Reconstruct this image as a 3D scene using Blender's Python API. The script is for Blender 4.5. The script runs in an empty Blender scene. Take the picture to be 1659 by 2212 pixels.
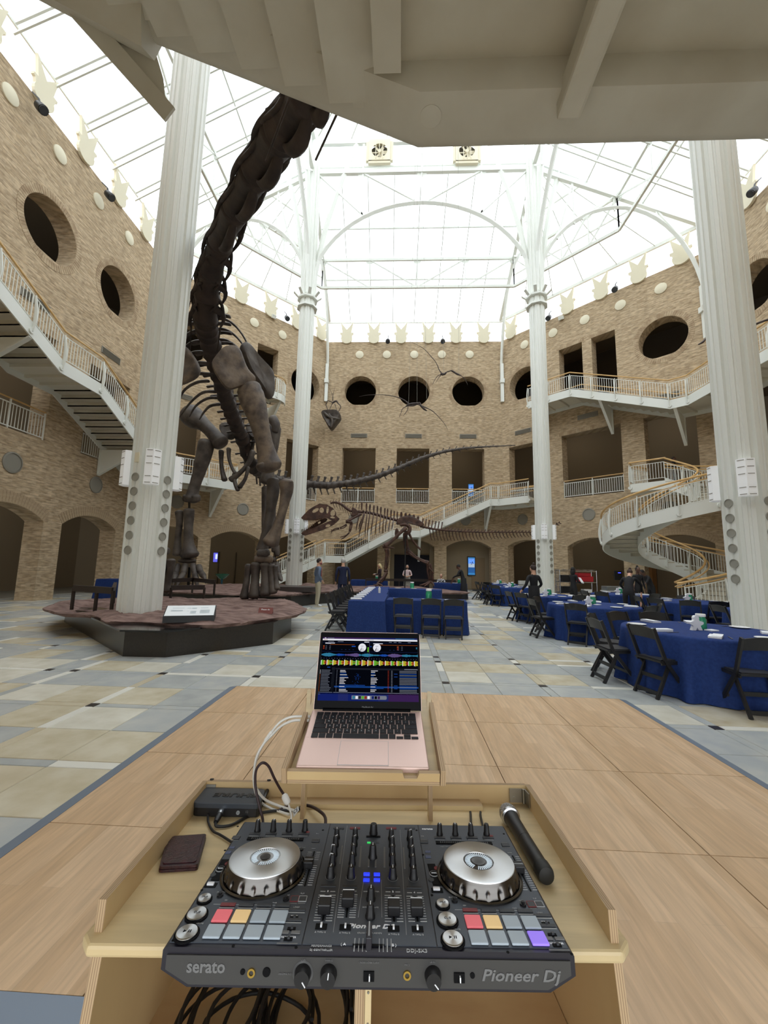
import bpy, bmesh, math, random
from math import sin, cos, pi, radians, sqrt, atan2
from mathutils import Vector, Matrix, Quaternion
from mathutils.geometry import tessellate_polygon
random.seed(7)
V = Vector
SC = bpy.context.scene
COL = SC.collection
# ---------------------------------------------------------------- camera
FPX, CXP, CYP, EYE = 880.0, 829.5, 1106.0, 1.53      # focal length in pixels of the 1659 x 2212 frame, eye height
_Y = V((37.1, 117.5, FPX)).normalized()
_h = V((1, .0205, 0)); _X = (_h - _h.dot(_Y) * _Y).normalized(); _Z = _X.cross(_Y)
CR = Matrix((_X, _Y, _Z))                            # camera axes (right, down, forward) -> world
cd = bpy.data.cameras.new('camera'); cam = bpy.data.objects.new('camera', cd); COL.objects.link(cam)
cd.sensor_fit = 'HORIZONTAL'; cd.sensor_width = 36; cd.lens = FPX / 1659 * 36
cd.clip_start = .05; cd.clip_end = 300
_r, _u, _b = CR @ V((1, 0, 0)), CR @ V((0, -1, 0)), CR @ V((0, 0, -1))
cam.matrix_world = Matrix(((_r.x, _u.x, _b.x, 0), (_r.y, _u.y, _b.y, 0), (_r.z, _u.z, _b.z, EYE), (0, 0, 0, 1)))
SC.camera = cam
# ---------------------------------------------------------------- light
SC.view_settings.view_transform = 'Standard'; SC.view_settings.look = 'None'
SC.view_settings.gamma = 1; SC.view_settings.use_curve_mapping = False
SC.view_settings.exposure = 0.0
SC.cycles.use_denoising = True
SC.cycles.max_bounces = 9; SC.cycles.diffuse_bounces = 6; SC.cycles.glossy_bounces = 3; SC.cycles.transparent_max_bounces = 12
SC.cycles.sample_clamp_indirect = 6.0
SC.cycles.caustics_reflective = False; SC.cycles.caustics_refractive = False
wd = bpy.data.worlds.new('overcast_sky'); SC.world = wd; wd.use_nodes = True
_bg = wd.node_tree.nodes['Background']; _bg.inputs[0].default_value = (.93, .97, 1, 1); _bg.inputs[1].default_value = 3.0
def lamp(name, kind, loc, power, color=(1, .85, .65), size=.3, rot=None):
    d = bpy.data.lights.new(name, kind); d.energy = power; d.color = color
    if kind == 'AREA': d.size = size
    else: d.shadow_soft_size = size
    o = bpy.data.objects.new(name, d); o.location = loc
    if rot: o.rotation_euler = rot
    COL.objects.link(o); return o
# ---------------------------------------------------------------- picture geometry: rays of the camera met with real planes
def ray(x, y): return CR @ V(((x - CXP) / FPX, (y - CYP) / FPX, 1))
E0 = V((0, 0, EYE))
def F(x, y, z=0.):
    d = ray(x, y); return E0 + d * ((z - EYE) / d.z)
def W(x, y, Y):
    d = ray(x, y); return E0 + d * (Y / d.y)
def srgb(r, g, b):
    f = lambda c: (c / 255 / 12.92 if c <= 10 else ((c / 255 + .055) / 1.055) ** 2.4)
    return (f(r), f(g), f(b), 1)
# ---------------------------------------------------------------- materials
def nt(m): m.use_nodes = True; return m.node_tree, m.node_tree.nodes, m.node_tree.links
def mat(name, col, rough=.5, metal=0, col2=None, scale=8, detail=4, bump=0, bscale=None, stretch=None, spec=.5, coord='Object', emit=0, ecol=None, trans=0, contrast=(.35, .65), sheen=0, coat=0):
    m = bpy.data.materials.new(name); t, n, l = nt(m); b = n['Principled BSDF']
    b.inputs['Base Color'].default_value = col; b.inputs['Roughness'].default_value = rough; b.inputs['Metallic'].default_value = metal
    b.inputs['Specular IOR Level'].default_value = spec
    if coat: b.inputs['Coat Weight'].default_value = coat
    if emit: b.inputs['Emission Color'].default_value = ecol or col; b.inputs['Emission Strength'].default_value = emit
    if trans: b.inputs['Transmission Weight'].default_value = trans
    m.diffuse_color = col
    if col2 or bump:
        tc = n.new('ShaderNodeTexCoord'); mp = n.new('ShaderNodeMapping'); l.new(tc.outputs[coord], mp.inputs[0])
        if stretch: mp.inputs['Scale'].default_value = stretch
        nz = n.new('ShaderNodeTexNoise'); nz.inputs['Scale'].default_value = scale; nz.inputs['Detail'].default_value = detail
        l.new(mp.outputs[0], nz.inputs[0])
        if col2:
            mr = n.new('ShaderNodeMapRange'); mr.inputs[1].default_value, mr.inputs[2].default_value = contrast
            mx = n.new('ShaderNodeMix'); mx.data_type = 'RGBA'; mx.inputs[6].default_value = col; mx.inputs[7].default_value = col2
            l.new(nz.outputs[0], mr.inputs[0]); l.new(mr.outputs[0], mx.inputs[0]); l.new(mx.outputs[2], b.inputs['Base Color'])
        if bump:
            nb = nz
            if bscale:
                nb = n.new('ShaderNodeTexNoise'); nb.inputs['Scale'].default_value = bscale; nb.inputs['Detail'].default_value = 5; l.new(mp.outputs[0], nb.inputs[0])
            bp = n.new('ShaderNodeBump'); bp.inputs['Strength'].default_value = bump; bp.inputs['Distance'].default_value = .02
            l.new(nb.outputs[0], bp.inputs['Height']); l.new(bp.outputs[0], b.inputs['Normal'])
    return m
def brick_mat(name, c1, c2, mortar, bw=.36, rh=.085, rough=.85):
    m = bpy.data.materials.new(name); t, n, l = nt(m); b = n['Principled BSDF']; b.inputs['Roughness'].default_value = rough
    b.inputs['Specular IOR Level'].default_value = .25
    tc = n.new('ShaderNodeTexCoord'); sp = n.new('ShaderNodeSeparateXYZ'); l.new(tc.outputs['Object'], sp.inputs[0])
    ad = n.new('ShaderNodeMath'); l.new(sp.outputs[0], ad.inputs[0]); l.new(sp.outputs[1], ad.inputs[1])
    cb = n.new('ShaderNodeCombineXYZ'); l.new(ad.outputs[0], cb.inputs[0]); l.new(sp.outputs[2], cb.inputs[1])
    br = n.new('ShaderNodeTexBrick'); l.new(cb.outputs[0], br.inputs['Vector'])
    br.inputs['Color1'].default_value = c1; br.inputs['Color2'].default_value = c2; br.inputs['Mortar'].default_value = mortar
    br.inputs['Scale'].default_value = 1; br.inputs['Mortar Size'].default_value = .008; br.inputs['Brick Width'].default_value = bw; br.inputs['Row Height'].default_value = rh
    br.inputs['Mortar Smooth'].default_value = .3
    mp2 = n.new('ShaderNodeMapping'); mp2.inputs['Scale'].default_value = (2.2, 11, 1); l.new(cb.outputs[0], mp2.inputs[0])
    nz = n.new('ShaderNodeTexNoise'); nz.inputs['Scale'].default_value = 1.6; nz.inputs['Detail'].default_value = 3; l.new(mp2.outputs[0], nz.inputs[0])
    rp = n.new('ShaderNodeValToRGB'); e = rp.color_ramp.elements
    e[0].position = .3; e[0].color = (.62, .6, .58, 1); e[1].position = .72; e[1].color = (1.32, 1.3, 1.26, 1)
    x = rp.color_ramp.elements.new(.5); x.color = (1, 1, 1, 1)
    l.new(nz.outputs[0], rp.inputs[0])
    nz2 = n.new('ShaderNodeTexNoise'); nz2.inputs['Scale'].default_value = .35; l.new(cb.outputs[0], nz2.inputs[0])
    mr = n.new('ShaderNodeMapRange'); mr.inputs[3].default_value = .88; mr.inputs[4].default_value = 1.1; l.new(nz2.outputs[0], mr.inputs[0])
    mx = n.new('ShaderNodeMix'); mx.data_type = 'RGBA'; mx.blend_type = 'MULTIPLY'; mx.inputs[0].default_value = 1
    l.new(br.outputs[0], mx.inputs[6]); l.new(rp.outputs[0], mx.inputs[7])
    mx2 = n.new('ShaderNodeMix'); mx2.data_type = 'RGBA'; mx2.blend_type = 'MULTIPLY'; mx2.inputs[0].default_value = 1
    l.new(mx.outputs[2], mx2.inputs[6]); l.new(mr.outputs[0], mx2.inputs[7]); l.new(mx2.outputs[2], b.inputs['Base Color'])
    bp = n.new('ShaderNodeBump'); bp.inputs['Strength'].default_value = .5; bp.inputs['Distance'].default_value = .01; bp.invert = True
    l.new(br.outputs['Fac'], bp.inputs['Height']); l.new(bp.outputs[0], b.inputs['Normal'])
    return m
def wood_mat(name, c1, c2, axis=1, plank=.1, length=.9, rough=.4, coord='Object', grain=60, seam=None, coat=0):
    """boards running along AXIS (0 x, 1 y): tone per board and per length, fine grain"""
    m = bpy.data.materials.new(name); t, n, l = nt(m); b = n['Principled BSDF']; b.inputs['Roughness'].default_value = rough
    if coat: b.inputs['Coat Weight'].default_value = coat
    tc = n.new('ShaderNodeTexCoord'); sp = n.new('ShaderNodeSeparateXYZ'); l.new(tc.outputs[coord], sp.inputs[0])
    cb = n.new('ShaderNodeCombineXYZ'); l.new(sp.outputs[axis], cb.inputs[0]); l.new(sp.outputs[1 - axis], cb.inputs[1])
    br = n.new('ShaderNodeTexBrick'); l.new(cb.outputs[0], br.inputs['Vector'])
    br.inputs['Color1'].default_value = c1; br.inputs['Color2'].default_value = c2; br.inputs['Mortar'].default_value = seam or tuple(.75 * c for c in c1[:3]) + (1,)
    br.inputs['Scale'].default_value = 1; br.inputs['Mortar Size'].default_value = .0007 if plank else 0; br.inputs['Brick Width'].default_value = length; br.inputs['Row Height'].default_value = plank or 10
    br.offset = .37; br.offset_frequency = 2
    mp = n.new('ShaderNodeMapping'); mp.inputs['Scale'].default_value = (3, grain, 3); l.new(cb.outputs[0], mp.inputs[0])
    nz = n.new('ShaderNodeTexNoise'); nz.inputs['Scale'].default_value = 1; nz.inputs['Detail'].default_value = 6; nz.inputs['Distortion'].default_value = .6; l.new(mp.outputs[0], nz.inputs[0])
    mr = n.new('ShaderNodeMapRange'); mr.inputs[1].default_value = .25; mr.inputs[2].default_value = .75; mr.inputs[3].default_value = .8; mr.inputs[4].default_value = 1.15; l.new(nz.outputs[0], mr.inputs[0])
    mx = n.new('ShaderNodeMix'); mx.data_type = 'RGBA'; mx.blend_type = 'MULTIPLY'; mx.inputs[0].default_value = 1
    l.new(br.outputs[0], mx.inputs[6]); l.new(mr.outputs[0], mx.inputs[7]); l.new(mx.outputs[2], b.inputs['Base Color'])
    return m
M = {}
M['brick'] = brick_mat('tan_brick', srgb(192, 172, 144), srgb(168, 147, 119), srgb(176, 158, 132))
M['vouss'] = mat('tan_brick_end', srgb(186, 166, 138), .85, col2=srgb(156, 134, 108), scale=3, contrast=(.4, .6), spec=.25)
M['white'] = mat('white_steel_paint', srgb(226, 228, 222), .38, spec=.5)
M['cream'] = mat('cream_plaster', srgb(222, 214, 190), .7)
M['beige'] = mat('beige_soffit_paint', srgb(206, 202, 188), .6, col2=srgb(196, 190, 174), scale=1.5)
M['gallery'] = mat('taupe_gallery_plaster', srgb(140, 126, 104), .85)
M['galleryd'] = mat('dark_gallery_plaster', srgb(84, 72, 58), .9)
M['gfloor'] = mat('gallery_carpet', srgb(88, 70, 52), .95)
M['hand'] = mat('tan_handrail_maple', srgb(214, 176, 118), .4, col2=srgb(198, 158, 100), scale=3, stretch=(1, 1, 6))
M['vent'] = mat('grey_vent_paint', srgb(138, 134, 124), .6)
M['ventd'] = mat('dark_vent_mesh', srgb(96, 92, 84), .7)
M['black'] = mat('black_paint', srgb(26, 26, 27), .45)
M['blackpl'] = mat('black_resin', srgb(28, 28, 30), .42)
M['stoneblk'] = mat('black_granite', srgb(38, 34, 30), .28, col2=srgb(46, 41, 36), scale=40)
M['screen_blue'] = mat('lit_sign_blue', srgb(50, 120, 190), .4, emit=.8)
def glass_mat(name, tint=(1, 1, 1, 1), gl=.06, rough=.05):
    m = bpy.data.materials.new(name); t, n, l = nt(m); n.remove(n['Principled BSDF']); o = n['Material Output']
    a = n.new('ShaderNodeBsdfTransparent'); a.inputs[0].default_value = tint; g = n.new('ShaderNodeBsdfGlossy'); g.inputs['Roughness'].default_value = rough
    x = n.new('ShaderNodeMixShader'); x.inputs[0].default_value = gl; l.new(a.outputs[0], x.inputs[1]); l.new(g.outputs[0], x.inputs[2]); l.new(x.outputs[0], o.inputs[0])
    return m
M['pane'] = glass_mat('clear_skylight_glass', (.97, .99, 1, 1))
M['frost'] = glass_mat('film_wrap', (.8, .82, .85, 1), .25, .2)
# ---------------------------------------------------------------- mesh helpers
LOC = {}
def rotz(a): return Matrix.Rotation(a, 3, 'Z')
class MB:
    def __init__(s): s.v = []; s.f = []; s.mi = []; s.m = 0
    def add(s, vs, fs, mi=None):
        b = len(s.v); s.v += [tuple(x) for x in vs]; s.f += [tuple(b + i for i in q) for q in fs]; s.mi += [s.m if mi is None else mi] * len(fs); return s
    def box(s, c, d, R=None, mi=None):
        c = V(c); h = V(d) / 2
        P = [V((x * h.x, y * h.y, z * h.z)) for z in (-1, 1) for y in (-1, 1) for x in (-1, 1)]
        if R is not None: P = [R @ p for p in P]
        return s.add([c + p for p in P], [(0, 2, 3, 1), (4, 5, 7, 6), (0, 1, 5, 4), (2, 6, 7, 3), (0, 4, 6, 2), (1, 3, 7, 5)], mi)
    def beam(s, a, b, w, h, up=(0, 0, 1), mi=None, w2=None, h2=None):
        a, b = V(a), V(b); d = (b - a)
        if d.length < 1e-6: return s
        d.normalize(); up = V(up)
        x = d.cross(up)
        if x.length < 1e-4: x = d.cross(V((1, 0, 0)))
        x.normalize(); z = x.cross(d)
        P = []
        for p, ww, hh in ((a, w, h), (b, w2 or w, h2 or h)):
            for i, j in ((-1, -1), (1, -1), (1, 1), (-1, 1)): P.append(p + x * (i * ww / 2) + z * (j * hh / 2))
        return s.add(P, [(0, 1, 2, 3), (7, 6, 5, 4), (0, 4, 5, 1), (1, 5, 6, 2), (2, 6, 7, 3), (3, 7, 4, 0)], mi)
    def tube(s, pts, rad, n=8, closed=False, cap=True, mi=None, up=None, asp=1.0, wob=0, seed=0):
        """rings along pts; rad a number or one per point; asp squashes the ring along its second axis"""
        pts = [V(p) for p in pts]; k = len(pts)
        rad = [rad] * k if isinstance(rad, (int, float)) else list(rad)
        asp = [asp] * k if isinstance(asp, (int, float)) else list(asp)
        T = []
        for i in range(k):
            a = pts[(i - 1) % k] if closed or i else pts[0]; b = pts[(i + 1) % k] if closed or i < k - 1 else pts[-1]
            T.append((b - a).normalized())
        u = V(up) if up is not None else (V((0, 0, 1)) if abs(T[0].z) < .9 else V((1, 0, 0)))
        u = (u - T[0] * u.dot(T[0])).normalized(); vs = []; rnd = random.Random(seed)
        for i in range(k):
            u = (u - T[i] * u.dot(T[i]))
            u = u.normalized() if u.length > 1e-6 else T[i].orthogonal().normalized()
            w = T[i].cross(u)
            for j in range(n):
                a = 2 * pi * j / n; q = 1 + wob * (rnd.random() - .5)
                vs.append(pts[i] + (u * cos(a) * asp[i] + w * sin(a)) * rad[i] * q)
        fs = []
        for i in range(k if closed else k - 1):
            for j in range(n):
                p, q = i * n, ((i + 1) % k) * n; fs.append((p + j, p + (j + 1) % n, q + (j + 1) % n, q + j))
        if cap and not closed:
            fs.append(tuple(range(n - 1, -1, -1))); fs.append(tuple((k - 1) * n + j for j in range(n)))
        return s.add(vs, fs, mi)
    def lathe(s, prof, n=24, c=(0, 0, 0), R=None, mi=None, fn=None):
        vs = []; c = V(c)
        for r, z in prof:
            for j in range(n):
                a = 2 * pi * j / n; rr = r if fn is None else fn(r, z, a)
                p = V((rr * cos(a), rr * sin(a), z)); vs.append(c + (R @ p if R is not None else p))
        fs = []
        for i in range(len(prof) - 1):
            for j in range(n): fs.append((i * n + j, i * n + (j + 1) % n, (i + 1) * n + (j + 1) % n, (i + 1) * n + j))
        if prof[0][0] > 1e-6: fs.append(tuple(range(n - 1, -1, -1)))
        if prof[-1][0] > 1e-6: fs.append(tuple((len(prof) - 1) * n + j for j in range(n)))
        return s.add(vs, fs, mi)
    def cyl(s, a, b, r, n=12, r2=None, mi=None): return s.tube([a, b], [r, r if r2 is None else r2], n, mi=mi)
    def ell(s, c, r, n=12, k=8, R=None, mi=None):
        return s.lathe([(max(1e-4, sin(pi * i / k)), -cos(pi * i / k)) for i in range(k + 1)], n, c, (R or Matrix.Identity(3)) @ Matrix.Diagonal(V(r)), mi)
    def prism(s, poly, z0, z1, T=None, mi=None):
        """polygon in x,y raised from z0 to z1; T maps the points"""
        k = len(poly); P = [V((p[0], p[1], z)) for z in (z0, z1) for p in poly]
        if T is not None: P = [T @ p for p in P]
        tri = tessellate_polygon([[V((p[0], p[1], 0)) for p in poly]])
        ar = sum(poly[i][0] * poly[(i + 1) % k][1] - poly[(i + 1) % k][0] * poly[i][1] for i in range(k))
        fs = []
        for t in tri:
            a, b, c = (poly[i] for i in t); o = (b[0] - a[0]) * (c[1] - a[1]) - (b[1] - a[1]) * (c[0] - a[0])
            t = tuple(t) if o > 0 else tuple(reversed(t))
            fs.append(tuple(reversed(t))); fs.append(tuple(k + i for i in t))
        for i in range(k):
            j = (i + 1) % k; fs.append((i, j, k + j, k + i) if ar > 0 else (j, i, k + i, k + j))
        return s.add(P, fs, mi)
    def mesh(s, name, mats, smooth=False, angle=None, origin=None):
        me = bpy.data.meshes.new(name)
        o = origin if origin is not None else V((0, 0, 0))
        me.from_pydata([(a - o.x, b - o.y, c - o.z) for a, b, c in s.v], [], s.f)
        for m in (mats if isinstance(mats, (list, tuple)) else [mats]): me.materials.append(m)
        if any(s.mi): me.polygons.foreach_set('material_index', s.mi)
        if smooth:
            me.polygons.foreach_set('use_smooth', [True] * len(me.polygons))
            me.set_sharp_from_angle(angle=radians(angle or 40))
        me.update(); return me
    def build(s, name, mats, parent=None, smooth=False, angle=None, kind=None, world=True, label=None, bevel=0, seg=2):
        org = LOC.get(parent.name, V((0, 0, 0))) if (parent is not None and world) else None
        o = bpy.data.objects.new(name, s.mesh(name, mats, smooth, angle, org)); COL.objects.link(o)
        if parent is not None: o.parent = parent; LOC[o.name] = LOC.get(parent.name, V((0, 0, 0)))
        if kind: o['kind'] = kind
        if label: o['label'] = label
        if bevel:
            b = o.modifiers.new('soft_edges', 'BEVEL'); b.width = bevel; b.segments = seg; b.limit_method = 'ANGLE'; b.angle_limit = radians(40)
        return o
def thing(name, label, cat, loc=(0, 0, 0), rz=0, group=None, kind=None, Mx=None):
    o = bpy.data.objects.new(name, None); COL.objects.link(o); o.empty_display_size = .1
    if Mx is not None: o.matrix_world = Mx
    else: o.location = loc; o.rotation_euler = (0, 0, rz)
    LOC[o.name] = V(loc) if Mx is None else Mx.translation.copy()
    tag(o, label, cat, group, kind); return o
def tag(o, label=None, cat=None, group=None, kind=None):
    if label: o['label'] = label
    if cat: o['category'] = cat
    if group: o['group'] = group
    if kind: o['kind'] = kind
    return o
KIDS = {}
def dup(root, loc=None, rz=None, label=None, group=None, Mx=None):
    r = root.copy(); COL.objects.link(r)
    if Mx is not None: r.matrix_world = Mx
    else:
        if loc is not None: r.location = loc
        if rz is not None: r.rotation_euler = (0, 0, rz)
    tag(r, label, None, group)
    for ch in root.children:
        c = ch.copy(); COL.objects.link(c); c.parent = r
        for g in ch.children:
            d = g.copy(); COL.objects.link(d); d.parent = c
    LOC[r.name] = V(r.location); return r
def struct(name, kind='structure'):
    o = bpy.data.objects.new(name, None); COL.objects.link(o); o['kind'] = kind; LOC[o.name] = V((0, 0, 0)); return o
# ================================================================= the hall: eight brick facets round an octagon
FAC = {'left': ((-13.5, 7.9), (-13.5, 20.7)), 'back_left': ((-13.5, 20.7), (-5.7, 28.5)), 'back': ((-5.7, 28.5), (7.1, 28.5)),
       'back_right': ((7.1, 28.5), (15.55, 20.05)), 'right': ((15.55, 20.05), (15.55, 7.9)),
       'front_right': ((15.55, 7.9), (8.6, -1.4)), 'front': ((8.6, -1.4), (-7.2, -1.4)), 'front_left': ((-7.2, -1.4), (-13.5, 7.9))}
def fmat(k):
    a, b = V(FAC[k][0] + (0,)), V(FAC[k][1] + (0,)); u = (b - a).normalized(); o = V((-u.y, u.x, 0))
    return Matrix(((u.x, o.x, 0, a.x), (u.y, o.y, 0, a.y), (0, 0, 1, 0), (0, 0, 0, 1))), (b - a).length
FM = {k: fmat(k) for k in FAC}
def FP(k, u, z, out=0.): return FM[k][0] @ V((u, out, z))        # point on a facet, out < 0 is into the hall
TOP = 18.15; L2 = 5.95; L3 = 11.95
ARCHES = {'left': (1.4, 5.3, 9.2), 'back_left': (1.25, 5.02, 9.0), 'back': (2.5, 6.45, 10.35), 'back_right': (1.6, 5.85, 9.9), 'right': (2.2, 6.1, 10.)}
RECTS = {'left': [(3.6, 6.42, L2, 9.95), (8.15, 10.7, L2, 9.95), (9.1, 10.5, 12.0, 13.6)],
         'back_left': [(.4, 2.45, L2, 9.95), (8.0, 10.55, L2, 9.95), (5.55, 7.02, L3, 15.85)],
         'back': [(1.33, 3.74, L2, 9.95), (5.26, 7.6, L2, 9.95), (9.2, 11.5, L2, 9.95)],
         'back_right': [(.5, 2.6, L2, 9.95), (4.21, 7.62, L2, 9.95), (8.77, 11.1, L2, 9.95), (4.24, 5.7, L3, 15.75), (6.26, 7.6, L3, 15.75)],
         'right': [(1.0, 3.4, L2, 9.95), (5., 7.4, L2, 9.95)]}
RECTS['left'].pop()
CIRC = {'left': [(1.75, 14.0), (5.55, 13.95), (9.25, 14.0)], 'back_left': [(1.3, 14.2), (9.25, 14.25)], 'back': [(2.5, 14.28), (6.44, 14.28), (10.4, 14.25)],
        'back_right': [(1.8, 14.3), (9.93, 14.25)], 'right': [(2.6, 14.2), (6.6, 14.2)]}
PLAIN = ('front_right', 'front', 'front_left')
def arch_loop(c, hw=1.53, spring=2.93, rise=.5, z0=0.):
    r = (hw * hw + rise * rise) / (2 * rise); a = math.asin(hw / r); zc = spring + rise - r
    return [(c - hw, z0)] + [(c + r * sin(t), zc + r * cos(t)) for t in [-a + 2 * a * i / 14 for i in range(15)]] + [(c + hw, z0)], r, a, zc
for k in FAC:
    Mx, L = FM[k]; w = MB(); loops = []
    base = [(0, 0)]
    outer = [(0., TOP), (L, TOP), (L, 0.)]
    bot = []
    for c in sorted(ARCHES.get(k, ()), reverse=True):
        lp = [(min(max(x, .25), L - .05), z) for x, z in arch_loop(c)[0]]; bot += lp[::-1]
    outer = outer + bot + [(0., 0.)]
    holes = [[(a, z0), (b, z0), (b, z1), (a, z1)] for a, b, z0, z1 in RECTS.get(k, ())]
    for u, z in CIRC.get(k, ()): holes.append([(u + 1.16 * cos(2 * pi * i / 40), max(z + 1.16 * sin(2 * pi * i / 40), z - 1.06)) for i in range(40)])
    if k == 'front': holes.append([(4.2, .0001), (11.5, .0001), (11.5, 3.6), (4.2, 3.6)])
    allp = [p for lp in [outer] + holes for p in lp]
    tri = tessellate_polygon([[V((p[0], p[1], 0)) for p in lp] for lp in [outer] + holes])
    fs = []
    for t in tri:
        a, b, c = (allp[i] for i in t); o = (b[0] - a[0]) * (c[1] - a[1]) - (b[1] - a[1]) * (c[0] - a[0])
        fs.append(tuple(t) if o > 0 else tuple(reversed(t)))
    w.add([(p[0], 0, p[1]) for p in allp], fs)
    D = .75
    rev = list(holes); i0 = 0
    for c in ARCHES.get(k, ()): rev.append([(min(max(x, .25), L - .05), z) for x, z in arch_loop(c)[0]])
    for lp in rev:
        n = len(lp); opened = lp[0][1] == 0 and lp[-1][1] == 0 and n > 4
        vs = [(p[0], y, p[1]) for y in (0, D) for p in lp]
        w.add(vs, [(i, i + n, (i + 1) % n + n, (i + 1) % n) for i in range(n - 1 if opened else n)])
    w.add([(0, 0, TOP), (L, 0, TOP), (L, D, TOP), (0, D, TOP)], [(0, 1, 2, 3)])
    side = 'wall_' + k
    wo = w.build(side, M['brick'], world=False); wo.matrix_world = Mx; wo['kind'] = 'structure'; LOC[wo.name] = V((0, 0, 0))
    FM[k] = (Mx, L, wo)
# ---- pieces of the walls: voussoirs, soldier courses, plaques, vents
def tap_mesh(w0, w1, h, d):
    m = MB(); m.add([(-w0 / 2, -.012, 0), (w0 / 2, -.012, 0), (w1 / 2, -.012, h), (-w1 / 2, -.012, h), (-w0 / 2, d, 0), (w0 / 2, d, 0), (w1 / 2, d, h), (-w1 / 2, d, h)],
                    [(0, 1, 2, 3), (0, 4, 5, 1), (1, 5, 6, 2), (2, 6, 7, 3), (3, 7, 4, 0)]); return m
VM = tap_mesh(.088, .1, .4, .05).mesh('brick', M['vouss']); VM2 = tap_mesh(.095, .095, .26, .05).mesh('brick', M['vouss']); VM3 = tap_mesh(.085, .105, .27, .05)
def piece(me, name, parent, Mloc):
    o = bpy.data.objects.new(name, me); COL.objects.link(o); o.parent = parent; o.matrix_local = Mloc; return o
def RY(a, x, y, z): return Matrix.Translation((x, y, z)) @ Matrix.Rotation(a, 4, 'Y')
crown = [(-.5, .74), (-.33, .74), (-.46, 1.55), (0, .98), (.46, 1.55), (.33, .74), (.5, .74), (.5, .64), (.43, .6)] + [(.42 * cos(t), .42 * sin(t) * .95 + .28) for t in [.4 - (pi + .8) * i / 14 for i in range(15)]] + [(-.43, .6), (-.5, .64)]
cm = MB(); cm.prism(crown[::-1], -.12, .0, Matrix(((1, 0, 0), (0, 0, 1), (0, 1, 0)))); CROWN = cm.mesh('crown_plaque', M['cream'])
dm = MB(); dm.lathe([(.3, 0), (.3, .05), (.27, .07)], 28, R=Matrix.Rotation(pi / 2, 3, 'X')); DISC = dm.mesh('wall_disc', M['cream'], True)
vm = MB(); vm.lathe([(.37, 0), (.37, .035), (.32, .05), (.32, .02), (.0, .02)], 28, R=Matrix.Rotation(pi / 2, 3, 'X')); VDISC = vm.mesh('round_vent', M['vent'], True)
gm = MB(); gm.box((0, -.01, 0), (1.2, .05, .3)); gm.m = 1
for i in range(5): gm.box((0, -.045, -.11 + i * .055), (1.12, .03, .02), Matrix.Rotation(.5, 3, 'X'))
SLOT = gm.mesh('slot_vent', [M['vent'], M['vent']])
for k in FAC:
    wo, L = FM[k][2], FM[k][1]
    stuff = MB()
    if k in PLAIN: continue
    near = k in ('left', 'back_left', 'back_right', 'back')
    for c in ARCHES[k]:
        lp, r, a, zc = arch_loop(c)
        n = 29
        for i in range(n):
            t = -a + 2 * a * (i + .5) / n; x, z = c + r * sin(t), zc + r * cos(t)
            if .3 < x < L - .2: piece(VM, 'brick', wo, RY(t, x, 0, z))
    for a, b, z0, z1 in RECTS[k]:
        n = int((b - a + .3) / .105)
        for i in range(n):
            x = a - .15 + (i + .5) * (b - a + .3) / n
            stuff.add([p for p in [(x - .045, -.01, z1), (x + .045, -.01, z1), (x + .045, -.01, z1 + .26), (x - .045, -.01, z1 + .26), (x - .045, .02, z1), (x + .045, .02, z1), (x + .045, .02, z1 + .26), (x - .045, .02, z1 + .26)]], [(0, 1, 2, 3), (0, 4, 5, 1), (1, 5, 6, 2), (2, 6, 7, 3), (3, 7, 4, 0)])
    for u, z in CIRC[k]:
        n = 74
        for i in range(n):
            t = 2 * pi * i / n; q = RY(t, u + 1.17 * sin(t), 0, z + 1.17 * cos(t))
            stuff.add([q @ V(p) for p in VM3.v], VM3.f)
    o = stuff.build('brick_courses', M['vouss'], world=False, kind='stuff'); o.parent = wo
    st = {'back': 6.44, 'left': 7.45, 'back_left': 5.2, 'back_right': 5.95, 'right': 6.0}[k]
    for i in range(-5, 6):
        x = st + i * 2.035
        if .6 < x < L - .3: piece(DISC, 'wall_disc', wo, Matrix.Translation((x, 0, 17.12)))
        x = st - 1.0 + i * 2.035
        if .5 < x < L - .3: piece(CROWN, 'crown_plaque', wo, Matrix.Translation((x, -.02, TOP - .06)))
    for c in ARCHES[k]:
        piece(SLOT, 'slot_vent', wo, Matrix.Translation((min(max(c, 1), L - 1), 0, 10.88)))
        if c + 1.9 < L - .5 or k != 'back': piece(VDISC, 'round_vent', wo, Matrix.Translation((c + (.0 if k in ('left', 'right') else .25 if k == 'back_left' else -.2), 0, 4.82)))
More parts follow.
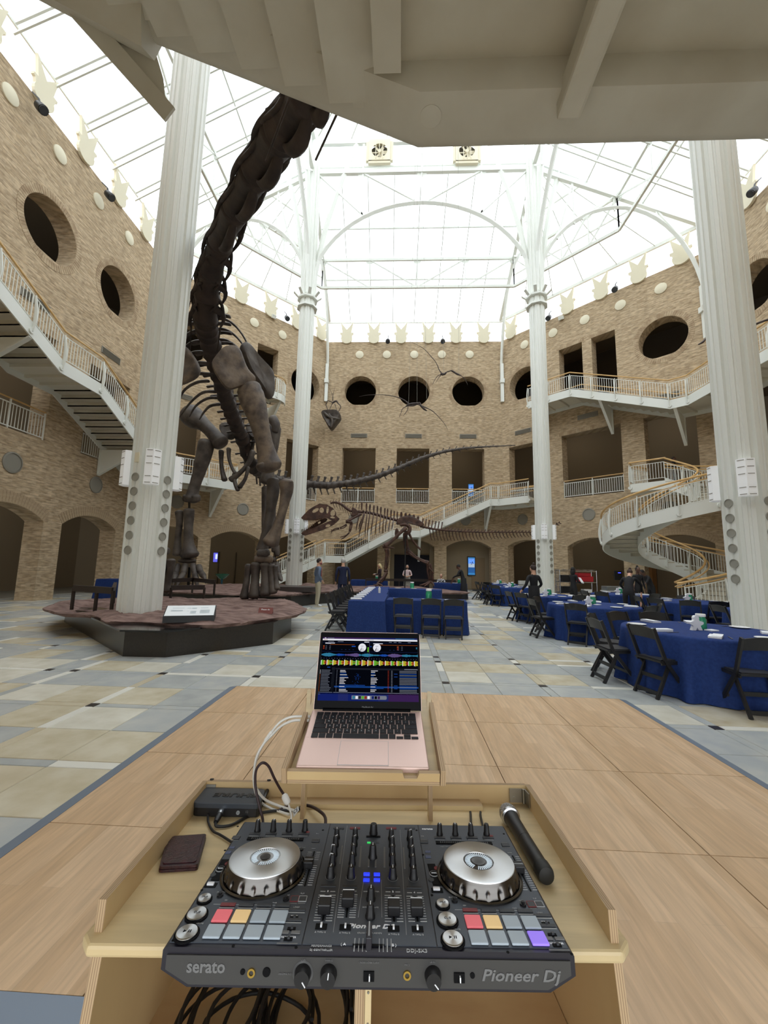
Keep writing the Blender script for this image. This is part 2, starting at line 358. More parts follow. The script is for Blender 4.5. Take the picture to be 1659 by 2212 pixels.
# balustrades standing in the level-two openings (part of the walls)
def balusters(mb, a, b, z0, z1, step=.125, r=.0095):
    n = max(1, int(round((b - a).length / step)))
    for i in range(1, n): p = a + (b - a) * (i / n); mb.beam(p + V((0, 0, z0)), p + V((0, 0, z1)), r * 2, r * 2, up=(b - a))
for k in RECTS:
    wo = FM[k][2]
    for a, b, z0, z1 in RECTS[k]:
        if z0 != L2 or (k == 'back_left' and a < 1) or (k == 'back_right' and a > 8): continue
        A, B = V((a + .02, .08, z0)), V((b - .02, .08, z0)); m = MB()
        for z in (.1, .92): m.beam(A + V((0, 0, z)), B + V((0, 0, z)), .035, .035)
        for t in (0, .5, 1): p = A + (B - A) * t; m.beam(p, p + V((0, 0, 1.06)), .045, .045, up=(1, 0, 0))
        balusters(m, A, B, .1, .92)
        o = m.build('balustrade', M['white'], world=False); o.parent = wo
        m = MB(); m.tube([A + V((0, 0, 1.08)), B + V((0, 0, 1.08))], .03, 8); h = m.build('handrail', M['hand'], world=False); h.parent = o
        if k == 'back_right' and a == 4.21:
            m = MB(); m.box((A + B) / 2 + V((0, .03, .5)), (b - a, .008, .85)); g = m.build('glass_panel', glass_mat('rail_glass', (.8, .85, .88, 1), .12, .15), world=False); g.parent = o
# ---- galleries behind the walls: floors, back walls, a few ceiling lamps
gal = struct('ceiling_gallery')
order = ['left', 'back_left', 'back', 'back_right', 'right']
inner = [FP('left', -4, 0, .75)] + [None] * 4 + [FP('right', FM['right'][1] + 4, 0, .75)]
def offs(d):
    P = []
    ln = []
    for k in order:
        a, b = FP(k, 0, 0, d), FP(k, FM[k][1], 0, d); ln.append((a, (b - a)))
    P.append(ln[0][0] - ln[0][1].normalized() * 5)
    for (a, u), (c, v) in zip(ln, ln[1:]):
        den = u.x * v.y - u.y * v.x; t = ((c.x - a.x) * v.y - (c.y - a.y) * v.x) / den; P.append(a + u * t)
    P.append(ln[-1][0] + ln[-1][1] + ln[-1][1].normalized() * 5); return P
I_, O_ = offs(.35), offs(5.2)
def ring(mb, z0, z1, A=I_, B=O_):
    n = len(A)
    for i in range(n - 1):
        q = [A[i], A[i + 1], B[i + 1], B[i]]
        mb.add([V((p.x, p.y, z)) for z in (z0, z1) for p in q], [(0, 1, 2, 3), (7, 6, 5, 4), (0, 4, 5, 1), (2, 6, 7, 3), (1, 5, 6, 2), (3, 7, 4, 0)])
m = MB(); ring(m, 5.5, 5.94); m.build('gallery_slab', M['gallery'], gal); m = MB(); ring(m, 11.4, 11.93); m.build('gallery_slab', M['gallery'], gal)
m = MB(); ring(m, 17.3, 17.6); m.build('gallery_slab', M['gallery'], gal)
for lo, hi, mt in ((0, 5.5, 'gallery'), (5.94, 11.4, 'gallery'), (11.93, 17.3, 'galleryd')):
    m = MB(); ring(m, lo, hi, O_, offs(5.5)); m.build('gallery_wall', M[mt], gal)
m = MB(); ring(m, 5.941, 5.96, offs(.74)); ring(m, 11.931, 11.96, offs(.74)); m.build('gallery_carpet', M['gfloor'], gal)
dl = MB(); dl.lathe([(.11, 0), (.11, -.02), (.08, -.03), (0, -.03)], 16)
DLM = dl.mesh('ceiling_light', mat('lamp_disc', (1, .86, .62, 1), .5, emit=6), True)
for i, (k, u, z, out) in enumerate([('left', 4.9, 17.28, 2.2), ('back_right', 5.9, 11.38, 2.6), ('back_right', 6.6, 11.38, 3.1), ('back_right', 9.6, 11.38, 2.0), ('back_right', 7.0, 17.28, 2.2), ('back', 2.5, 11.38, 2.6), ('back', 6.4, 11.38, 2.6), ('back', 6.4, 17.28, 1.6)]):
    o = bpy.data.objects.new('ceiling_light', DLM); COL.objects.link(o); o.location = FP(k, u, z, out)
    tag(o, ['small lit ceiling lamp inside the round opening of the left wall', 'lit ceiling lamp in the glass-railed opening, further left of its two', 'lit ceiling lamp in the glass-railed opening, further right of its two',
            'lit ceiling lamp in the opening behind the spiral stair', 'lit ceiling lamp in the upper doorway beside the large right round opening', 'lit ceiling lamp in the left rectangular opening of the back wall',
            'lit ceiling lamp in the middle rectangular opening of the back wall', 'tiny lit ceiling lamp in the middle round opening of the back wall'][i], 'lamp')
for k, u in (('left', 3), ('left', 9), ('back_left', 2), ('back_left', 9), ('back', 3), ('back', 10), ('back_right', 3), ('back_right', 9)):
    lamp('gallery_glow', 'POINT', FP(k, u, 11.0, 2.8), 32, (1, .9, .76), .5); lamp('gallery_glow', 'POINT', FP(k, u, 5.1, 2.8), 26, (1, .9, .76), .5)  # unseen point lights added to lift the dim gallery interiors, no fixture modelled
# doors and leaves at ground level behind the arches
m = MB()
for k, c in (('back', 10.0), ('back_right', 5.4), ('back_left', 5.0)):
    for s in (-1, 1): m.box(FP(k, c + s * .62 + 1.6, 1.15, 5.15), (.05, .05, 2.3))
m.build('trim_1', M['galleryd'], kind='structure')
m = MB(); A = FP('back', 6.45, 0, .8)
m.box(A + V((0, .05, 1.18)), (2.5, .1, 2.36)); d = m.build('door_1', mat('dark_blue_theatre_curtain', srgb(14, 16, 30), .9), kind='structure')
m = MB(); m.box(A + V((0, .3, 2.75)), (3.1, .2, 1.0))
for s in (-1, 1): m.box(A + V((s * 1.43, .1, 1.6)), (.36, .3, 3.2))
m.build('trim_2', M['gallery'], kind='structure')
m = MB(); A = FP('back', 10.35, 0, 1.2); m.box(A + V((0, 0, 1.75)), (3.4, .12, 3.5)); m.build('trim_3', M['gallery'], kind='structure')
m = MB(); m.box(A + V((.85, -.08, 1.15)), (.95, .05, 2.2)); m.box(A + V((.48, -.11, 1.05)), (.03, .03, .12)); m.build('door_2', mat('taupe_door', srgb(128, 108, 82), .7), kind='structure')
m = MB(); A = FP('back_right', 7.2, 0, 4.6); m.box(A + V((0, 0, 1.5)), (.9, .9, 3.), FM['back_right'][0].to_3x3()); m.build('trim_4', mat('oak_panel', srgb(150, 106, 58), .6), kind='structure')
# ================================================================= floor
xs = [-14.6]
def seq(fixed, lo, hi, step=1.283):
    a = sorted(fixed)
    while a[0] > lo: a.insert(0, a[0] - step)
    while a[-1] < hi: a.append(a[-1] + step)
    return a
GX = seq([-4.9, -4.53, -3.27, -1.96, -.67, .62, 1.9, 3.165], -14.2, 16); GY = seq([3.2, 4.45, 5.74, 6.95, 7.3, 8.57], -1.2, 28.6)
SW = .105
def cuts(G):
    o = []
    for a, b in zip(G, G[1:]):
        o.append((a - SW / 2, a + SW / 2, 's')); a2, b2 = a + SW / 2, b - SW / 2
        if b2 - a2 > .6: m_ = (a2 + b2) / 2; o += [(a2, m_, 't'), (m_, b2, 't')]
        else: o.append((a2, b2, 't'))
    return o
TM = {}
def tile_mat(n, a, b): return mat(n, a, .26, col2=b, scale=3.6, detail=8, contrast=(.35, .7), coord='Object', spec=.5)
TC = [tile_mat('limestone_grey', srgb(184, 187, 184), srgb(166, 170, 169)), tile_mat('limestone_bluegrey', srgb(174, 179, 180), srgb(190, 191, 186)),
      tile_mat('limestone_cream', srgb(210, 202, 180), srgb(190, 178, 150)), tile_mat('limestone_ivory', srgb(222, 219, 206), srgb(204, 199, 182)),
      mat('slate_dark', srgb(52, 48, 48), .3), mat('limestone_strip_white', srgb(224, 222, 212), .3), tile_mat('limestone_tan', srgb(194, 182, 156), srgb(206, 196, 172))]
floor = struct('floor')
m = MB(); m.box((1, 13.5, -.056), (50, 44, .1)); m.build('floor_bed', mat('grey_grout', srgb(140, 137, 126), .8), floor)
tiles = []
rt = random.Random(11)
for x0, x1, a in cuts(GX):
    for y0, y1, b in cuts(GY):
        if a == 's' and b == 's': c = 4 if rt.random() < .8 else 0
        elif a == 's' or b == 's': c = rt.choice((5, 5, 0, 1, 1, 6, 0, 0))
        else: c = rt.choice((0, 0, 1, 1, 0, 2, 2, 3, 6 if rt.random() < .4 else 1))
        cx_, cy_ = (x0 + x1) / 2, (y0 + y1) / 2
        if -2.05 < cx_ < 2.5 and 1.45 < cy_ < 5.15: continue
        tiles.append((x0, x1, y0, y1, c))
def vis(t):
    cx_, cy_ = (t[0] + t[1]) / 2, (t[2] + t[3]) / 2
    if cy_ < .3: return False
    p = CR.transposed() @ (V((cx_, cy_, 0)) - E0)
    x, y = CXP + FPX * p.x / p.z, CYP + FPX * p.y / p.z
    return -60 < x < 1720 and y < 2260
tiles.sort(key=lambda t: (0 if vis(t) else 1, (t[0] + t[1]) ** 2 + (t[2] + t[3]) ** 2))
def tile_geo(mb, x0, x1, y0, y1, mi):
    g, e = .0035, .004; x0 += g; x1 -= g; y0 += g; y1 -= g
    mb.add([(x0, y0, -.008), (x1, y0, -.008), (x1, y1, -.008), (x0, y1, -.008), (x0 + e, y0 + e, 0), (x1 - e, y0 + e, 0), (x1 - e, y1 - e, 0), (x0 + e, y1 - e, 0)],
           [(4, 5, 6, 7), (0, 1, 5, 4), (1, 2, 6, 5), (2, 3, 7, 6), (3, 0, 4, 7)], mi)
field = MB(); cache = {}
for i, (x0, x1, y0, y1, c) in enumerate(tiles):
    if i < 296:
        w_, h_ = round(x1 - x0, 3), round(y1 - y0, 3); key = (w_, h_, c)
        if key not in cache:
            q = MB(); tile_geo(q, -w_ / 2, w_ / 2, -h_ / 2, h_, 0) if False else tile_geo(q, -w_ / 2, w_ / 2, -h_ / 2, h_ / 2, 0); cache[key] = q.mesh('tile', TC[c])
        o = bpy.data.objects.new('tile', cache[key]); COL.objects.link(o); o.parent = floor; o.location = ((x0 + x1) / 2, (y0 + y1) / 2, 0)
    else: tile_geo(field, x0, x1, y0, y1, c)
field.build('tile_field', TC, floor, kind='stuff')
for t in TC:      # a different cloud of grain on every tile: noise taken at the tile's own place
    n = t.node_tree.nodes; l = t.node_tree.links
    tc = next((x for x in n if x.type == 'TEX_COORD'), None)
    if tc:
        gp = n.new('ShaderNodeNewGeometry'); mp = next(x for x in n if x.type == 'MAPPING'); l.new(gp.outputs['Position'], mp.inputs[0])
# ================================================================= fluted steel columns
def col_profile(r):
    P = []
    for q in range(8):
        a = q * pi / 4
        for da, rr in ((-.30, .86), (-.24, 1.0), (-.07, 1.0), (-.05, .95), (.05, .95), (.07, 1.0), (.24, 1.0), (.30, .86)):
            P.append((r * rr * cos(a + da), r * rr * sin(a + da)))
    return P
M['grille'] = mat('perforated_grille', srgb(150, 148, 138), .6)
M['sconce'] = mat('white_sconce_shade', srgb(236, 238, 240), .4, emit=.12, ecol=(1, 1, 1, 1))
COLS = {'nl': (-5.3, 8.25), 'nr': (6.85, 8.3), 'bl': (-5.36, 20.5), 'br': (7.05, 20.5)}
CAPZ = 15.95; CHORD = 23.9
for key, (x, y) in COLS.items():
    lab = {'nl': 'fluted white steel column rising from the nearest rock platform', 'nr': 'fluted white steel column behind the nearest round blue table, at the right edge',
           'bl': 'fluted white steel column behind the sauropod front leg, under the arched roof', 'br': 'fluted white steel column between the tail tip of the theropod and the spiral stair'}[key]
    z0 = .42 if key in ('nl', 'bl') else 0
    t = thing('steel_column', lab, 'column', (x, y, z0))
    a0 = {'nl': -1.02, 'nr': -2.2, 'bl': -1.3, 'br': -1.85}[key]
    m = MB(); P = col_profile(.405); Rz = rotz(a0); m.prism(P, z0, 26.0, Matrix(((Rz[0][0], Rz[0][1], 0), (Rz[1][0], Rz[1][1], 0), (0, 0, 1))))
    m.v = [(px + x, py + y, pz) for px, py, pz in m.v]; m.build('shaft', M['white'], t)
    for zc in (CAPZ, CAPZ - .5):
        m = MB(); m.lathe([(.41, -.05), (.57, -.05), (.57, .05), (.41, .05)], 8, (x, y, zc)); m.build('collar', M['white'], t)
    for q in range(8):
        a = a0 + q * pi / 4
        if q % 2:                       # perforated round grilles, six to a face
            for i in range(6):
                m = MB(); R = Matrix.Rotation(a, 3, 'Z') @ Matrix.Rotation(pi / 2, 3, 'Y')
                m.lathe([(.088, 0), (.088, .02), (.075, .02), (.075, .012), (0, .012)], 18, (x + .402 * cos(a), y + .402 * sin(a), z0 + 1.32 + i * .295 - (0 if z0 else -.1)), R)
                m.build('grille', M['grille'], t, smooth=True)
        else:
            d = V((cos(a), sin(a), 0)); 
            if d.dot(V((x, y, 0)).normalized()) > .35: continue
            R = rotz(a + pi / 2); zc = z0 + 3.0 + (0 if z0 else .35); c = V((x, y, zc)) + d * .45
            m = MB(); poly = [(-.14, .05), (-.14, -.06), (0, -.13), (.14, -.06), (.14, .05)]
            m.prism(poly[::-1], -.36, .36, Matrix.Identity(3)); m.v = [tuple(c + R @ V((-vx, vy, vz))) for vx, vy, vz in m.v]
            s = m.build('sconce', M['sconce'], t)
            m = MB()
            for zz in (-.33, -.2, .06, .2, .33):
                for pa, pb in ((poly[1], poly[2]), (poly[2], poly[3])):
                    pa2, pb2 = V(pa) * 1.02, V(pb) * 1.02
                    A = c + R @ V((-pa[0], pa[1] - .004, zz)); B = c + R @ V((-pb[0], pb[1] - .004, zz)); A2 = A + (B - A) * .15; B2 = A + (B - A) * .85
                    m.beam(A2, B2, .008, .012)
            m.build('slit', M['vent'], s)
    if key == 'nl':
        m = MB(); d = V((cos(a0 - pi / 4), sin(a0 - pi / 4), 0)); m.box(V((x, y, z0 + 3.2)) + d * .4, (.05, .1, .2), rotz(a0 - pi / 4)); m.build('junction_box', M['cream'], t)
# ================================================================= glass roof (named ceiling): trusses, mullions, panes
ceil_ = struct('ceiling')
EAVE = 19.75
def rb(name, a, b, w=.18, h=.26): m = MB(); m.beam(a, b, w, h); return m.build(name, M['white'], ceil_)
cpt = {k: V((x, y, 0)) for k, (x, y) in COLS.items()}
def up(p, z): return V((p.x, p.y, z))
def arc_rib(a, b, z0, zt, half=True, n=16, w=.2, h=.26, out=0):
    """rib springing from column a at z0 and curving over towards b, apex or end at zt"""
    P = []
    for i in range(n + 1):
        t = i / n
        if half: s = 1 - cos(t * pi / 2); zz = z0 + (zt - z0) * sin(t * pi / 2); P.append(a.lerp(b, s) * 1.0 + V((0, 0, zz)))
        else: s = (1 - cos(t * pi)) / 2; zz = z0 + (zt - z0) * sin(t * pi); P.append(a.lerp(b, s) + V((0, 0, zz)))
    m = MB(); side = (b - a).normalized().cross(V((0, 0, 1))); m.tube(P, .14, 4, up=side, asp=.8, cap=True); return m.build('arch_rib', M['white'], ceil_)
def gusset(p, d):
    m = MB(); d = d.normalized(); m.add([p - d * .32, p + d * .32, p + d * .18 - V((0, 0, .3)), p - d * .18 - V((0, 0, .3))], [(0, 1, 2, 3)]); m.build('gusset', M['white'], ceil_)
pairs = [('bl', 'br'), ('nl', 'nr'), ('nl', 'bl'), ('nr', 'br')]
for a, b in pairs:
    A, B = cpt[a], cpt[b]; d = B - A
    arc_rib(A, B, CAPZ + .2, 21.85, False, 28)
    rb('chord', up(A, CHORD), up(B, CHORD), .2, .3); rb('chord', up(A, 25.85), up(B, 25.85), .2, .3)
    for t, s in ((.23, 0), (.5, 0), (.77, 0)):
        p = A.lerp(B, t); sn = sin(math.acos(1 - 2 * t)); rb('post', up(p, CHORD), up(p, CAPZ + .2 + (21.85 - CAPZ - .2) * sn), .09, .09); rb('post', up(p, CHORD), up(p, 25.85), .12, .12); gusset(up(p, CHORD - .1), d)
    for t0, t1 in ((.02, .235), (.23, .47), (.77, .53), (.98, .765)):
        sn = sin(math.acos(1 - 2 * t1)); rb('brace', up(A.lerp(B, t0), CHORD - .1), up(A.lerp(B, t1), CAPZ + .35 + (21.85 - CAPZ - .2) * sn), .09, .09)
# radial bays: from each column straight out to the two nearest corners of the octagon
corner = {k: V(FAC[k][0] + (0,)) for k in FAC}
C_ = {'LbL': corner['back_left'], 'bL': corner['back'], 'bR': corner['back_right'], 'RbR': corner['right'], 'LfL': corner['left'], 'RfR': corner['front_right']}
fL, fR = V((-5.5, .1, 0)), V((7.0, .1, 0))
rad = [('bl', C_['bL']), ('bl', C_['LbL']), ('br', C_['bR']), ('br', C_['RbR']), ('nl', C_['LfL']), ('nr', C_['RfR']), ('nl', fL), ('nr', fR)]
for k, c in rad:
    A = cpt[k]; d = c - A; L = d.length
    rb('rafter', up(A, CHORD), up(c, EAVE + .1), .2, .28)
    # curved rib: column capital up to mid rafter, and wall bracket up to mid rafter
    mid = A + d * .5
    P = []
    for i in range(13):
        t = i / 12; s = (1 - cos(t * pi / 2)) * .5; P.append(up(A + d * s, CAPZ + .2 + (20.9 - CAPZ) * sin(t * pi / 2)))
    Q = []
    for i in range(13):
        t = i / 12; s = 1 - (1 - cos(t * pi / 2)) * .5; Q.append(up(A + d * s, 14.9 + (20.9 - 14.7) * sin(t * pi / 2)))
    for R_ in (P, Q): m = MB(); m.tube(R_, .13, 4, up=d.cross(V((0, 0, 1))), asp=.8); m.build('arch_rib', M['white'], ceil_)
    for t0, z0, t1 in ((.25, None, .14), (.5, None, .3), (.75, None, .9)):
        zr = CHORD + (EAVE + .1 - CHORD) * t0
        s = t1; q = s / .5 if s < .5 else (1 - s) / .5; zb = CAPZ + (20.9 - CAPZ) * sin(math.acos(1 - min(1, q))); rb('brace', up(A + d * t0, zr - .1), up(A + d * t1, zb), .09, .09)
        rb('post', up(A + d * t0, zr - .1), up(A + d * t0, CAPZ + (20.9 - CAPZ) * sin(math.acos(1 - min(1, (t0 if t0 < .5 else 1 - t0) / .5)))), .07, .07)
    dn = d.normalized()
    m = MB(); m.box(up(c - dn * .22, 14.95), (.3, .3, .3), rotz(atan2(d.y, d.x))); m.beam(up(c - dn * .16, 13.4), up(c - dn * .16, 16.3), .22, .22, up=dn); m.build('wall_bracket', M['white'], ceil_)
# splayed struts from the column capitals to the upper chord
for k in COLS:
    A = cpt[k]; ctr = V((.8, 14.3, 0)); d = (ctr - A); 
    for v in ((d.x, 0, 0), (0, d.y, 0), (-d.x, 0, 0), (0, -d.y, 0)):
        v = V(v).normalized(); inward = v.dot(d) > 0
        e = A + v * (2.6 if inward else 2.2)
        P = [A + v * .3 + V((0, 0, CAPZ + .2))] + [A.lerp(e, .1 + .9 * (i / 8) ** 1.6) + V((0, 0, CAPZ + .2 + (26 - CAPZ) * (i / 8))) for i in range(1, 9)]
        m = MB(); m.tube(P, .15, 4, up=v.cross(V((0, 0, 1))), asp=.8); m.build('strut', M['white'], ceil_)
    for q in range(8):
        a = q * pi / 4 + .39; m = MB(); m.beam(up(A, CAPZ + .02) + V((cos(a), sin(a), 0)) * .45, up(A, CAPZ + .3) + V((cos(a), sin(a), 0)) * .75, .16, .05); m.build('fin', M['white'], ceil_)
# bays of glass: corners given as quads (low left, low right, high right, high left), nu by nv panes
def bay(ll, lr, hr, hl, nu, nv, heavy=()):
    g = lambda s, t: (ll.lerp(lr, s)).lerp(hl.lerp(hr, s), t)
    for i in range(nu + 1):
        hv = i in heavy
        rb('mullion', g(i / nu, 0), g(i / nu, 1), .07 if hv else .045, .12 if hv else .07)
        if hv: rb('mullion', g(i / nu, 0) - V((0, 0, .45)), g(i / nu, 1) - V((0, 0, .45)), .06, .08)
    for j in range(nv + 1): rb('purlin', g(0, j / nv) - V((0, 0, .06)), g(1, j / nv) - V((0, 0, .06)), .06, .09)
    for i in range(nu):
        for j in range(nv):
            q = [g(i / nu, j / nv), g((i + 1) / nu, j / nv), g((i + 1) / nu, (j + 1) / nv), g(i / nu, (j + 1) / nv)]
            q = [p + V((0, 0, .07)) for p in q]
            m = MB(); m.add(q + [p + V((0, 0, .02)) for p in q], [(3, 2, 1, 0), (4, 5, 6, 7)]); m.build('pane', M['pane'], ceil_)
def ring_truss(a, b, n=4):
    za, zb = 19.75, 21.75
    rb('chord', up(a, za), up(b, za), .12, .16); rb('chord', up(a, zb), up(b, zb), .12, .16)
    for i in range(n + 1): p = a.lerp(b, i / n); rb('post', up(p, za), up(p, zb), .06, .06); gusset(up(p, zb), b - a)
    for i in range(n):
        p, q = a.lerp(b, i / n), a.lerp(b, (i + 1) / n); rb('brace', up(p, zb), up(q, za), .07, .07) if i < n / 2 else rb('brace', up(q, zb), up(p, za), .07, .07)
RZ = 24.3
bl, br, nl, nr = (cpt[k] for k in ('bl', 'br', 'nl', 'nr'))
bay(up(C_['bL'], EAVE), up(C_['bR'], EAVE), up(br, RZ), up(bl, RZ), 8, 3)
bay(up(C_['LfL'], EAVE), up(C_['LbL'], EAVE), up(bl, RZ), up(nl, RZ), 8, 3, (1, 2, 3, 4, 5, 6, 7))
bay(up(C_['RbR'], EAVE), up(C_['RfR'], EAVE), up(nr, RZ), up(br, RZ), 8, 3, (1, 2, 3, 4, 5, 6, 7))
bay(up(fR, EAVE), up(fL, EAVE), up(nl, RZ), up(nr, RZ), 6, 2)
def tri_bay(c0, c1, apex, n):
    for i in range(n + 1): rb('mullion', up(c0.lerp(c1, i / n), EAVE), up(apex, RZ), .045, .07)
    for j in (1, 2):
        t = j / 3; rb('purlin', up(c0, EAVE).lerp(up(apex, RZ), t), up(c1, EAVE).lerp(up(apex, RZ), t), .06, .09)
    for i in range(n):
        m = MB(); q = [up(c0.lerp(c1, i / n), EAVE + .07), up(c0.lerp(c1, (i + 1) / n), EAVE + .07), up(apex, RZ + .07)]; m.add(q, [(2, 1, 0)]); m.build('pane', M['pane'], ceil_)
    rb('chord', up(c0, EAVE), up(c1, EAVE), .12, .2)
tri_bay(C_['LbL'], C_['bL'], bl, 6); tri_bay(C_['bR'], C_['RbR'], br, 6); tri_bay(fL, C_['LfL'], nl, 6); tri_bay(C_['RfR'], fR, nr, 6)
ring_truss(bl.lerp(C_['bL'], .52), br.lerp(C_['bR'], .52)); ring_truss(nl.lerp(C_['LfL'], .52), bl.lerp(C_['LbL'], .52)); ring_truss(nr.lerp(C_['RfR'], .52), br.lerp(C_['RbR'], .52))
ring_truss(bl.lerp(C_['LbL'], .52), bl.lerp(C_['bL'], .52)); ring_truss(br.lerp(C_['bR'], .52), br.lerp(C_['RbR'], .52))
# raised middle: glazed upright band, then a shallow glass pyramid
apex = V((.8, 14.4, 28.6)); P4 = [bl, br, nr, nl]
for i in range(4):
    a, b = P4[i], P4[(i + 1) % 4]
    for j in range(4):
        m = MB(); p, q = a.lerp(b, j / 4), a.lerp(b, (j + 1) / 4); m.add([up(p, 24.05), up(q, 24.05), up(q, 25.7), up(p, 25.7)], [(0, 1, 2, 3)]); m.build('pane', M['pane'], ceil_)
    for j in range(6): m = MB(); m.add([up(a.lerp(b, j / 6), 26.05), up(a.lerp(b, (j + 1) / 6), 26.05), apex], [(2, 1, 0)]); m.build('pane', M['pane'], ceil_)
    for j in range(7): rb('mullion', up(a.lerp(b, j / 6), 26.), apex, .06, .1)
    for t in (.33, .66): rb('purlin', up(a, 26.).lerp(apex, t), up(b, 26.).lerp(apex, t), .06, .1)
# two fans in the upright band above the back arch
for s, px in ((0, 820), (1, 1008)):
    c = W(px, 329, 20.3); t = thing('roof_fan', ['square white ventilation fan under the roof, left of the two', 'square white ventilation fan under the roof, right of the two'][s], 'fan', c)
    m = MB(); w_ = .62
    for a, b_ in (((-w_, -w_), (w_, -w_)), ((w_, -w_), (w_, w_)), ((w_, w_), (-w_, w_)), ((-w_, w_), (-w_, -w_))): m.beam(c + V((a[0], 0, a[1])), c + V((b_[0], 0, b_[1])), .3, .16, up=(0, 1, 0))
    n = 28; m.add([c + V((r_ * cos(2 * pi * i / n), -.12, r_ * sin(2 * pi * i / n))) for r_ in (.44,) for i in range(n)] + [c + V((max(-.62, min(.62, 1.0 * cos(2 * pi * i / n))), -.12, max(-.62, min(.62, 1.0 * sin(2 * pi * i / n))))) for i in range(n)], [(i, (i + 1) % n, n + (i + 1) % n, n + i) for i in range(n)])
    m.build('housing', M['cream'], t)
    m = MB(); m.cyl(c + V((0, .14, 0)), c + V((0, .2, 0)), .6, 20); m.build('back_plate', M['ventd'], t)
    m = MB(); m.cyl(c + V((0, -.1, 0)), c + V((0, .1, 0)), .1, 12); m.build('hub', M['cream'], t)
    for q in range(6):
        a = q * pi / 3; m = MB(); m.box(c + V((cos(a) * .26, .02, sin(a) * .26)), (.34, .02, .16), Matrix.Rotation(-a, 3, 'Y') @ Matrix.Rotation(.5, 3, 'X')); m.build('blade', M['cream'], t)
    for q in (-.2, 0, .2): m = MB(); m.beam(c + V((q, -.2, -.6)), c + V((q, -.2, .6 + (.3 if q == 0 else 0))), .03, .03); m.build('guard_bar', M['cream'], t)
    m = MB(); m.beam(c + V((-.66, .05, -.65)), c + V((.66, .05, -.65)), .1, .1); m.build('sill', M['white'], t)
# ================================================================= stairs and walkways
M['under'] = mat('cream_steel_underside', srgb(214, 210, 196), .55)
M['treadm'] = mat('pale_stair_tread', srgb(196, 190, 174), .6)
def post(t, p, out, tall=1.0, big=True):
    """leaf-shaped railing post bolted to the outside of the stringer with a round foot"""
    out = V(out).normalized(); m = MB(); P = []
    for i in range(9): s = i / 8; P.append(p + out * (.06 + .07 * sin(pi * min(1, s * 1.05)) - .05 * s) + V((0, 0, -.22 + (tall + .2) * s)))
    side = out.cross(V((0, 0, 1)))
    m.tube(P, [.045, .05, .06, .065, .065, .06, .055, .05, .04], 6, up=side, asp=.38)
    m.cyl(p + out * .0 + V((0, 0, -.2)), p + out * .07 + V((0, 0, -.2)), .09, 12)
    return m.build('post', M['white'], t)
def rail_panel(t, a, b, step=.125, lo=.1, hi=.88):
    m = MB(); z = V((0, 0, 1)); d = (b - a); e = d.normalized() * .07 if d.length > .3 else d * 0
    a, b = a + e, b - e
    for h in (lo, hi): m.beam(a + z * h, b + z * h, .03, .022)
    n = max(2, int(round((b - a).length / step)))
    for i in range(n + 1):
        p = a + (b - a) * (i / n); r = .03 if i in (0, n) else .018; m.beam(p + z * lo, p + z * hi, r, r, up=d)
    return m.build('railing_panel', M['white'], t)
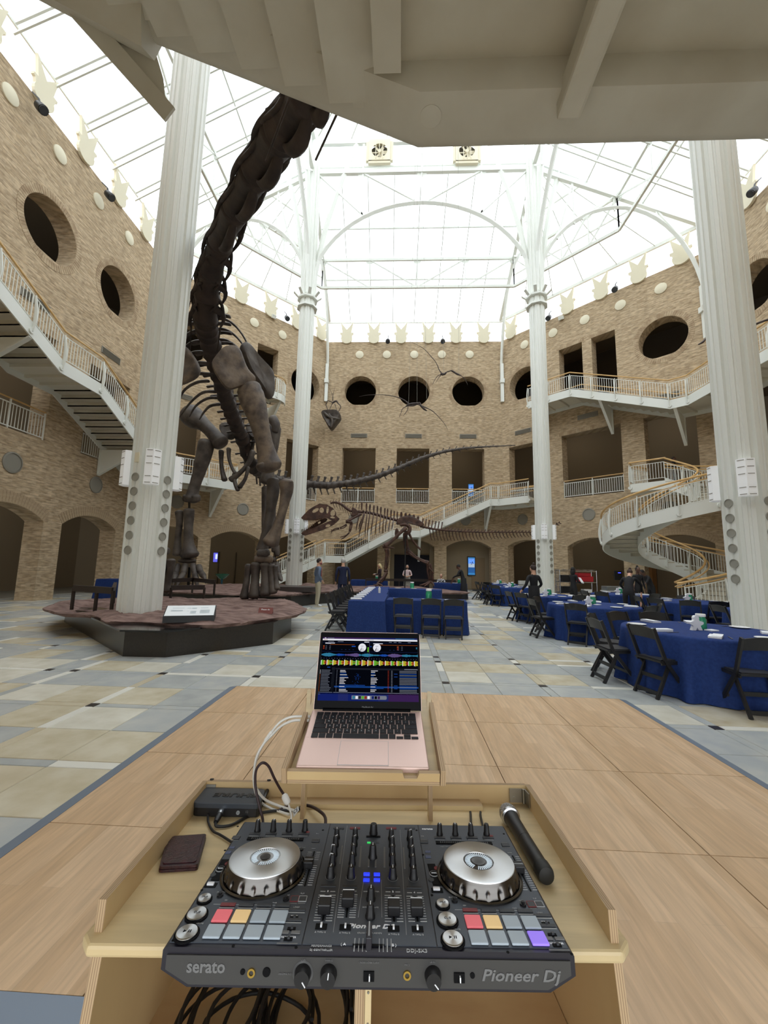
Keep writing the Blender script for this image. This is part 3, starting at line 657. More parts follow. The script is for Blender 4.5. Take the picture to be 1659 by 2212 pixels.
def stair(t, nodes, width, side=1, sl=.3, inner_rail=True, posts=True, step=.125, end_rail=()):
    """nodes: floor points along the outer edge; the walkway lies on the SIDE of it (1 = left of travel)"""
    N = [V(n) for n in nodes]; k = len(N); nor = []
    for i in range(k):
        ds = [(N[j + 1] - N[j]) for j in (i - 1, i) if 0 <= j < k - 1]
        ns = [V((-d.y, d.x, 0)).normalized() * side for d in ds]
        b = sum(ns, V((0, 0, 0))).normalized(); nor.append(b / max(.5, b.dot(ns[0])))
    I = [N[i] + nor[i] * width for i in range(k)]
    z = V((0, 0, 1))
    for L_, nm, o_ in ((N, 'stringer', 1), (I, 'stringer', -1)):
        for a, b in zip(L_, L_[1:]):
            m = MB(); m.beam(a + z * (.08 - .225), b + z * (.08 - .225), .05, .45, up=z) if abs(a.z - b.z) < .01 else None
            if abs(a.z - b.z) > .01:
                q = V(((b - a).y, -(b - a).x, 0)).normalized() * .025
                m.add([a - q - z * .37, b - q - z * .37, b - q + z * .1, a - q + z * .1, a + q - z * .37, b + q - z * .37, b + q + z * .1, a + q + z * .1], [(0, 1, 2, 3), (7, 6, 5, 4), (0, 4, 5, 1), (1, 5, 6, 2), (2, 6, 7, 3), (3, 7, 4, 0)])
            m.build(nm, M['white'], t)
    for i in range(k - 1):
        a, b, c, d = N[i], N[i + 1], I[i + 1], I[i]
        if abs(a.z - b.z) < .01:
            m = MB(); m.add([p - z * h for h in (.16, .0) for p in (a, b, c, d)], [(0, 1, 2, 3), (7, 6, 5, 4), (0, 4, 5, 1), (1, 5, 6, 2), (2, 6, 7, 3), (3, 7, 4, 0)])
            n = max(1, int((b - a).length / .9))
            for j in range(1, n + 1): s = j / (n + 1); m.beam(a.lerp(b, s) - z * .21, d.lerp(c, s) - z * .21, .08, .1)
            m.build('landing', M['under'], t)
        else:
            n = max(2, round(abs(a.z - b.z) / .172))
            for j in range(n):
                lo, hi = (a, b) if a.z < b.z else (b, a); li, hi_ = (d, c) if a.z < b.z else (c, d)
                s0, s1 = j / n, (j + 1) / n; zt = lo.z + (hi.z - lo.z) * s1 - .17
                P = [lo.lerp(hi, s0), lo.lerp(hi, s1), li.lerp(hi_, s1), li.lerp(hi_, s0)]
                T_ = [V((p.x, p.y, zt)) for p in P]
                m = MB(); m.add([p - z * .05 for p in T_] + T_, [(0, 1, 2, 3), (7, 6, 5, 4), (0, 4, 5, 1), (1, 5, 6, 2), (2, 6, 7, 3), (3, 7, 4, 0)])
                m.add([T_[1] - z * .05, T_[2] - z * .05, T_[2] + z * .12, T_[1] + z * .12], [(0, 1, 2, 3)])
                m.build('tread', M['treadm'], t)
    rails = [(N, -1)] + ([(I, 1)] if inner_rail == 2 else [])
    for L_, sg in rails:
        for i in range(k - 1):
            a, b = L_[i], L_[i + 1]; out = nor[i] * -1 * (1 if sg < 0 else -1); ln = (b - a).length; n = max(1, round(ln / 1.45))
            for j in range(n):
                p, q = a.lerp(b, j / n), a.lerp(b, (j + 1) / n); rail_panel(t, p + z * .06, q + z * .06, step)
                if posts: post(t, p, out)
        if posts: post(t, L_[-1], nor[-1] * (-1 if sg < 0 else 1))
        m = MB(); m.tube([p + z * 1.12 - nor[i] * (.0) for i, p in enumerate(L_)], .034, 8); m.build('handrail', M['hand'], t)
    if inner_rail == 1:
        m = MB(); m.tube([p + z * .95 - nor[i] * .12 for i, p in enumerate(I)], .03, 8); m.tube([p + z * .68 - nor[i] * .12 for i, p in enumerate(I)], .022, 8); m.build('handrail', M['hand'], t)
    return N, I, nor
def bracket(t, o, w_, drop=1.25):
    """triangular plate and sloping strut from the outer edge O back and down to the wall at W_"""
    o, w_ = V(o), V(w_); z = V((0, 0, 1)); lo = w_ - z * drop
    m = MB(); sd = (w_ - o).cross(z).normalized() * .012; tri = [o, w_, lo]
    m.add([p - sd for p in tri] + [p + sd for p in tri], [(0, 1, 2), (5, 4, 3), (0, 3, 4, 1), (1, 4, 5, 2), (2, 5, 3, 0)])
    m.beam(o, lo, .14, .05, up=sd.cross(lo - o)); m.beam(w_, lo, .14, .05, up=(w_ - o)); m.build('bracket', M['white'], t)
# left stair: from level three down along the left wall to the level-two landing
t = thing('staircase', 'white steel staircase descending along the left brick wall, behind the near left column', 'staircase', (-11.6, 12.5, 8.15))
lbp = lambda u, off, z: FP('back_left', u, z, -off)
NL = [(-11.6, 5.2, 11.75), (-11.6, 12.54, 8.15), (-11.6, 14.36, 8.15), (-11.6, 18.76, L2), (-11.6, 19.91, L2), lbp(3.97, 1.9, L2)]
stair(t, NL, 1.85, side=1, inner_rail=1)
for y, zz in ((11.35, 8.35), (17.1, 6.4), (5.9, 11.0)): bracket(t, (-11.6, y, zz), (-13.45, y, zz), 1.15)
a, b = lbp(3.97, 1.9, L2), lbp(3.97, .05, L2); rail_panel(t, a + V((0, 0, .06)), b + V((0, 0, .06)))
m = MB(); m.tube([a + V((0, 0, 1.12)), b + V((0, 0, 1.12))], .034, 8); m.build('handrail', M['hand'], t)
bracket(t, lbp(3.3, 1.9, L2 - .3), lbp(3.3, .05, L2 - .3), 1.5)
# level-three balcony on the back-left wall, beside the sauropod shoulder
t = thing('balcony', 'white balcony with rounded end under the upper doorway, beside the sauropod shoulder', 'balcony', lbp(5.5, 1, L3))
arcp = [lbp(6.1 + .95 * sin(a), 1.0 + .95 * cos(a), L3) for a in [0, .35, .7, 1.05, 1.3]]
stair(t, [lbp(3.4, 1.9, L3)] + [lbp(5.2, 1.95, L3)] + arcp[:1], 1.85, side=1, inner_rail=0)
stair(t, arcp, .95, side=1, inner_rail=0, posts=False)
bracket(t, lbp(6.5, 1.7, L3 - .3), lbp(6.5, .05, L3 - .3), 1.6)
# right walkway from level three down past the round opening
rbp = lambda u, off, z: FP('back_right', u, z, -off)
t = thing('walkway', 'white upper walkway and stair with brackets along the right brick wall, above the spiral stair', 'staircase', rbp(7, 1.9, L3))
NR = [rbp(3.0, 1.9, L3), rbp(5.65, 1.9, L3), rbp(10.41, 1.9, 9.85), rbp(11.16, 1.9, 9.85), (13.65, 17.6, 9.85), (13.65, 12., 9.85)]
stair(t, NR, 1.85, side=1, inner_rail=1)
for u, zz in ((3.2, L3 - .3), (7.2, 10.95), (10.6, 9.55)): bracket(t, rbp(u, 1.9, zz), rbp(u, .05, zz), 1.55)
# back stair behind the theropod
t = thing('staircase', 'white steel staircase rising along the back wall behind the theropod skeleton', 'staircase', (.7, 26.6, 2))
bp_ = lambda u, z, off=1.9: FP('back', u, z, -off)
NB = [bp_(.67, 2.05), bp_(2.03, 2.05), bp_(5.11, 3.8), bp_(6.92, 3.8), bp_(11.49, L2), bp_(12.01, L2), rbp(2.9, 1.9, L2)]
stair(t, NB, 1.8, side=1, inner_rail=1, step=.135)
stair(t, [(-8.55, 23.5, .0), bp_(.67, 2.05)], 1.2, side=1, inner_rail=2, step=.135)
for u, zz in ((1.9, 1.75), (6.9, 3.5), (11.5, 5.6)): bracket(t, bp_(u, zz), bp_(u, zz, .05), 1.6)
# overhead stair landing above the camera
t = thing('overhead_landing', 'large beige stair landing overhead, seen from below at the top of the picture', 'landing', (1, 2, 5.45))
ZU = 5.45; YF = 3.36; z = V((0, 0, 1))
xl, zl = -2.57, 6.73
bm_ = M['beige']
m = MB(); m.box((3.55, .95, ZU + .29), (8.1, 4.5, .1)); m.build('soffit', bm_, t)
m = MB()
prof = [(YF - .06, 0), (YF + .03, .03), (YF + .07, .12), (YF + .07, .55), (YF - .5, .55), (YF - .5, .1), (YF - .45, 0)]
def sweep(mb, path):
    n = len(prof); vs = []
    for (x, dz) in path: vs += [(x, y, ZU + dz + zz) for y, zz in prof]
    fs = [(i * n + j, i * n + (j + 1) % n, (i + 1) * n + (j + 1) % n, (i + 1) * n + j) for i in range(len(path) - 1) for j in range(n)]
    mb.add(vs, fs + [tuple(range(n))[::-1], tuple((len(path) - 1) * n + j for j in range(n))])
sweep(m, [(xl, zl - ZU), (.1, 0), (7.6, 0)]); m.build('edge_beam', bm_, t, smooth=True, angle=50)
y1, y2 = F(1100, 202, ZU + .1).y, F(1100, 151, ZU + .16).y
m = MB(); m.box((3.9, (YF - .45 + y1) / 2, ZU + .14), (7.4, YF - .45 - y1 + .02, .1)); m.box((3.9, (y1 + y2) / 2 - .03, ZU + .21), (7.4, y1 - y2 - .04, .1)); m.build('cover_strip', bm_, t)
M['seam'] = mat('dark_shadow_gap', srgb(84, 80, 70), .9)
for yy, zz in ((y1 - .012, ZU + .155), (y2 - .012, ZU + .215)):
    for i in range(9): m = MB(); m.box((.5 + i * .56 + (.2 if i > 2 else 0), yy, zz), (.42, .016, .012)); m.build('gap', M['seam'], t)
m = MB(); m.beam((1.36, YF - .3, ZU - .02), (1.36, -1.3, ZU - .02), .2, .24); m.build('rib', bm_, t, bevel=.03)
m = MB(); m.beam((-.17, YF - .55, ZU + .2), (-.17, -1.3, ZU + .2), .22, .3); m.build('rib', bm_, t)
m = MB(); R = Matrix.Identity(3); m.lathe([(.088, -.004), (.094, -.004), (.094, .01), (.088, .01)], 32, (.2, YF - .26, ZU)); m.build('round_cover', bm_, t)
for i in range(9):      # undersides of the steps of the flight that climbs to the left
    x1 = -.28 - i * .42; zz = ZU + .26 + i * .198
    m = MB(); m.box((x1 - .21, .95, zz), (.44, 4.4, .06)); m.box((x1 - .41, .95, zz + .11), (.03, 4.4, .24)); m.build('tread', bm_, t)
m = MB(); m.tube([(xl + .05, YF - .1, zl + .1), (xl - 1.2, YF - .5, zl + .45), (xl - 2.4, YF - 1.3, zl + .9)], .26, 6, asp=1.3); m.build('edge_beam', bm_, t)
a, b = W(367, 248, 3.75), W(95, -60, 3.0); nrm = (b - a).normalized()
c = W(330, 92, 3.45)
m = MB(); m.beam(a, b, .17, .07, up=(0, 1, .3)); m.build('bracket', bm_, t); m = MB(); m.add([a + (b - a) * .03, a + (b - a) * .52, W(200, 10, 3.3), c, W(353, 170, 3.6)], [(0, 1, 2, 3, 4)]); m.build('bracket', bm_, t)
m = MB(); m.tube([W(672, 20, 3.0), W(700, 45, 2.95), W(722, 70, 2.95)], .006, 6); m.tube([W(730, 100, 3.1), W(718, 120, 3.1), W(735, 128, 3.1), W(722, 127, 3.1), W(727, 150, 3.15)], .004, 6); m.build('loose_wire', M['vent'], t)
# ================================================================= spiral stair
t = thing('spiral_stair', 'white spiral staircase with tan handrails in front of the right brick wall', 'staircase', (12.2, 19, 0))
SX, SY, RO, RI, A0, A1 = 12.15, 19.0, 2.72, 1.2, 243, 778
def sp(a, r, dz=0): z_ = (a - A0) / 90 * 1.0; return V((SX + r * cos(radians(a)), SY + r * sin(radians(a)), z_ + dz))
def band(r, d0, d1, a0=A0, a1=A1, n=72, th=.05):
    m = MB(); vs = []
    for i in range(n + 1):
        a = a0 + (a1 - a0) * i / n
        vs += [sp(a, r, d0), sp(a, r, d1), sp(a, r - th, d1), sp(a, r - th, d0)]
    for v in vs: v.z = max(v.z, .0)
    return m.add(vs, [(i * 4 + j, i * 4 + (j + 1) % 4, i * 4 + 4 + (j + 1) % 4, i * 4 + 4 + j) for i in range(n) for j in range(4)])
band(RO, -.42, .1).build('stringer', M['white'], t, smooth=True, angle=50); band(RI, -.42, .1, th=-.05).build('stringer', M['white'], t, smooth=True, angle=50)
nst = 35
for i in range(nst):
    a, b = A0 + (A1 - A0) * i / nst, A0 + (A1 - A0) * (i + 1) / nst; zt = (b - A0) / 90 - .04
    P = [sp(a, RO - .05), sp(b, RO - .05), sp(b, RI), sp(a, RI)]
    for p in P: p.z = zt
    z_ = V((0, 0, 1)); m = MB(); m.add([p - z_ * .05 for p in P] + P, [(0, 1, 2, 3), (7, 6, 5, 4), (0, 4, 5, 1), (1, 5, 6, 2), (2, 6, 7, 3), (3, 7, 4, 0)])
    m.add([P[0] - z_ * .2, P[3] - z_ * .2, P[3], P[0]], [(0, 1, 2, 3)]); m.build('tread', M['treadm'], t)
for r, step in ((RO - .02, 30), (RI, 45)):
    a = A0 + 2
    while a < A1:
        b = min(a + step, A1); m = MB(); n = max(3, int(radians(b - a) * r / .12))
        for h in (.12, .9): m.tube([sp(a + (b - a) * i / 8, r, h) for i in range(9)], .016, 5)
        for i in range(n + 1): q = a + (b - a) * i / n; m.beam(sp(q, r, .12), sp(q, r, .9), .02, .02, up=sp(q, 1) - sp(q, 0))
        m.build('railing_panel', M['white'], t); post(t, sp(a, r), (sp(a, 1) - sp(a, 0)) * (1 if r > 2 else -1)); a = b
    m = MB(); m.tube([sp(A0 - 3 + (A1 - A0 + 3) * i / 90, r, 1.12) for i in range(91)], .042, 8); m.build('handrail', M['hand'], t, smooth=True)
    m = MB(); m.tube([sp(A0 - 3 + (A1 - A0 + 3) * i / 90, r + (-.12 if r > 2 else .12), .95) for i in range(91)], .026, 8); m.build('handrail', M['hand'], t, smooth=True)
m = MB(); pl = [rbp(8.9, .0, 0), rbp(8.9, 1.3, 0), rbp(8.2, 2.1, 0), rbp(8.3, 3.0, 0)] + [sp(a, RI) for a in (560 + 360 - 180, 760, 775)] + [sp(778, RO), rbp(11.0, .0, 0)]
pl = [rbp(8.8, .02, 0), rbp(8.4, 1.1, 0), rbp(8.5, 2.0, 0), V((SX + RI * cos(radians(55)), SY + RI * sin(radians(55)), 0)), V((SX + RO * cos(radians(58)), SY + RO * sin(radians(58)), 0)), rbp(11.2, .02, 0)]
m.prism([(p.x, p.y) for p in pl], L2 - .42, L2); m.build('landing', M['white'], t)
for a, b in zip(pl[:3], pl[1:4]):
    rail_panel(t, V((a.x, a.y, L2 + .05)), V((b.x, b.y, L2 + .05))); post(t, V((a.x, a.y, L2)), V((-.6, -.6, 0)))
    m = MB(); m.tube([V((a.x, a.y, L2 + 1.12)), V((b.x, b.y, L2 + 1.12))], .04, 8); m.build('handrail', M['hand'], t)
# ================================================================= rock platforms
def poly_at(P, s):      # point on a closed polyline, s in 0..1
    k = len(P); L = [(P[(i + 1) % k] - P[i]).length for i in range(k)]; q = s % 1 * sum(L)
    for i in range(k):
        if q <= L[i]: return P[i].lerp(P[(i + 1) % k], q / L[i])
        q -= L[i]
    return P[0]
def smooth_poly(P, n=160, it=6):
    Q = [poly_at(P, i / n) for i in range(n)]
    for _ in range(it): Q = [(Q[i - 1] + Q[i] * 2 + Q[(i + 1) % n]) / 4 for i in range(n)]
    return Q
from mathutils import noise as NZ
def rockh(x, y, amp):
    h = NZ.noise(V((x * .5, y * .5, 3))) * .9 + .55 * NZ.noise(V((x * 1.1, y * 2.3, 9))) + .3 * NZ.noise(V((x * 3, y * 6, 1)))
    q = math.floor(h * 6) / 6; f = h * 6 - math.floor(h * 6); return amp * (q + min(1, f * 5) / 6 * .85 + .05 * f)
M['rock'] = mat('red_brown_rock', srgb(142, 118, 110), .85, col2=srgb(100, 78, 72), scale=2.6, detail=12, bump=1.0, bscale=11, stretch=(1, 2.6, 3), contrast=(.36, .62), spec=.3)
def rock_slab(t, P, z0, z1, amp, name='rock_slab', ctr=None, rings=44):
    n = len(P); c = ctr or sum(P, V((0, 0, 0))) / n; vs = []
    rr = [i / rings for i in range(1, rings + 1)]
    def edge(p, i, q): return 1 + .018 * NZ.noise(V((p.x * 3, p.y * 3, q)))
    for q in rr:
        for i, p in enumerate(P):
            x = c.lerp(p, q * (edge(p, i, 0) if q > .95 else 1)); fall = max(0, (q - .86) / .14)
            vs.append(V((x.x, x.y, z1 + rockh(x.x, x.y, amp) * (1 - fall * .6) - fall ** 2 * .05)))
    for d, s in ((.35, 1.006), (.7, 1.0), (1, .985)):
        for i, p in enumerate(P): x = c.lerp(p, s * edge(p, i, d * 5)); vs.append(V((x.x, x.y, z1 + (z0 - z1) * d)))
    vs.append(V((c.x, c.y, z1 + rockh(c.x, c.y, amp)))); R = rings + 3
    fs = [(j * n + i, j * n + (i + 1) % n, (j + 1) * n + (i + 1) % n, (j + 1) * n + i) for j in range(R - 1) for i in range(n)]
    fs += [(len(vs) - 1, (i + 1) % n, i) for i in range(n)]; fs = [f[::-1] for f in fs]
    m = MB(); m.add(vs, fs); return m.build(name, M['rock'], t, smooth=True, angle=35)
t = thing('rock_platform', 'near rock platform with black granite base under the sauropod front legs', 'platform', (-5, 9.5, 0))
PA = [F(*p) for p in ((92, 1310, .5), (128, 1297, .5), (240, 1290, .5), (420, 1290, .5), (560, 1290, .5), (632, 1297, .5), (664, 1318, .45), (640, 1330, .45), (560, 1341, .45), (470, 1352, .45), (370, 1350, .45), (300, 1344, .45), (228, 1346, .45), (214, 1334, .45), (185, 1329, .45), (130, 1327, .45))]
PA = [V((p.x, p.y, 0)) for p in PA]; SA = smooth_poly(PA, 240, 2); rock_slab(t, SA, .4, .5, .13, ctr=V((-5.0, 9.4, 0)))
BA = [(-8.3, 10.0), (-4.47, 6.64), (-3.77, 6.66), (-2.45, 8.0), (-2.5, 9.5), (-3.6, 11.8), (-6.6, 12.9)]
m = MB(); m.prism(BA, .0, .40); m.build('granite_base', M['stoneblk'], t); m = MB(); m.prism([(-8.42, 10.0), (-4.5, 6.55), (-3.74, 6.57), (-3.4, 7.0), (-6, 10)], .4, .43); m.build('granite_top', mat('polished_black_granite', srgb(34, 34, 34), .12), t)
t = thing('rock_platform', 'far rock platform with black base under the theropod and the sauropod hind legs', 'platform', (-3, 18, 0))
PB = [V(p) for p in ((-9.2, 14.6, 0), (-6., 14.1, 0), (-3.9, 14.3, 0), (-3.5, 15.7, 0), (-2.7, 16.9, 0), (-1.4, 17.6, 0), (1.5, 17.5, 0), (3.0, 18.0, 0), (2.9, 18.9, 0), (1.8, 20.6, 0), (-1.5, 21.6, 0), (-5, 21.9, 0), (-8.2, 21, 0), (-9.8, 17.5, 0))]
SB = smooth_poly(PB, 200, 3); rock_slab(t, SB, .4, .5, .13, ctr=V((-4.0, 18.2, 0)))
m = MB(); m.prism([(p.x * .94 - .2, p.y * .96 + .75) for p in PB], 0, .4); m.build('black_base', M['stoneblk'], t)
m = MB(); m.prism([(-5.3, 15.3), (-3.4, 15.4), (-3.1, 16.0), (-4.2, 16.6), (-5.4, 16.4)], .5, .68); m.build('dark_plinth', mat('dark_plinth', srgb(60, 52, 50), .5), t)
def bench(label, pts, z0=.5, h=.42):
    P = [V(p) for p in pts]; t = thing('rail_bar', label, 'barrier', (P[0].x, P[0].y, z0)); m = MB()
    for a, b in zip(P, P[1:]): m.beam(a + V((0, 0, z0 + h)), b + V((0, 0, z0 + h)), .07, .13)
    m.build('bar', M['bronze'], t)
    for p in P: m = MB(); m.beam(p + V((0, 0, z0 - .04)), p + V((0, 0, z0 + h)), .05, .05, up=(1, 0, 0)); m.build('leg', M['bronze'], t)
M['bronze'] = mat('dark_bronze_steel', srgb(44, 34, 30), .45)
bench('low dark rail bent around the left end of the near rock platform', [(p.x, p.y, 0) for p in (F(155, 1313, .5), F(205, 1318, .5), F(240, 1322, .5), F(245, 1300, .5))])
bench('dark upper bench rail in front of the clawed sauropod hind foot', [(p.x, p.y, 0) for p in (F(360, 1283, .5), F(415, 1278, .5), F(462, 1286, .5))])
bench('dark lower bench rail at the near edge of the far rock platform', [(p.x, p.y, 0) for p in (F(368, 1293, .5), F(440, 1291, .5))], h=.3)
bench('long dark rail along the rock platform in front of the woman in the white top', [(p.x, p.y, 0) for p in (F(790, 1264, .5), F(862, 1265, .5), F(925, 1266, .5), F(985, 1268, .5))], h=.3)
# signs on the near platform
pz = F(351, 1338, .55); qz = F(463, 1336, .55)
t = thing('reading_panel', 'tilted white reading panel in black frame at the front of the near rock platform', 'sign', (pz.x, pz.y, .5))
d = (qz - pz); m = MB(); b0, b1 = pz, qz; bk = V((-d.y, d.x, 0)).normalized() * .3
vs = [b0 + V((0, 0, -.06)), b1 + V((0, 0, -.06)), b1 + bk + V((0, 0, -.06)), b0 + bk + V((0, 0, -.06)), b0 + V((0, 0, .05)), b1 + V((0, 0, .05)), b1 + bk + V((0, 0, .2)), b0 + bk + V((0, 0, .2))]
m.add(vs, [(0, 3, 2, 1), (4, 5, 6, 7), (0, 1, 5, 4), (1, 2, 6, 5), (2, 3, 7, 6), (3, 0, 4, 7)]); m.build('frame', M['black'], t)
m = MB(); up_ = V((0, 0, .004)); q = [vs[4].lerp(vs[6], .02) + up_, vs[5].lerp(vs[7], .02) + up_, vs[6].lerp(vs[4], .02) + up_, vs[7].lerp(vs[5], .02) + up_]; m.add(q, [(0, 1, 2, 3)]); f_ = m.build('face', mat('white_panel_face', srgb(236, 240, 242), .25), t)
m = MB()
for s0, s1, r0, n in ((.12, .36, .72, 1), (.1, .34, .5, 2), (.42, .5, .7, 1), (.52, .62, .72, 2), (.5, .62, .4, 4), (.7, .86, .72, 1), (.7, .9, .5, 5), (.44, .46, .42, 1)):
    for i in range(n):
        y0 = r0 - i * .07; g = lambda s, r: (q[0].lerp(q[1], s)).lerp(q[3].lerp(q[2], s), r) + V((0, 0, .003)); m.add([g(s0, y0), g(s1, y0), g(s1, y0 + .03), g(s0, y0 + .03)], [(0, 1, 2, 3)])
m.build('text_lines', mat('pale_grey_print', srgb(176, 190, 196), .5), t, kind='stuff')
c = F(573, 1326, .52); t = thing('tent_sign', 'small red-brown tent sign with white print on the near rock platform', 'sign', c)
m = MB(); R = rotz(.15); m.prism([(-.02, 0), (.13, 0), (.055, .12)], -.14, .14, Matrix(((0, 0, 1), (1, 0, 0), (0, 1, 0)))); m.v = [tuple(c + R @ V(p)) for p in m.v]; m.build('card', mat('red_brown_sign', srgb(112, 52, 44), .5), t)
def text(body, mat_, size, Mx, parent=None, name='lettering', extrude=.0004, align='CENTER', shear=0, bold=0, sx=1):
    c = bpy.data.curves.new(name, 'FONT'); c.body = body; c.size = size; c.align_x = align; c.align_y = 'CENTER'; c.extrude = extrude; c.shear = shear; c.offset = bold; c.resolution_u = 2
    o = bpy.data.objects.new(name, c); COL.objects.link(o)
    dg = bpy.context.evaluated_depsgraph_get(); me = bpy.data.meshes.new_from_object(o.evaluated_get(dg)); bpy.data.objects.remove(o); bpy.data.curves.remove(c)
    o = bpy.data.objects.new(name, me); COL.objects.link(o); me.materials.clear(); me.materials.append(mat_); o.matrix_world = Mx @ Matrix.Diagonal((sx, 1, 1, 1))
    if parent is not None: o.parent = parent; o.matrix_parent_inverse = Matrix.Translation(LOC[parent.name]).inverted() if parent.get('_l') is None else Matrix.Identity(4)
    return o
WP = mat('white_print', srgb(236, 236, 234), .5)
nrm = (R @ V((0, -.85, .53))).normalized(); xx = R @ V((1, 0, 0)); yy = nrm.cross(xx)
def frame_m(o, x, y): x, y = V(x).normalized(), V(y).normalized(); z_ = x.cross(y); return Matrix(((x.x, y.x, z_.x, o.x), (x.y, y.y, z_.y, o.y), (x.z, y.z, z_.z, o.z), (0, 0, 0, 1)))
for i, s in enumerate(('Please do', 'not climb')): text(s, WP, .045, frame_m(c + R @ V((0, .018, .078 - i * .042)) + nrm * .012, xx, yy), t)
# ================================================================= dance floor
t = thing('dance_floor', 'portable wood dance floor of square panels with blue-grey edging around the console', 'floor', (0, 3.4, 0), kind='thing')
M['dance'] = wood_mat('blond_plank_laminate', srgb(214, 184, 150), srgb(198, 166, 130), 1, .1, 1.6, .35, grain=34)
PX, PY, X0, Y0 = .9235, .905, -2.01, 1.585; H_ = .022
q = MB(); q.box((0, 0, H_ / 2), (PX - .006, PY - .006, H_)); pm = q.mesh('panel', M['dance'])
for i in range(5):
    for j in range(4):
        o = bpy.data.objects.new('panel', pm); COL.objects.link(o); o.parent = t; o.location = (X0 + (i + .5) * PX - t.location.x, Y0 + (j + .5) * PY - t.location.y, 0)
m = MB(); m.box((X0 + 2.5 * PX, Y0 + 2 * PY, .006), (5 * PX - .01, 4 * PY - .01, .012)); m.build('underlay', mat('dark_seam', srgb(52, 36, 30), .8), t)
E_ = .1; x0, x1, y0, y1 = X0, X0 + 5 * PX, Y0, Y0 + 4 * PY
M['edge'] = mat('blue_grey_aluminium', srgb(128, 140, 156), .45, metal=.3)
inn = [(x0, y0), (x1, y0), (x1, y1), (x0, y1)]; ext = [(x0 - E_, y0 - E_ - .06), (x1 + E_, y0 - E_ - .06), (x1 + E_, y1 + .03), (x0 - E_, y1 + .03)]
for i in range(4):
    j = (i + 1) % 4; m = MB(); a, b, c_, d_ = inn[i], inn[j], ext[j], ext[i]
    m.add([(a[0], a[1], H_), (b[0], b[1], H_), (c_[0], c_[1], .001), (d_[0], d_[1], .001), (a[0], a[1], 0), (b[0], b[1], 0)], [(0, 3, 2, 1), (0, 1, 5, 4)]); m.build('edging', M['edge'], t)
# ================================================================= skeletons
M['bone'] = mat('dark_fossil_bone', srgb(92, 84, 77), .55, col2=srgb(58, 50, 46), scale=2.6, detail=9, bump=.6, bscale=6, contrast=(.35, .65), spec=.4)
M['boneb'] = mat('brown_fossil_bone', srgb(116, 101, 86), .55, col2=srgb(70, 60, 54), scale=3.2, detail=9, bump=.6, bscale=7, contrast=(.38, .62), spec=.4)
M['boned'] = mat('neck_fossil_bone', srgb(64, 52, 46), .65, col2=srgb(44, 36, 33), scale=3, detail=9, bump=.7, bscale=6, spec=.35)
M['bonet'] = mat('theropod_fossil_bone', srgb(92, 64, 52), .6, col2=srgb(56, 38, 32), scale=5, detail=8, bump=.5, bscale=14, spec=.4)
M['rod'] = mat('black_support_rod', srgb(24, 24, 24), .5)
def bone(t, name, pts, rad, mt='bone', asp=1, n=12, wob=.05, sub=3, up=None, seed=None):
    """a bone: a smooth tube along pts (given radius at each), ends rounded off"""
    P = [V(p) for p in pts]; R = list(rad); A = list(asp) if isinstance(asp, (list, tuple)) else [asp] * len(P)
    def cr(L, i, s):
        a, b, c, d = L[max(i - 1, 0)], L[i], L[i + 1], L[min(i + 2, len(L) - 1)]
        return .5 * ((2 * b) + (c - a) * s + (2 * a - 5 * b + 4 * c - d) * s * s + (3 * b - a - 3 * c + d) * s ** 3)
    Q, RR, AA = [], [], []
    for i in range(len(P) - 1):
        for j in range(sub): s = j / sub; Q.append(cr(P, i, s)); RR.append(max(.002, cr(R, i, s))); AA.append(A[i] + (A[i + 1] - A[i]) * s)
    Q.append(P[-1]); RR.append(R[-1]); AA.append(A[-1])
    d0 = (Q[0] - Q[1]).normalized(); d1 = (Q[-1] - Q[-2]).normalized()
    Q = [Q[0] + d0 * RR[0] * .42, Q[0] + d0 * RR[0] * .28] + Q + [Q[-1] + d1 * RR[-1] * .28, Q[-1] + d1 * RR[-1] * .42]
    RR = [RR[0] * .45, RR[0] * .82] + RR + [RR[-1] * .82, RR[-1] * .45]; AA = [AA[0]] * 2 + AA + [AA[-1]] * 2
    m = MB(); m.tube(Q, RR, n, asp=AA, wob=wob, up=up, seed=seed if seed is not None else random.randint(0, 999)); return m.build(name, M[mt], t, smooth=True, angle=60)
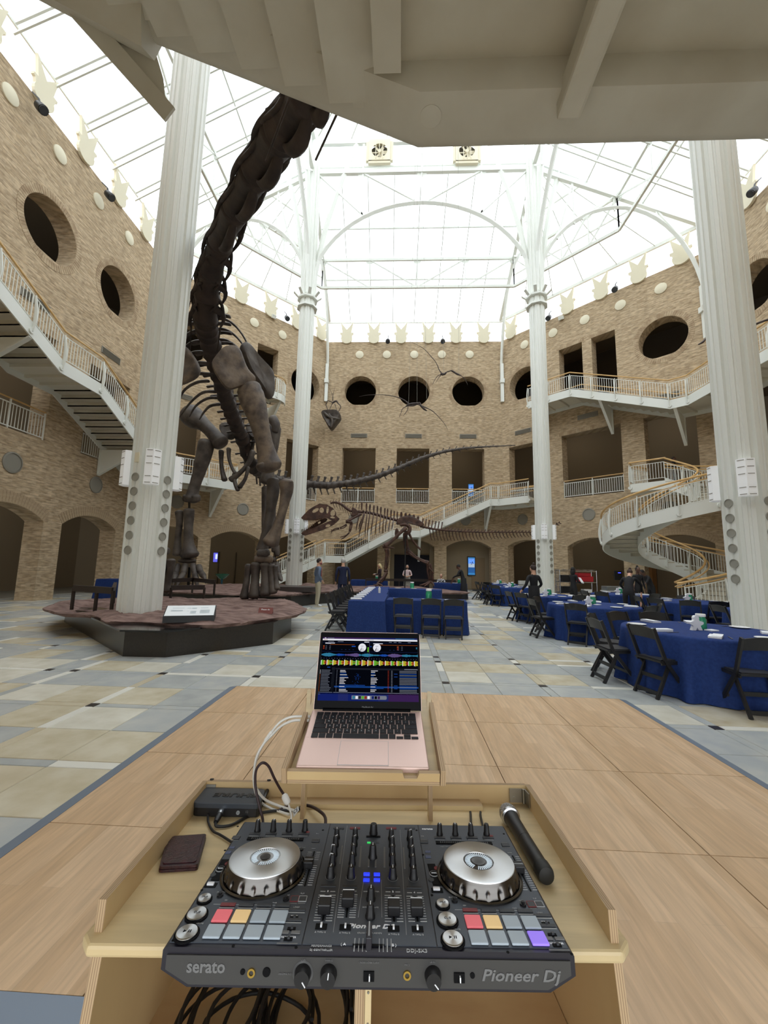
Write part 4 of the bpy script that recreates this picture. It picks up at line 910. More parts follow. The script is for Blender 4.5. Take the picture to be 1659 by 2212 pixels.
def slab(t, name, pix, Y, th, mt='bone', tilt=(0, 0), holes=(), bev=None, ctr=None):
    """a flat bone given by its outline: real thickness th, puffed in the middle"""
    P = [W(x, y, (Y(x, y) if callable(Y) else Y)) for x, y in pix]; H = [[W(x, y, (Y(x, y) if callable(Y) else Y)) for x, y in h] for h in holes]
    c = sum(P, V((0, 0, 0))) / len(P); nrm = V((0, 0, 0))
    for a, b in zip(P, P[1:] + P[:1]): nrm += (a - c).cross(b - c)
    nrm.normalize()
    if nrm.y > 0: P.reverse(); nrm = -nrm
    m = MB()
    if holes:
        al = P + [p for h in H for p in h]; tri = tessellate_polygon([P] + H); k = len(al)
        f = [];
        for q in tri:
            a, b, d = (al[i] for i in q); f.append(tuple(q) if (b - a).cross(d - a).dot(nrm) > 0 else tuple(reversed(q)))
        m.add([p + nrm * th / 2 for p in al] + [p - nrm * th / 2 for p in al], f + [tuple(k + i for i in reversed(q)) for q in f])
        i0 = 0
        for L in [P] + H:
            n = len(L)
            for i in range(n): a, b = i0 + i, i0 + (i + 1) % n; m.add([al[a] + nrm * th / 2, al[b] + nrm * th / 2, al[b] - nrm * th / 2, al[a] - nrm * th / 2], [(0, 1, 2, 3)])
            i0 += n
        return m.build(name, M[mt], t)
    n = len(P); Q = []
    for i in range(n):
        for s in (0, .5): Q.append(P[i].lerp(P[(i + 1) % n], s))
    for _ in range(2): Q = [(Q[i - 1] + Q[i] * 2 + Q[(i + 1) % len(Q)]) / 4 for i in range(len(Q))]
    Q = [c + (q - c) * 1.03 for q in Q]; n = len(Q); vs = []; rn = random.Random(3)
    for s, d in ((1, 0), (.97, .36), (.86, .5), (.6, .46), (.3, .4)):
        for q in Q: vs.append(c + (q - c) * s + nrm * th * d * (1 + .25 * NZ.noise(q * 1.5)))
    k = len(vs); 
    for s, d in ((.97, -.36), (.86, -.5), (.5, -.45)):
        for q in Q: vs.append(c + (q - c) * s + nrm * th * d)
    fs = []
    for j in range(4): fs += [(j * n + i, j * n + (i + 1) % n, (j + 1) * n + (i + 1) % n, (j + 1) * n + i) for i in range(n)]
    vs.append(c + nrm * th * .38); fs += [(4 * n + i, 4 * n + (i + 1) % n, len(vs) - 1) for i in range(n)]
    prev = 0
    for j in range(3): b = k + j * n; fs += [(prev + (i + 1) % n, prev + i, b + i, b + (i + 1) % n) for i in range(n)]; prev = b
    vs.append(c - nrm * th * .42); fs += [(prev + (i + 1) % n, prev + i, len(vs) - 1) for i in range(n)]
    m.add(vs, fs); return m.build(name, M[mt], t, smooth=True, angle=50)
def path(L): return [W(*p) for p in L]
def px(r, Y): return r / FPX * Y
# ------------------------------------------------------------------ sauropod
S = thing('sauropod_skeleton', 'huge dark sauropod skeleton rearing its neck past the overhead landing', 'skeleton', (-4.5, 12, .5))
z = V((0, 0, 1))
NECK = [(443, 690, 10.6, 29), (447, 640, 10.0, 30), (455, 590, 9.3, 29), (474, 528, 8.5, 30), (508, 453, 7.4, 34), (552, 372, 6.3, 41), (606, 285, 5.3, 51), (668, 200, 4.5, 55), (706, 150, 4.1, 56)]
C3 = [W(a, b, c) for a, b, c, d in NECK]; RD = [px(d, c) for a, b, c, d in NECK]
C3 += [C3[-1] + V((.35, -.25, .55)), C3[-1] + V((.75, -.4, 1.1))]; RD += [.28, .24]
lat = V((1, 0, 0))
for i in range(len(C3) - 1):
    a, b = C3[i], C3[i + 1]; d = (b - a); r0, r1 = RD[i], RD[i + 1]; r = (r0 + r1) / 2
    g = .07
    bone(S, 'neck_vertebra', [a + d * g, a + d * .2, a + d * .5, a + d * .82, a + d * (1 - .02)], [r0 * .98, r0 * .9, r * .8, r1 * .9, r1 * 1.0], 'boned', n=16, wob=.07)
    u = d.normalized(); fr = lat.cross(u).normalized()           # towards the throat side or the back
    if fr.y > 0: fr = -fr
    # arch and spine along the back of the neck
    bk = -fr
    bone(S, 'neural_spine', [a + d * .15 + bk * r * .7, a + d * .35 + bk * r * 1.25, a + d * .7 + bk * r * 1.3, a + d * .92 + bk * r * .8], [r * .28, r * .36, r * .36, r * .25], 'boned', n=8, asp=.7)
    for s in (-1, 1):
        sd = lat * s; q = 1.0 if s > 0 else .8
        # side wing: leaves the body low on the vertebra, swings out and hooks back, then thins into the neck rib
        h0, h1, h2 = a + d * .62 + sd * r * .62 + fr * r * .2, a + d * .42 + sd * r * 1.12 * q + fr * r * .2, a + d * .22 + sd * r * 1.52 * q + fr * r * .15
        h3, h4 = a - d * .06 + sd * r * 1.58 * q + fr * r * .12, a - d * .34 + sd * r * 1.4 * q + fr * r * .1
        bone(S, 'rib_wing', [a + d * .85 + sd * r * .5, h0, h1, h2, h3, h4], [r * .5, r * .42, r * .3, r * .2, r * .15, r * .08], 'boned', n=8, asp=.7)
        bone(S, 'rib_strut', [a + d * .93 + sd * r * .85 + fr * r * .1, a + d * .62 + sd * r * 1.28 * q, h2], [r * .22, r * .14, r * .16], 'boned', n=7)
        e2 = a + (a - b) * 1.5 + sd * r0 * 1.35 * q + fr * r * .1
        bone(S, 'neck_rib', [h4 + u * r * .1, h4.lerp(e2, .5), e2], [r * .075, r * .05, .012], 'boned', n=6)
        bone(S, 'wing_hollow', [a + d * .9 + sd * r * .55 + fr * r * .75, a + d * .76 + sd * r * .8 + fr * r * .55, a + d * .6 + sd * r * .55 + fr * r * .75], [r * .08, r * .12, r * .08], 'boned', n=6)
# back and hips
DORS = [(443, 690, 10.6, 30), (449, 722, 11.6, 27), (461, 766, 12.7, 24), (474, 812, 13.7, 22), (487, 857, 14.7, 20), (500, 892, 15.6, 19), (512, 922, 16.5, 18), (524, 950, 17.4, 17), (533, 978, 18.3, 16), (541, 1000, 19.0, 14), (548, 1014, 19.7, 13)]
D3 = [W(a, b, c) for a, b, c, d in DORS]; DR = [px(d, c) for a, b, c, d in DORS]
for i in range(len(D3) - 1):
    a, b = D3[i], D3[i + 1]; n = 2 if i < 7 else 1
    for j in range(n):
        p, q = a.lerp(b, j / n), a.lerp(b, (j + 1) / n); d = q - p; r = DR[i] * .95
        bone(S, 'back_vertebra', [p + d * .06, p + d * .3, p + d * .7, p + d * .98], [r, r * .85, r * .85, r], 'boned', n=12)
        bone(S, 'neural_spine', [p + d * .5 + z * r * .8, p + d * .6 + z * r * 1.9, p + d * .7 + z * r * 2.7], [r * .4, r * .3, r * .36], 'boned', n=8, asp=.5)
        for s in (-1, 1): bone(S, 'transverse_process', [p + d * .5 + z * r * .5, p + d * .5 + lat * s * r * 1.2 + z * r * .7, p + d * .5 + lat * s * r * 2.0 + z * r * .6], [r * .32, r * .24, r * .26], 'bone', n=7, asp=.5)
# ribs
def rib(pp, Y, r=5, mt='bone', taper=.35): L = [W(x, y, Y + dy) for x, y, dy in pp]; k = len(L); bone(S, 'rib', L, [px(r * (1 - (1 - taper) * i / (k - 1)), Y) for i in range(k)], mt, n=8, asp=.55, sub=4)
for pp, Y in (([(450, 823, 0), (425, 826, 0), (400, 841, 0), (387, 864, 0), (378, 900, 0)], 13.8), ([(465, 846, 0), (438, 848, 0), (411, 870, 0), (387, 902, 0)], 14.3),
              ([(470, 859, 0), (447, 861, 0), (423, 877, 0), (409, 900, 0)], 14.8), ([(474, 873, 0), (454, 877, 0), (440, 891, 0), (431, 906, 0)], 15.3)):
    rib(pp, Y, 6)
    q = D3[5]; mir = []
for i in range(6):      # heads and shafts of the front ribs, both sides
    y0 = 694 + i * 23; Y = 11.4 + i * .4
    rib([(446 + i * 2, y0, .1), (424, y0 - 2, 0), (404, y0 + 8, 0), (385, y0 + 34, 0), (372, y0 + 90, .1), (372, y0 + 150, .3)], Y, 7)
    rib([(462 + i * 3, y0 - 6, .1), (487 + i * 2, y0 - 4, .1), (512 + i * 2, y0 + 14, .2), (534 + i * 2, y0 + 48, .3), (548 + i * 2, y0 + 95, .5), (556, y0 + 140, .8)], Y + .4, 6)
# shoulder girdle
o2 = lambda L: [(360 + x / 5.53, 640 + y / 5.53) for x, y in L]
slab(S, 'coracoid', o2([(680, 600), (840, 585), (890, 660), (945, 850), (1000, 925), (1068, 970), (1060, 1030), (900, 1060), (760, 1128), (700, 1090), (620, 980), (530, 830), (550, 760), (640, 660)]), lambda x, y: 10.55 + (x - 480) * .006, .2, 'boneb')
slab(S, 'scapula', o2([(866, 590), (930, 545), (1000, 590), (1060, 700), (1170, 810), (1230, 870), (1285, 950), (1275, 1130), (1272, 1200), (1215, 1238), (1170, 1150), (1080, 1010), (980, 900), (910, 720)]), lambda x, y: 11.1 + (x - 520) * .01, .3, 'bone')
slab(S, 'coracoid', o2([(60, 560), (185, 580), (260, 620), (330, 720), (405, 850), (390, 930), (330, 990), (200, 1040), (80, 1100)]), 10.9, .2, 'boneb')
# front legs
bone(S, 'humerus', path([(537, 839, 10.95), (547, 868, 10.9), (558, 905, 10.9), (569, 950, 10.95), (577, 985, 11.), (583, 1008, 11.0)]), [px(28, 11), px(29, 11), px(23, 11), px(19, 11), px(23, 11), px(28, 11)], 'boneb', n=18, asp=[.6, .55, .7, .8, .7, .7], up=(0, 1, 0), wob=.04, sub=5)
bone(S, 'humerus_condyle', path([(566, 1006, 10.9), (568, 1012, 10.9)]), [px(14, 11), px(13, 11)], 'boneb', n=12)
bone(S, 'ulna', path([(590, 1038, 11.3), (590, 1060, 11.3), (583, 1110, 11.3), (574, 1155, 11.3), (566, 1188, 11.3)]), [px(14, 11.3), px(14, 11.3), px(10, 11.3), px(10, 11.3), px(13, 11.3)], 'bone', n=14, wob=.04, sub=5)
bone(S, 'radius', path([(618, 1043, 11.0), (619, 1062, 11.0), (611, 1100, 10.95), (599, 1140, 10.95), (585, 1172, 10.95)]), [px(19, 11), px(16, 11), px(11, 11), px(13, 11), px(21, 11)], 'boneb', n=16, wob=.04, sub=5, asp=.85)
bone(S, 'carpal', path([(560, 1195, 11.2), (578, 1196, 11.2)]), [px(10, 11.2)] * 2, 'bone'); bone(S, 'carpal', path([(553, 1207, 11.2), (570, 1208, 11.2), (586, 1208, 11.2)]), [px(8, 11.2), px(9, 11.2), px(8, 11.2)], 'boneb')
for x0, y0, x1, y1, r in ((538, 1222, 527, 1290, 9), (553, 1219, 549, 1288, 12), (573, 1220, 573, 1283, 12), (585, 1222, 590, 1279, 9), (594, 1224, 598, 1272, 7)):
    bone(S, 'metacarpal', path([(x0, y0, 11.2), (x0 * .7 + x1 * .3, y0 * .7 + y1 * .3, 11.2), (x0 * .35 + x1 * .65, y0 * .35 + y1 * .65, 11.15), (x1, y1, 11.1)]), [px(r, 11.2), px(r * .75, 11.2), px(r * .78, 11.2), px(r * 1.05, 11.2)], 'bone', sub=5)
for x in (536, 556): m = MB(); p = W(x, 1286, 11.15); m.beam(p, V((p.x, p.y, .45)), .03, .03, up=(1, 0, 0)); m.build('support_rod', M['rod'], S)
LX = 11.9
bone(S, 'humerus', path([(340, 870, LX), (336, 900, LX), (332, 950, LX), (330, 1010, LX), (332, 1040, LX)]), [px(26, LX), px(24, LX), px(17, LX), px(18, LX), px(24, LX)], 'boneb', n=14)
bone(S, 'radius', path([(345, 1060, LX), (347, 1110, LX), (350, 1165, LX)]), [px(15, LX), px(10, LX), px(14, LX)], 'boneb'); bone(S, 'ulna', path([(325, 1060, LX), (330, 1110, LX), (338, 1168, LX)]), [px(15, LX), px(10, LX), px(14, LX)], 'bone')
bone(S, 'carpal', path([(340, 1190, LX), (362, 1190, LX)]), [px(8, LX)] * 2, 'bone'); bone(S, 'carpal', path([(350, 1158, LX), (357, 1170, LX)]), [px(6, LX)] * 2, 'bone')
for x0, x1, r in ((369, 361, 10), (354, 350, 10), (340, 338, 9)): bone(S, 'metacarpal', path([(x0, 1211, LX), (x0 - 1, 1230, LX), (x1 + 1, 1258, LX), (x1, 1276, LX)]), [px(r, LX), px(r * .7, LX), px(r * .75, LX), px(r, LX)], 'bone', sub=5)
for x in (351, 346): m = MB(); p = W(x, 1270, LX); m.beam(p, V((p.x, p.y, .45)), .06, .06, up=(1, 0, 0)); m.build('support_rod', M['rod'], S)
# hind legs
H1 = 16.4
bone(S, 'femur_head', path([(408, 893, H1), (420, 903, H1), (441, 918, H1), (461, 938, H1), (477, 957, H1)]), [px(24, H1), px(25, H1), px(16, H1), px(15, H1), px(19, H1)], 'bone', n=16, sub=5)
bone(S, 'femur', path([(446, 958, H1), (440, 985, H1), (430, 1020, H1), (419, 1055, H1), (414, 1078, H1)]), [px(21, H1), px(20, H1), px(15, H1), px(14, H1), px(20, H1)], 'bone', n=16, sub=5, asp=[.8, .8, .9, .8, .7])
for dx in (-9, 9): bone(S, 'femur_condyle', path([(414 + dx, 1072, H1 - .15), (414 + dx, 1080, H1 - .1)]), [px(10, H1)] * 2, 'bone')
m = MB(); m.beam(W(409, 1084, H1), W(409, 1104, H1), .07, .07, up=(1, 0, 0)); m.build('support_rod', M['rod'], S)
bone(S, 'tibia', path([(408, 1103, H1), (408, 1120, H1), (407, 1150, H1), (408, 1178, H1), (410, 1198, H1)]), [px(12, H1), px(10.5, H1), px(9.5, H1), px(12, H1), px(20, H1)], 'bone', n=16, sub=5)
bone(S, 'fibula', path([(387, 1106, H1), (388, 1130, H1), (384, 1165, H1), (383, 1197, H1)]), [px(9, H1), px(7, H1), px(7, H1), px(10, H1)], 'bone', sub=5)
bone(S, 'ankle', path([(388, 1211, H1), (404, 1212, H1), (420, 1211, H1)]), [px(6, H1), px(8, H1), px(6, H1)], 'bone', asp=.7)
for L in ([(384, 1222), (380, 1238), (376, 1252)], [(400, 1221), (396, 1240), (386, 1256)], [(417, 1221), (421, 1240), (425, 1258)], [(429, 1224), (434, 1237), (441, 1246)], [(378, 1224), (372, 1240), (367, 1252)]):
    Yf = H1 - .1; bone(S, 'metatarsal', [W(x, y, Yf - .25 * i) for i, (x, y) in enumerate(L[:2])], [px(7, H1), px(6, H1)], 'bone', sub=4); a, b = W(*L[1], Yf - .3), W(*L[2], Yf - .65); bone(S, 'toe', [a, a.lerp(b, .6), b], [px(5.5, H1), px(6.5, H1), px(4, H1)], 'bone'); bone(S, 'claw', [b, b + (b - a) * .25 - z * .04, b + (b - a) * .5 - z * .16], [px(4.5, H1), px(3.2, H1), px(1, H1)], 'bone', n=8)
m = MB(); p = W(410, 1225, H1); m.beam(p, V((p.x, p.y, .45)), .08, .08, up=(1, 0, 0)); m.build('support_rod', M['rod'], S)
H2 = 18.6
bone(S, 'femur', path([(590, 925, H2), (588, 960, H2), (582, 1000, H2), (577, 1040, H2)]), [px(18, H2), px(15, H2), px(12, H2), px(16, H2)], 'bone', n=14); bone(S, 'hip_bone', path([(588, 905, 17.8), (596, 918, 17.8), (594, 932, 17.8)]), [px(12, 18), px(10, 18), px(8, 18)], 'bone')
bone(S, 'tibia', path([(577, 1055, H2), (574, 1090, H2), (574, 1140, H2), (578, 1180, H2)]), [px(12, H2), px(9, H2), px(9, H2), px(13, H2)], 'bone'); bone(S, 'fibula', path([(592, 1058, H2), (590, 1120, H2), (594, 1190, H2)]), [px(7, H2), px(6, H2), px(8, H2)], 'bone')
bone(S, 'fibula', path([(596, 1180, H2), (599, 1200, H2)]), [px(8, H2), px(6, H2)], 'bone')
for x0, x1 in ((584, 582), (592, 594), (598, 603)): bone(S, 'metatarsal', path([(x0, 1218, H2), (x1, 1238, H2 - .3)]), [px(6, H2), px(5, H2)], 'bone'); bone(S, 'toe', path([(x1, 1240, H2 - .35), (x1 + 3, 1250, H2 - .6), (x1 + 6, 1254, H2 - .75)]), [px(5, H2), px(5, H2), px(2, H2)], 'bone')
bone(S, 'ankle', path([(578, 1208, H2), (594, 1209, H2)]), [px(7, H2)] * 2, 'bone')
# pelvis
PVY = 17.4
slab(S, 'hip_blade', [(470, 917), (490, 911), (505, 918), (512, 935), (505, 948), (492, 952), (480, 938)], PVY, .3, 'bone'); slab(S, 'hip_blade', [(528, 915), (548, 912), (572, 920), (575, 945), (555, 955), (535, 940)], PVY + .2, .3, 'bone')
for L, r in (([(478, 975), (478, 1000), (481, 1022), (485, 1036)], (8, 6, 7, 9)), ([(494, 970), (495, 992), (502, 1012), (508, 1022)], (7, 5, 5, 6)), ([(546, 976), (537, 1000), (520, 1020), (500, 1036)], (9, 7, 7, 10)), ([(536, 1010), (530, 1034), (518, 1052)], (6, 5, 7)), ([(505, 1024), (508, 1044), (514, 1058)], (5, 6, 7))):
    bone(S, 'pelvic_bone', [W(x, y, PVY) for x, y in L], [px(q, PVY) for q in r], 'bone', asp=.7, sub=4)
for L in ([(540, 940), (535, 960), (533, 985)], [(548, 940), (546, 962), (543, 990)]): bone(S, 'sacral_rib', [W(x, y, 18) for x, y in L], [.12, .08, .06], 'bone', n=8)
# tail
TAIL = [(548, 1014, 19.7, 13), (566, 1026, 20.6, 12), (590, 1034, 21.3, 11.5), (620, 1040, 21.6, 11), (665, 1046, 21.7, 10), (711, 1049, 21.7, 9.2), (760, 1042.6, 21.7, 8.2), (816, 1029, 21.7, 7), (865, 1010, 21.8, 6), (910, 990, 21.9, 5), (956, 976, 22, 4), (1005, 968, 22.1, 3), (1057, 964.5, 22.2, 2), (1113, 962, 22.3, 1)]
T3 = [W(a, b, c) for a, b, c, d in TAIL]; TR = [px(d, c) for a, b, c, d in TAIL]; cum = [0]
for a, b in zip(T3, T3[1:]): cum.append(cum[-1] + (b - a).length)
def at(s):
    for i in range(len(T3) - 1):
        if s <= cum[i + 1] + 1e-9: q = (s - cum[i]) / (cum[i + 1] - cum[i]); return T3[i].lerp(T3[i + 1], q), TR[i] + (TR[i + 1] - TR[i]) * q
    return T3[-1], TR[-1]
s = 0; i = 0
while s < cum[-1] - .1:
    L = .36 if s < cum[-1] * .75 else .42; p, r = at(s); q, r2 = at(min(s + L, cum[-1])); d = q - p; s += L; i += 1
    bone(S, 'tail_vertebra', [p + d * .05, p + d * .3, p + d * .7, p + d * .97], [r, r * .8, r * .8, r * .96], 'bone', n=8, sub=2)
    if r > .045:
        bone(S, 'neural_spine', [p + d * .45 + z * r * .8, p + d * .55 + z * r * 1.35, p + d * .62 + z * r * 1.9], [r * .42, r * .26, r * .4], 'bone', n=6, asp=.6, sub=2, up=(0, 1, 0))
        bone(S, 'chevron', [p + d * .9 - z * r * .8, p + d * 1.05 - z * r * 1.5, p + d * 1.2 - z * r * 2.1], [r * .22, r * .15, r * .16], 'bone', n=6, sub=2)
# ------------------------------------------------------------------ theropod
T = thing('theropod_skeleton', 'brown meat-eating dinosaur skeleton with gaping toothed jaws on the far rock platform', 'skeleton', (.2, 19, .5))
TY = 19.2
o4 = lambda x, y: (640 + x / 5.925, 1060 + y / 5.925)
def tp(L, Y=TY): return [W(*o4(x, y), Y + (r[0] if r else 0)) for x, y, *r in L]
def tb(name, L, R, Y=TY, **k): return bone(T, name, tp(L, Y), [px(q / 5.925, Y) for q in R], 'bonet', **k)
def ell(cx_, cy_, a, b, rot=0, n=14): return [(cx_ + a * cos(2 * pi * i / n) * cos(rot) - b * sin(2 * pi * i / n) * sin(rot), cy_ + a * cos(2 * pi * i / n) * sin(rot) + b * sin(2 * pi * i / n) * cos(rot)) for i in range(n)]
sk = [(65, 345), (95, 312), (150, 255), (205, 215), (300, 165), (335, 172), (395, 178), (470, 222), (508, 275), (512, 322), (552, 355), (525, 388), (445, 378), (395, 350), (330, 352), (230, 372), (130, 376), (72, 362)]
hs = [ell(247, 252, 48, 24, -.5), ell(325, 250, 30, 36, -.2), ell(400, 245, 17, 48, .1), ell(468, 285, 32, 44, .2), ell(465, 343, 32, 12, .15)]
for dy in (-.22, .22): slab(T, 'skull_side', [o4(*p) for p in sk], TY + dy, .07, 'bonet', holes=[[o4(*p) for p in h] for h in hs])
m = MB()
top = [(65, 345), (95, 312), (150, 255), (205, 215), (300, 165), (335, 172), (395, 178), (470, 222), (508, 275)]
A = [W(*o4(*p), TY - .24) for p in top]; B = [W(*o4(*p), TY + .24) for p in top]; k = len(A)
m.add(A + B + [p - z * .06 for p in A + B], [(i, i + 1, k + i + 1, k + i) for i in range(k - 1)] + [(2 * k + i + 1, 2 * k + i, 3 * k + i, 3 * k + i + 1) for i in range(k - 1)]); m.build('skull_roof', M['bonet'], T)
m = MB(); A = [W(*o4(x, y), TY) for x, y in ((90, 362), (230, 362), (330, 345))]; m.tube(A, [.1, .16, .16], 8, asp=.5, up=(0, 0, 1)); m.build('palate', mat('brown_gum', srgb(128, 82, 58), .6), T)
M['tooth'] = mat('brown_tooth', srgb(120, 96, 76), .45)
for i in range(15):
    q = i / 14; x = 95 + q * 255; y = 372 - (q - .3) ** 2 * 60 + (4 if i % 2 else 0)
    for dy in (-.2, .2):
        p = W(*o4(x, y - 8), TY + dy); m = MB(); m.tube([p, p - z * .07, p - z * (.17 if i < 12 else .1) + V((.02, 0, 0))], [.028, .02, .003], 6); m.build('tooth', M['tooth'], T)
jn = [(75, 548), (120, 512), (250, 470), (400, 400), (545, 352), (552, 366), (520, 400), (470, 442), (350, 500), (230, 540), (110, 576), (82, 568)]
jf = [(92, 520), (170, 472), (275, 388), (370, 348), (400, 362), (385, 392), (300, 442), (180, 500)]
slab(T, 'lower_jaw', [o4(*p) for p in jn], TY - .2, .07, 'bonet', holes=[[o4(*p) for p in ell(405, 449, 33, 18, -.2)]]); slab(T, 'lower_jaw', [o4(*p) for p in jf], TY + .2, .07, 'bonet', holes=[[o4(*p) for p in ell(295, 408, 22, 13, -.7)]])
tb('jaw_tip', [(78, 556), (100, 536), (130, 522)], (14, 15, 12), asp=1.4)
for i in range(9):
    x, y = 105 + i * 21, 506 - i * 11; p = W(*o4(x, y), TY + .15); m = MB(); m.tube([p - z * .03, p + z * .06, p + z * .14], [.025, .018, .003], 6); m.build('tooth', M['tooth'], T)
SP = [(440, 160, 15), (475, 150, 16), (510, 150, 17), (548, 160, 18), (585, 180, 18), (620, 207, 19), (655, 235, 20), (690, 255, 20), (725, 264, 20), (765, 267, 20), (805, 268, 20), (850, 272, 20), (895, 276, 20), (940, 284, 20), (988, 296, 21), (1035, 308, 21), (1080, 322, 21), (1125, 336, 21), (1165, 348, 21), (1205, 358, 21), (1245, 368, 21), (1290, 378, 21), (1340, 385, 20), (1395, 393, 20), (1445, 403, 19), (1500, 418, 19), (1550, 432, 19), (1600, 445, 18)]
spt = {835: 140, 895: 150, 940: 165, 990: 176, 1035: 186, 1080: 198, 1130: 212, 1165: 222, 1210: 238, 1250: 250, 1290: 260, 1340: 264, 1395: 275, 1445: 286, 1500: 297, 1555: 318}
for (x0, y0, r0), (x1, y1, r1) in zip(SP, SP[1:]):
    d = (x1 - x0, y1 - y0)
    tb('vertebra', [(x0 + d[0] * .06, y0 + d[1] * .06), (x0 + d[0] * .5, y0 + d[1] * .5), (x0 + d[0] * .95, y0 + d[1] * .95)], (r0, r0 * .8, r0), n=8)
    if x0 < 820:
        tb('neural_spine', [(x0, y0 - r0 * .6), (x0 - 4, y0 - r0 * 1.4), (x0 + 6, y0 - r0 * (2.3 if x0 < 700 else 4.5))], (7, 6, 7 if x0 < 700 else 11), n=6, asp=.5, sub=2)
        if x0 > 460:
            for dy in (-.15, .15): tb('neck_rib', [(x0 - 4, y0 + r0 * .7, dy), (x0 + 6, y0 + 45, dy), (x0 + 22, y0 + 80 + (x0 - 460) * .08, dy)], (5, 4, 2), n=5, sub=2)
    else:
        for dy in (-1, 1): tb('transverse_process', [(x0 + 8, y0 - 6, dy * .1), (x0 + 6, y0 - 22, dy * .3)], (7, 6), n=6, sub=2)
for x, yt in spt.items():
    yb = next(y for (a, y, r) in SP if a >= x - 5) - 18; w_ = 10 if x < 1300 else 15
    ln = yb - yt; m = MB(); c = [W(*o4(x - w_ * .8, yb), TY), W(*o4(x + w_ * .8, yb), TY), W(*o4(x + w_ * 1.3 + 6, yt), TY), W(*o4(x - w_ * 1.1 + 6, yt), TY)]
    slab(T, 'neural_spine', [o4(*p) for p in ((x - w_ * .7, yb), (x + w_ * .8, yb), (x + w_ * 1.0 + 3, (yb + yt) / 2), (x + w_ * 1.3 + 5, yt + 4), (x - w_ * 1.1 + 4, yt), (x - w_ * .8, (yb + yt) / 2))], TY, .08, 'bonet')
for (x0, y0, x1, y1) in ((800, 330, 765, 510), (855, 310, 800, 490), (870, 300, 800, 590), (902, 300, 878, 585), (938, 300, 908, 570), (985, 310, 955, 560), (1032, 320, 1010, 560), (1076, 330, 1064, 540), (1117, 345, 1105, 545), (1156, 352, 1140, 520), (1200, 362, 1180, 520), (1242, 372, 1225, 490)):
    for s in (-1, 1):
        h = (y1 - y0) * (1 if s < 0 else .82)
        tb('rib', [(x0, y0 - 30, s * .12), (x0 + 3, y0, s * .42), (x0 * .7 + x1 * .3, y0 + h * .35, s * .62), (x0 * .3 + x1 * .7, y0 + h * .7, s * .62), (x1, y0 + h, s * .42)], (7, 7, 6.5, 6, 4), n=6, asp=.7, up=(0, 1, 0))
for dy, sg in ((-.45, 1), (.45, 0)):
    slab(T, 'shoulder_blade', [o4(*p) for p in ((700, 215), (725, 205), (800, 260), (790, 300), (730, 345), (690, 320), (720, 280))], TY + dy, .07, 'bonet')
tb('humerus', [(830, 300, -.5), (760, 335, -.55), (700, 368, -.6), (650, 392, -.6)], (18, 13, 14, 20)); tb('humerus', [(800, 300, .45), (720, 345, .5), (640, 390, .5)], (15, 11, 16))
tb('forearm', [(700, 400, -.6), (690, 450, -.62), (680, 520, -.65)], (14, 9, 11), sub=4); tb('forearm', [(715, 410, -.55), (708, 470, -.58), (690, 525, -.6)], (9, 7, 8)); tb('elbow', [(640, 400, -.6), (710, 405, -.6)], (17, 17))
tb('hand', [(678, 535, -.65), (640, 570, -.68), (590, 590, -.7)], (9, 7, 6)); tb('hand', [(672, 545, -.6), (630, 585, -.6), (600, 610, -.6)], (9, 7, 6)); tb('claw', [(590, 590, -.7), (572, 592, -.72), (562, 604, -.72)], (6, 5, 1), n=6); tb('claw', [(600, 610, -.6), (580, 618, -.6), (572, 632, -.6)], (7, 5, 1), n=6)
tb('forearm', [(640, 432, .5), (600, 455, .45), (560, 475, .4)], (13, 8, 10)); tb('forearm', [(645, 445, .5), (610, 475, .45), (565, 488, .42)], (7, 6, 7)); tb('hand', [(545, 478, .4), (510, 482, .35), (470, 500, .3)], (9, 7, 7)); tb('hand', [(548, 490, .4), (510, 500, .35), (465, 515, .3)], (7, 6, 6))
for e in ((440, 495), (436, 520), (448, 548)): tb('claw', [(468, 508, .3), (452, (508 + e[1]) / 2, .28), (*e, .28)], (6, 5, 1.5), n=6)
for dy in (-.3, .3): slab(T, 'hip_blade', [o4(*p) for p in ((1262, 440), (1300, 365), (1340, 332), (1420, 322), (1490, 326), (1555, 368), (1640, 418), (1632, 450), (1590, 472), (1500, 425), (1440, 408), (1380, 420), (1330, 436))], TY + dy, .12, 'bonet')
tb('hip_socket', [(1335, 440, -.3), (1400, 432, -.3), (1450, 470, -.3), (1440, 530, -.3), (1380, 560, -.2)], (22, 24, 24, 26, 22)); slab(T, 'hip_plate', [o4(*p) for p in ((1262, 480), (1300, 470), (1330, 560), (1290, 640), (1255, 600))], TY - .1, .15, 'bonet')
tb('pubis', [(1440, 540, 0), (1480, 620, 0), (1540, 700, 0), (1590, 752, 0)], (18, 12, 11, 14)); tb('ischium', [(1380, 560, .1), (1378, 640, .1), (1392, 740, .1)], (16, 11, 9))
tb('femur', [(1400, 480, -.42), (1340, 530, -.5), (1250, 620, -.5), (1190, 670, -.5), (1140, 705, -.5)], (28, 22, 19, 24, 34), n=14); tb('knee', [(1110, 712, -.5), (1180, 722, -.5), (1250, 735, -.5)], (17, 16, 6))
tb('tibia', [(1155, 750, -.5), (1160, 800, -.5), (1150, 900, -.5), (1145, 1000, -.5)], (30, 20, 17, 21), n=12); tb('fibula', [(1178, 755, -.55), (1185, 850, -.55), (1165, 990, -.55)], (12, 8, 8), n=7); tb('ankle', [(1130, 1020, -.5), (1165, 1030, -.5)], (20, 20))
tb('metatarsal', [(1150, 1050, -.5), (1120, 1100, -.6), (1070, 1150, -.7)], (19, 16, 15)); tb('metatarsal', [(1160, 1050, -.45), (1130, 1120, -.45), (1090, 1170, -.5)], (14, 12, 12))
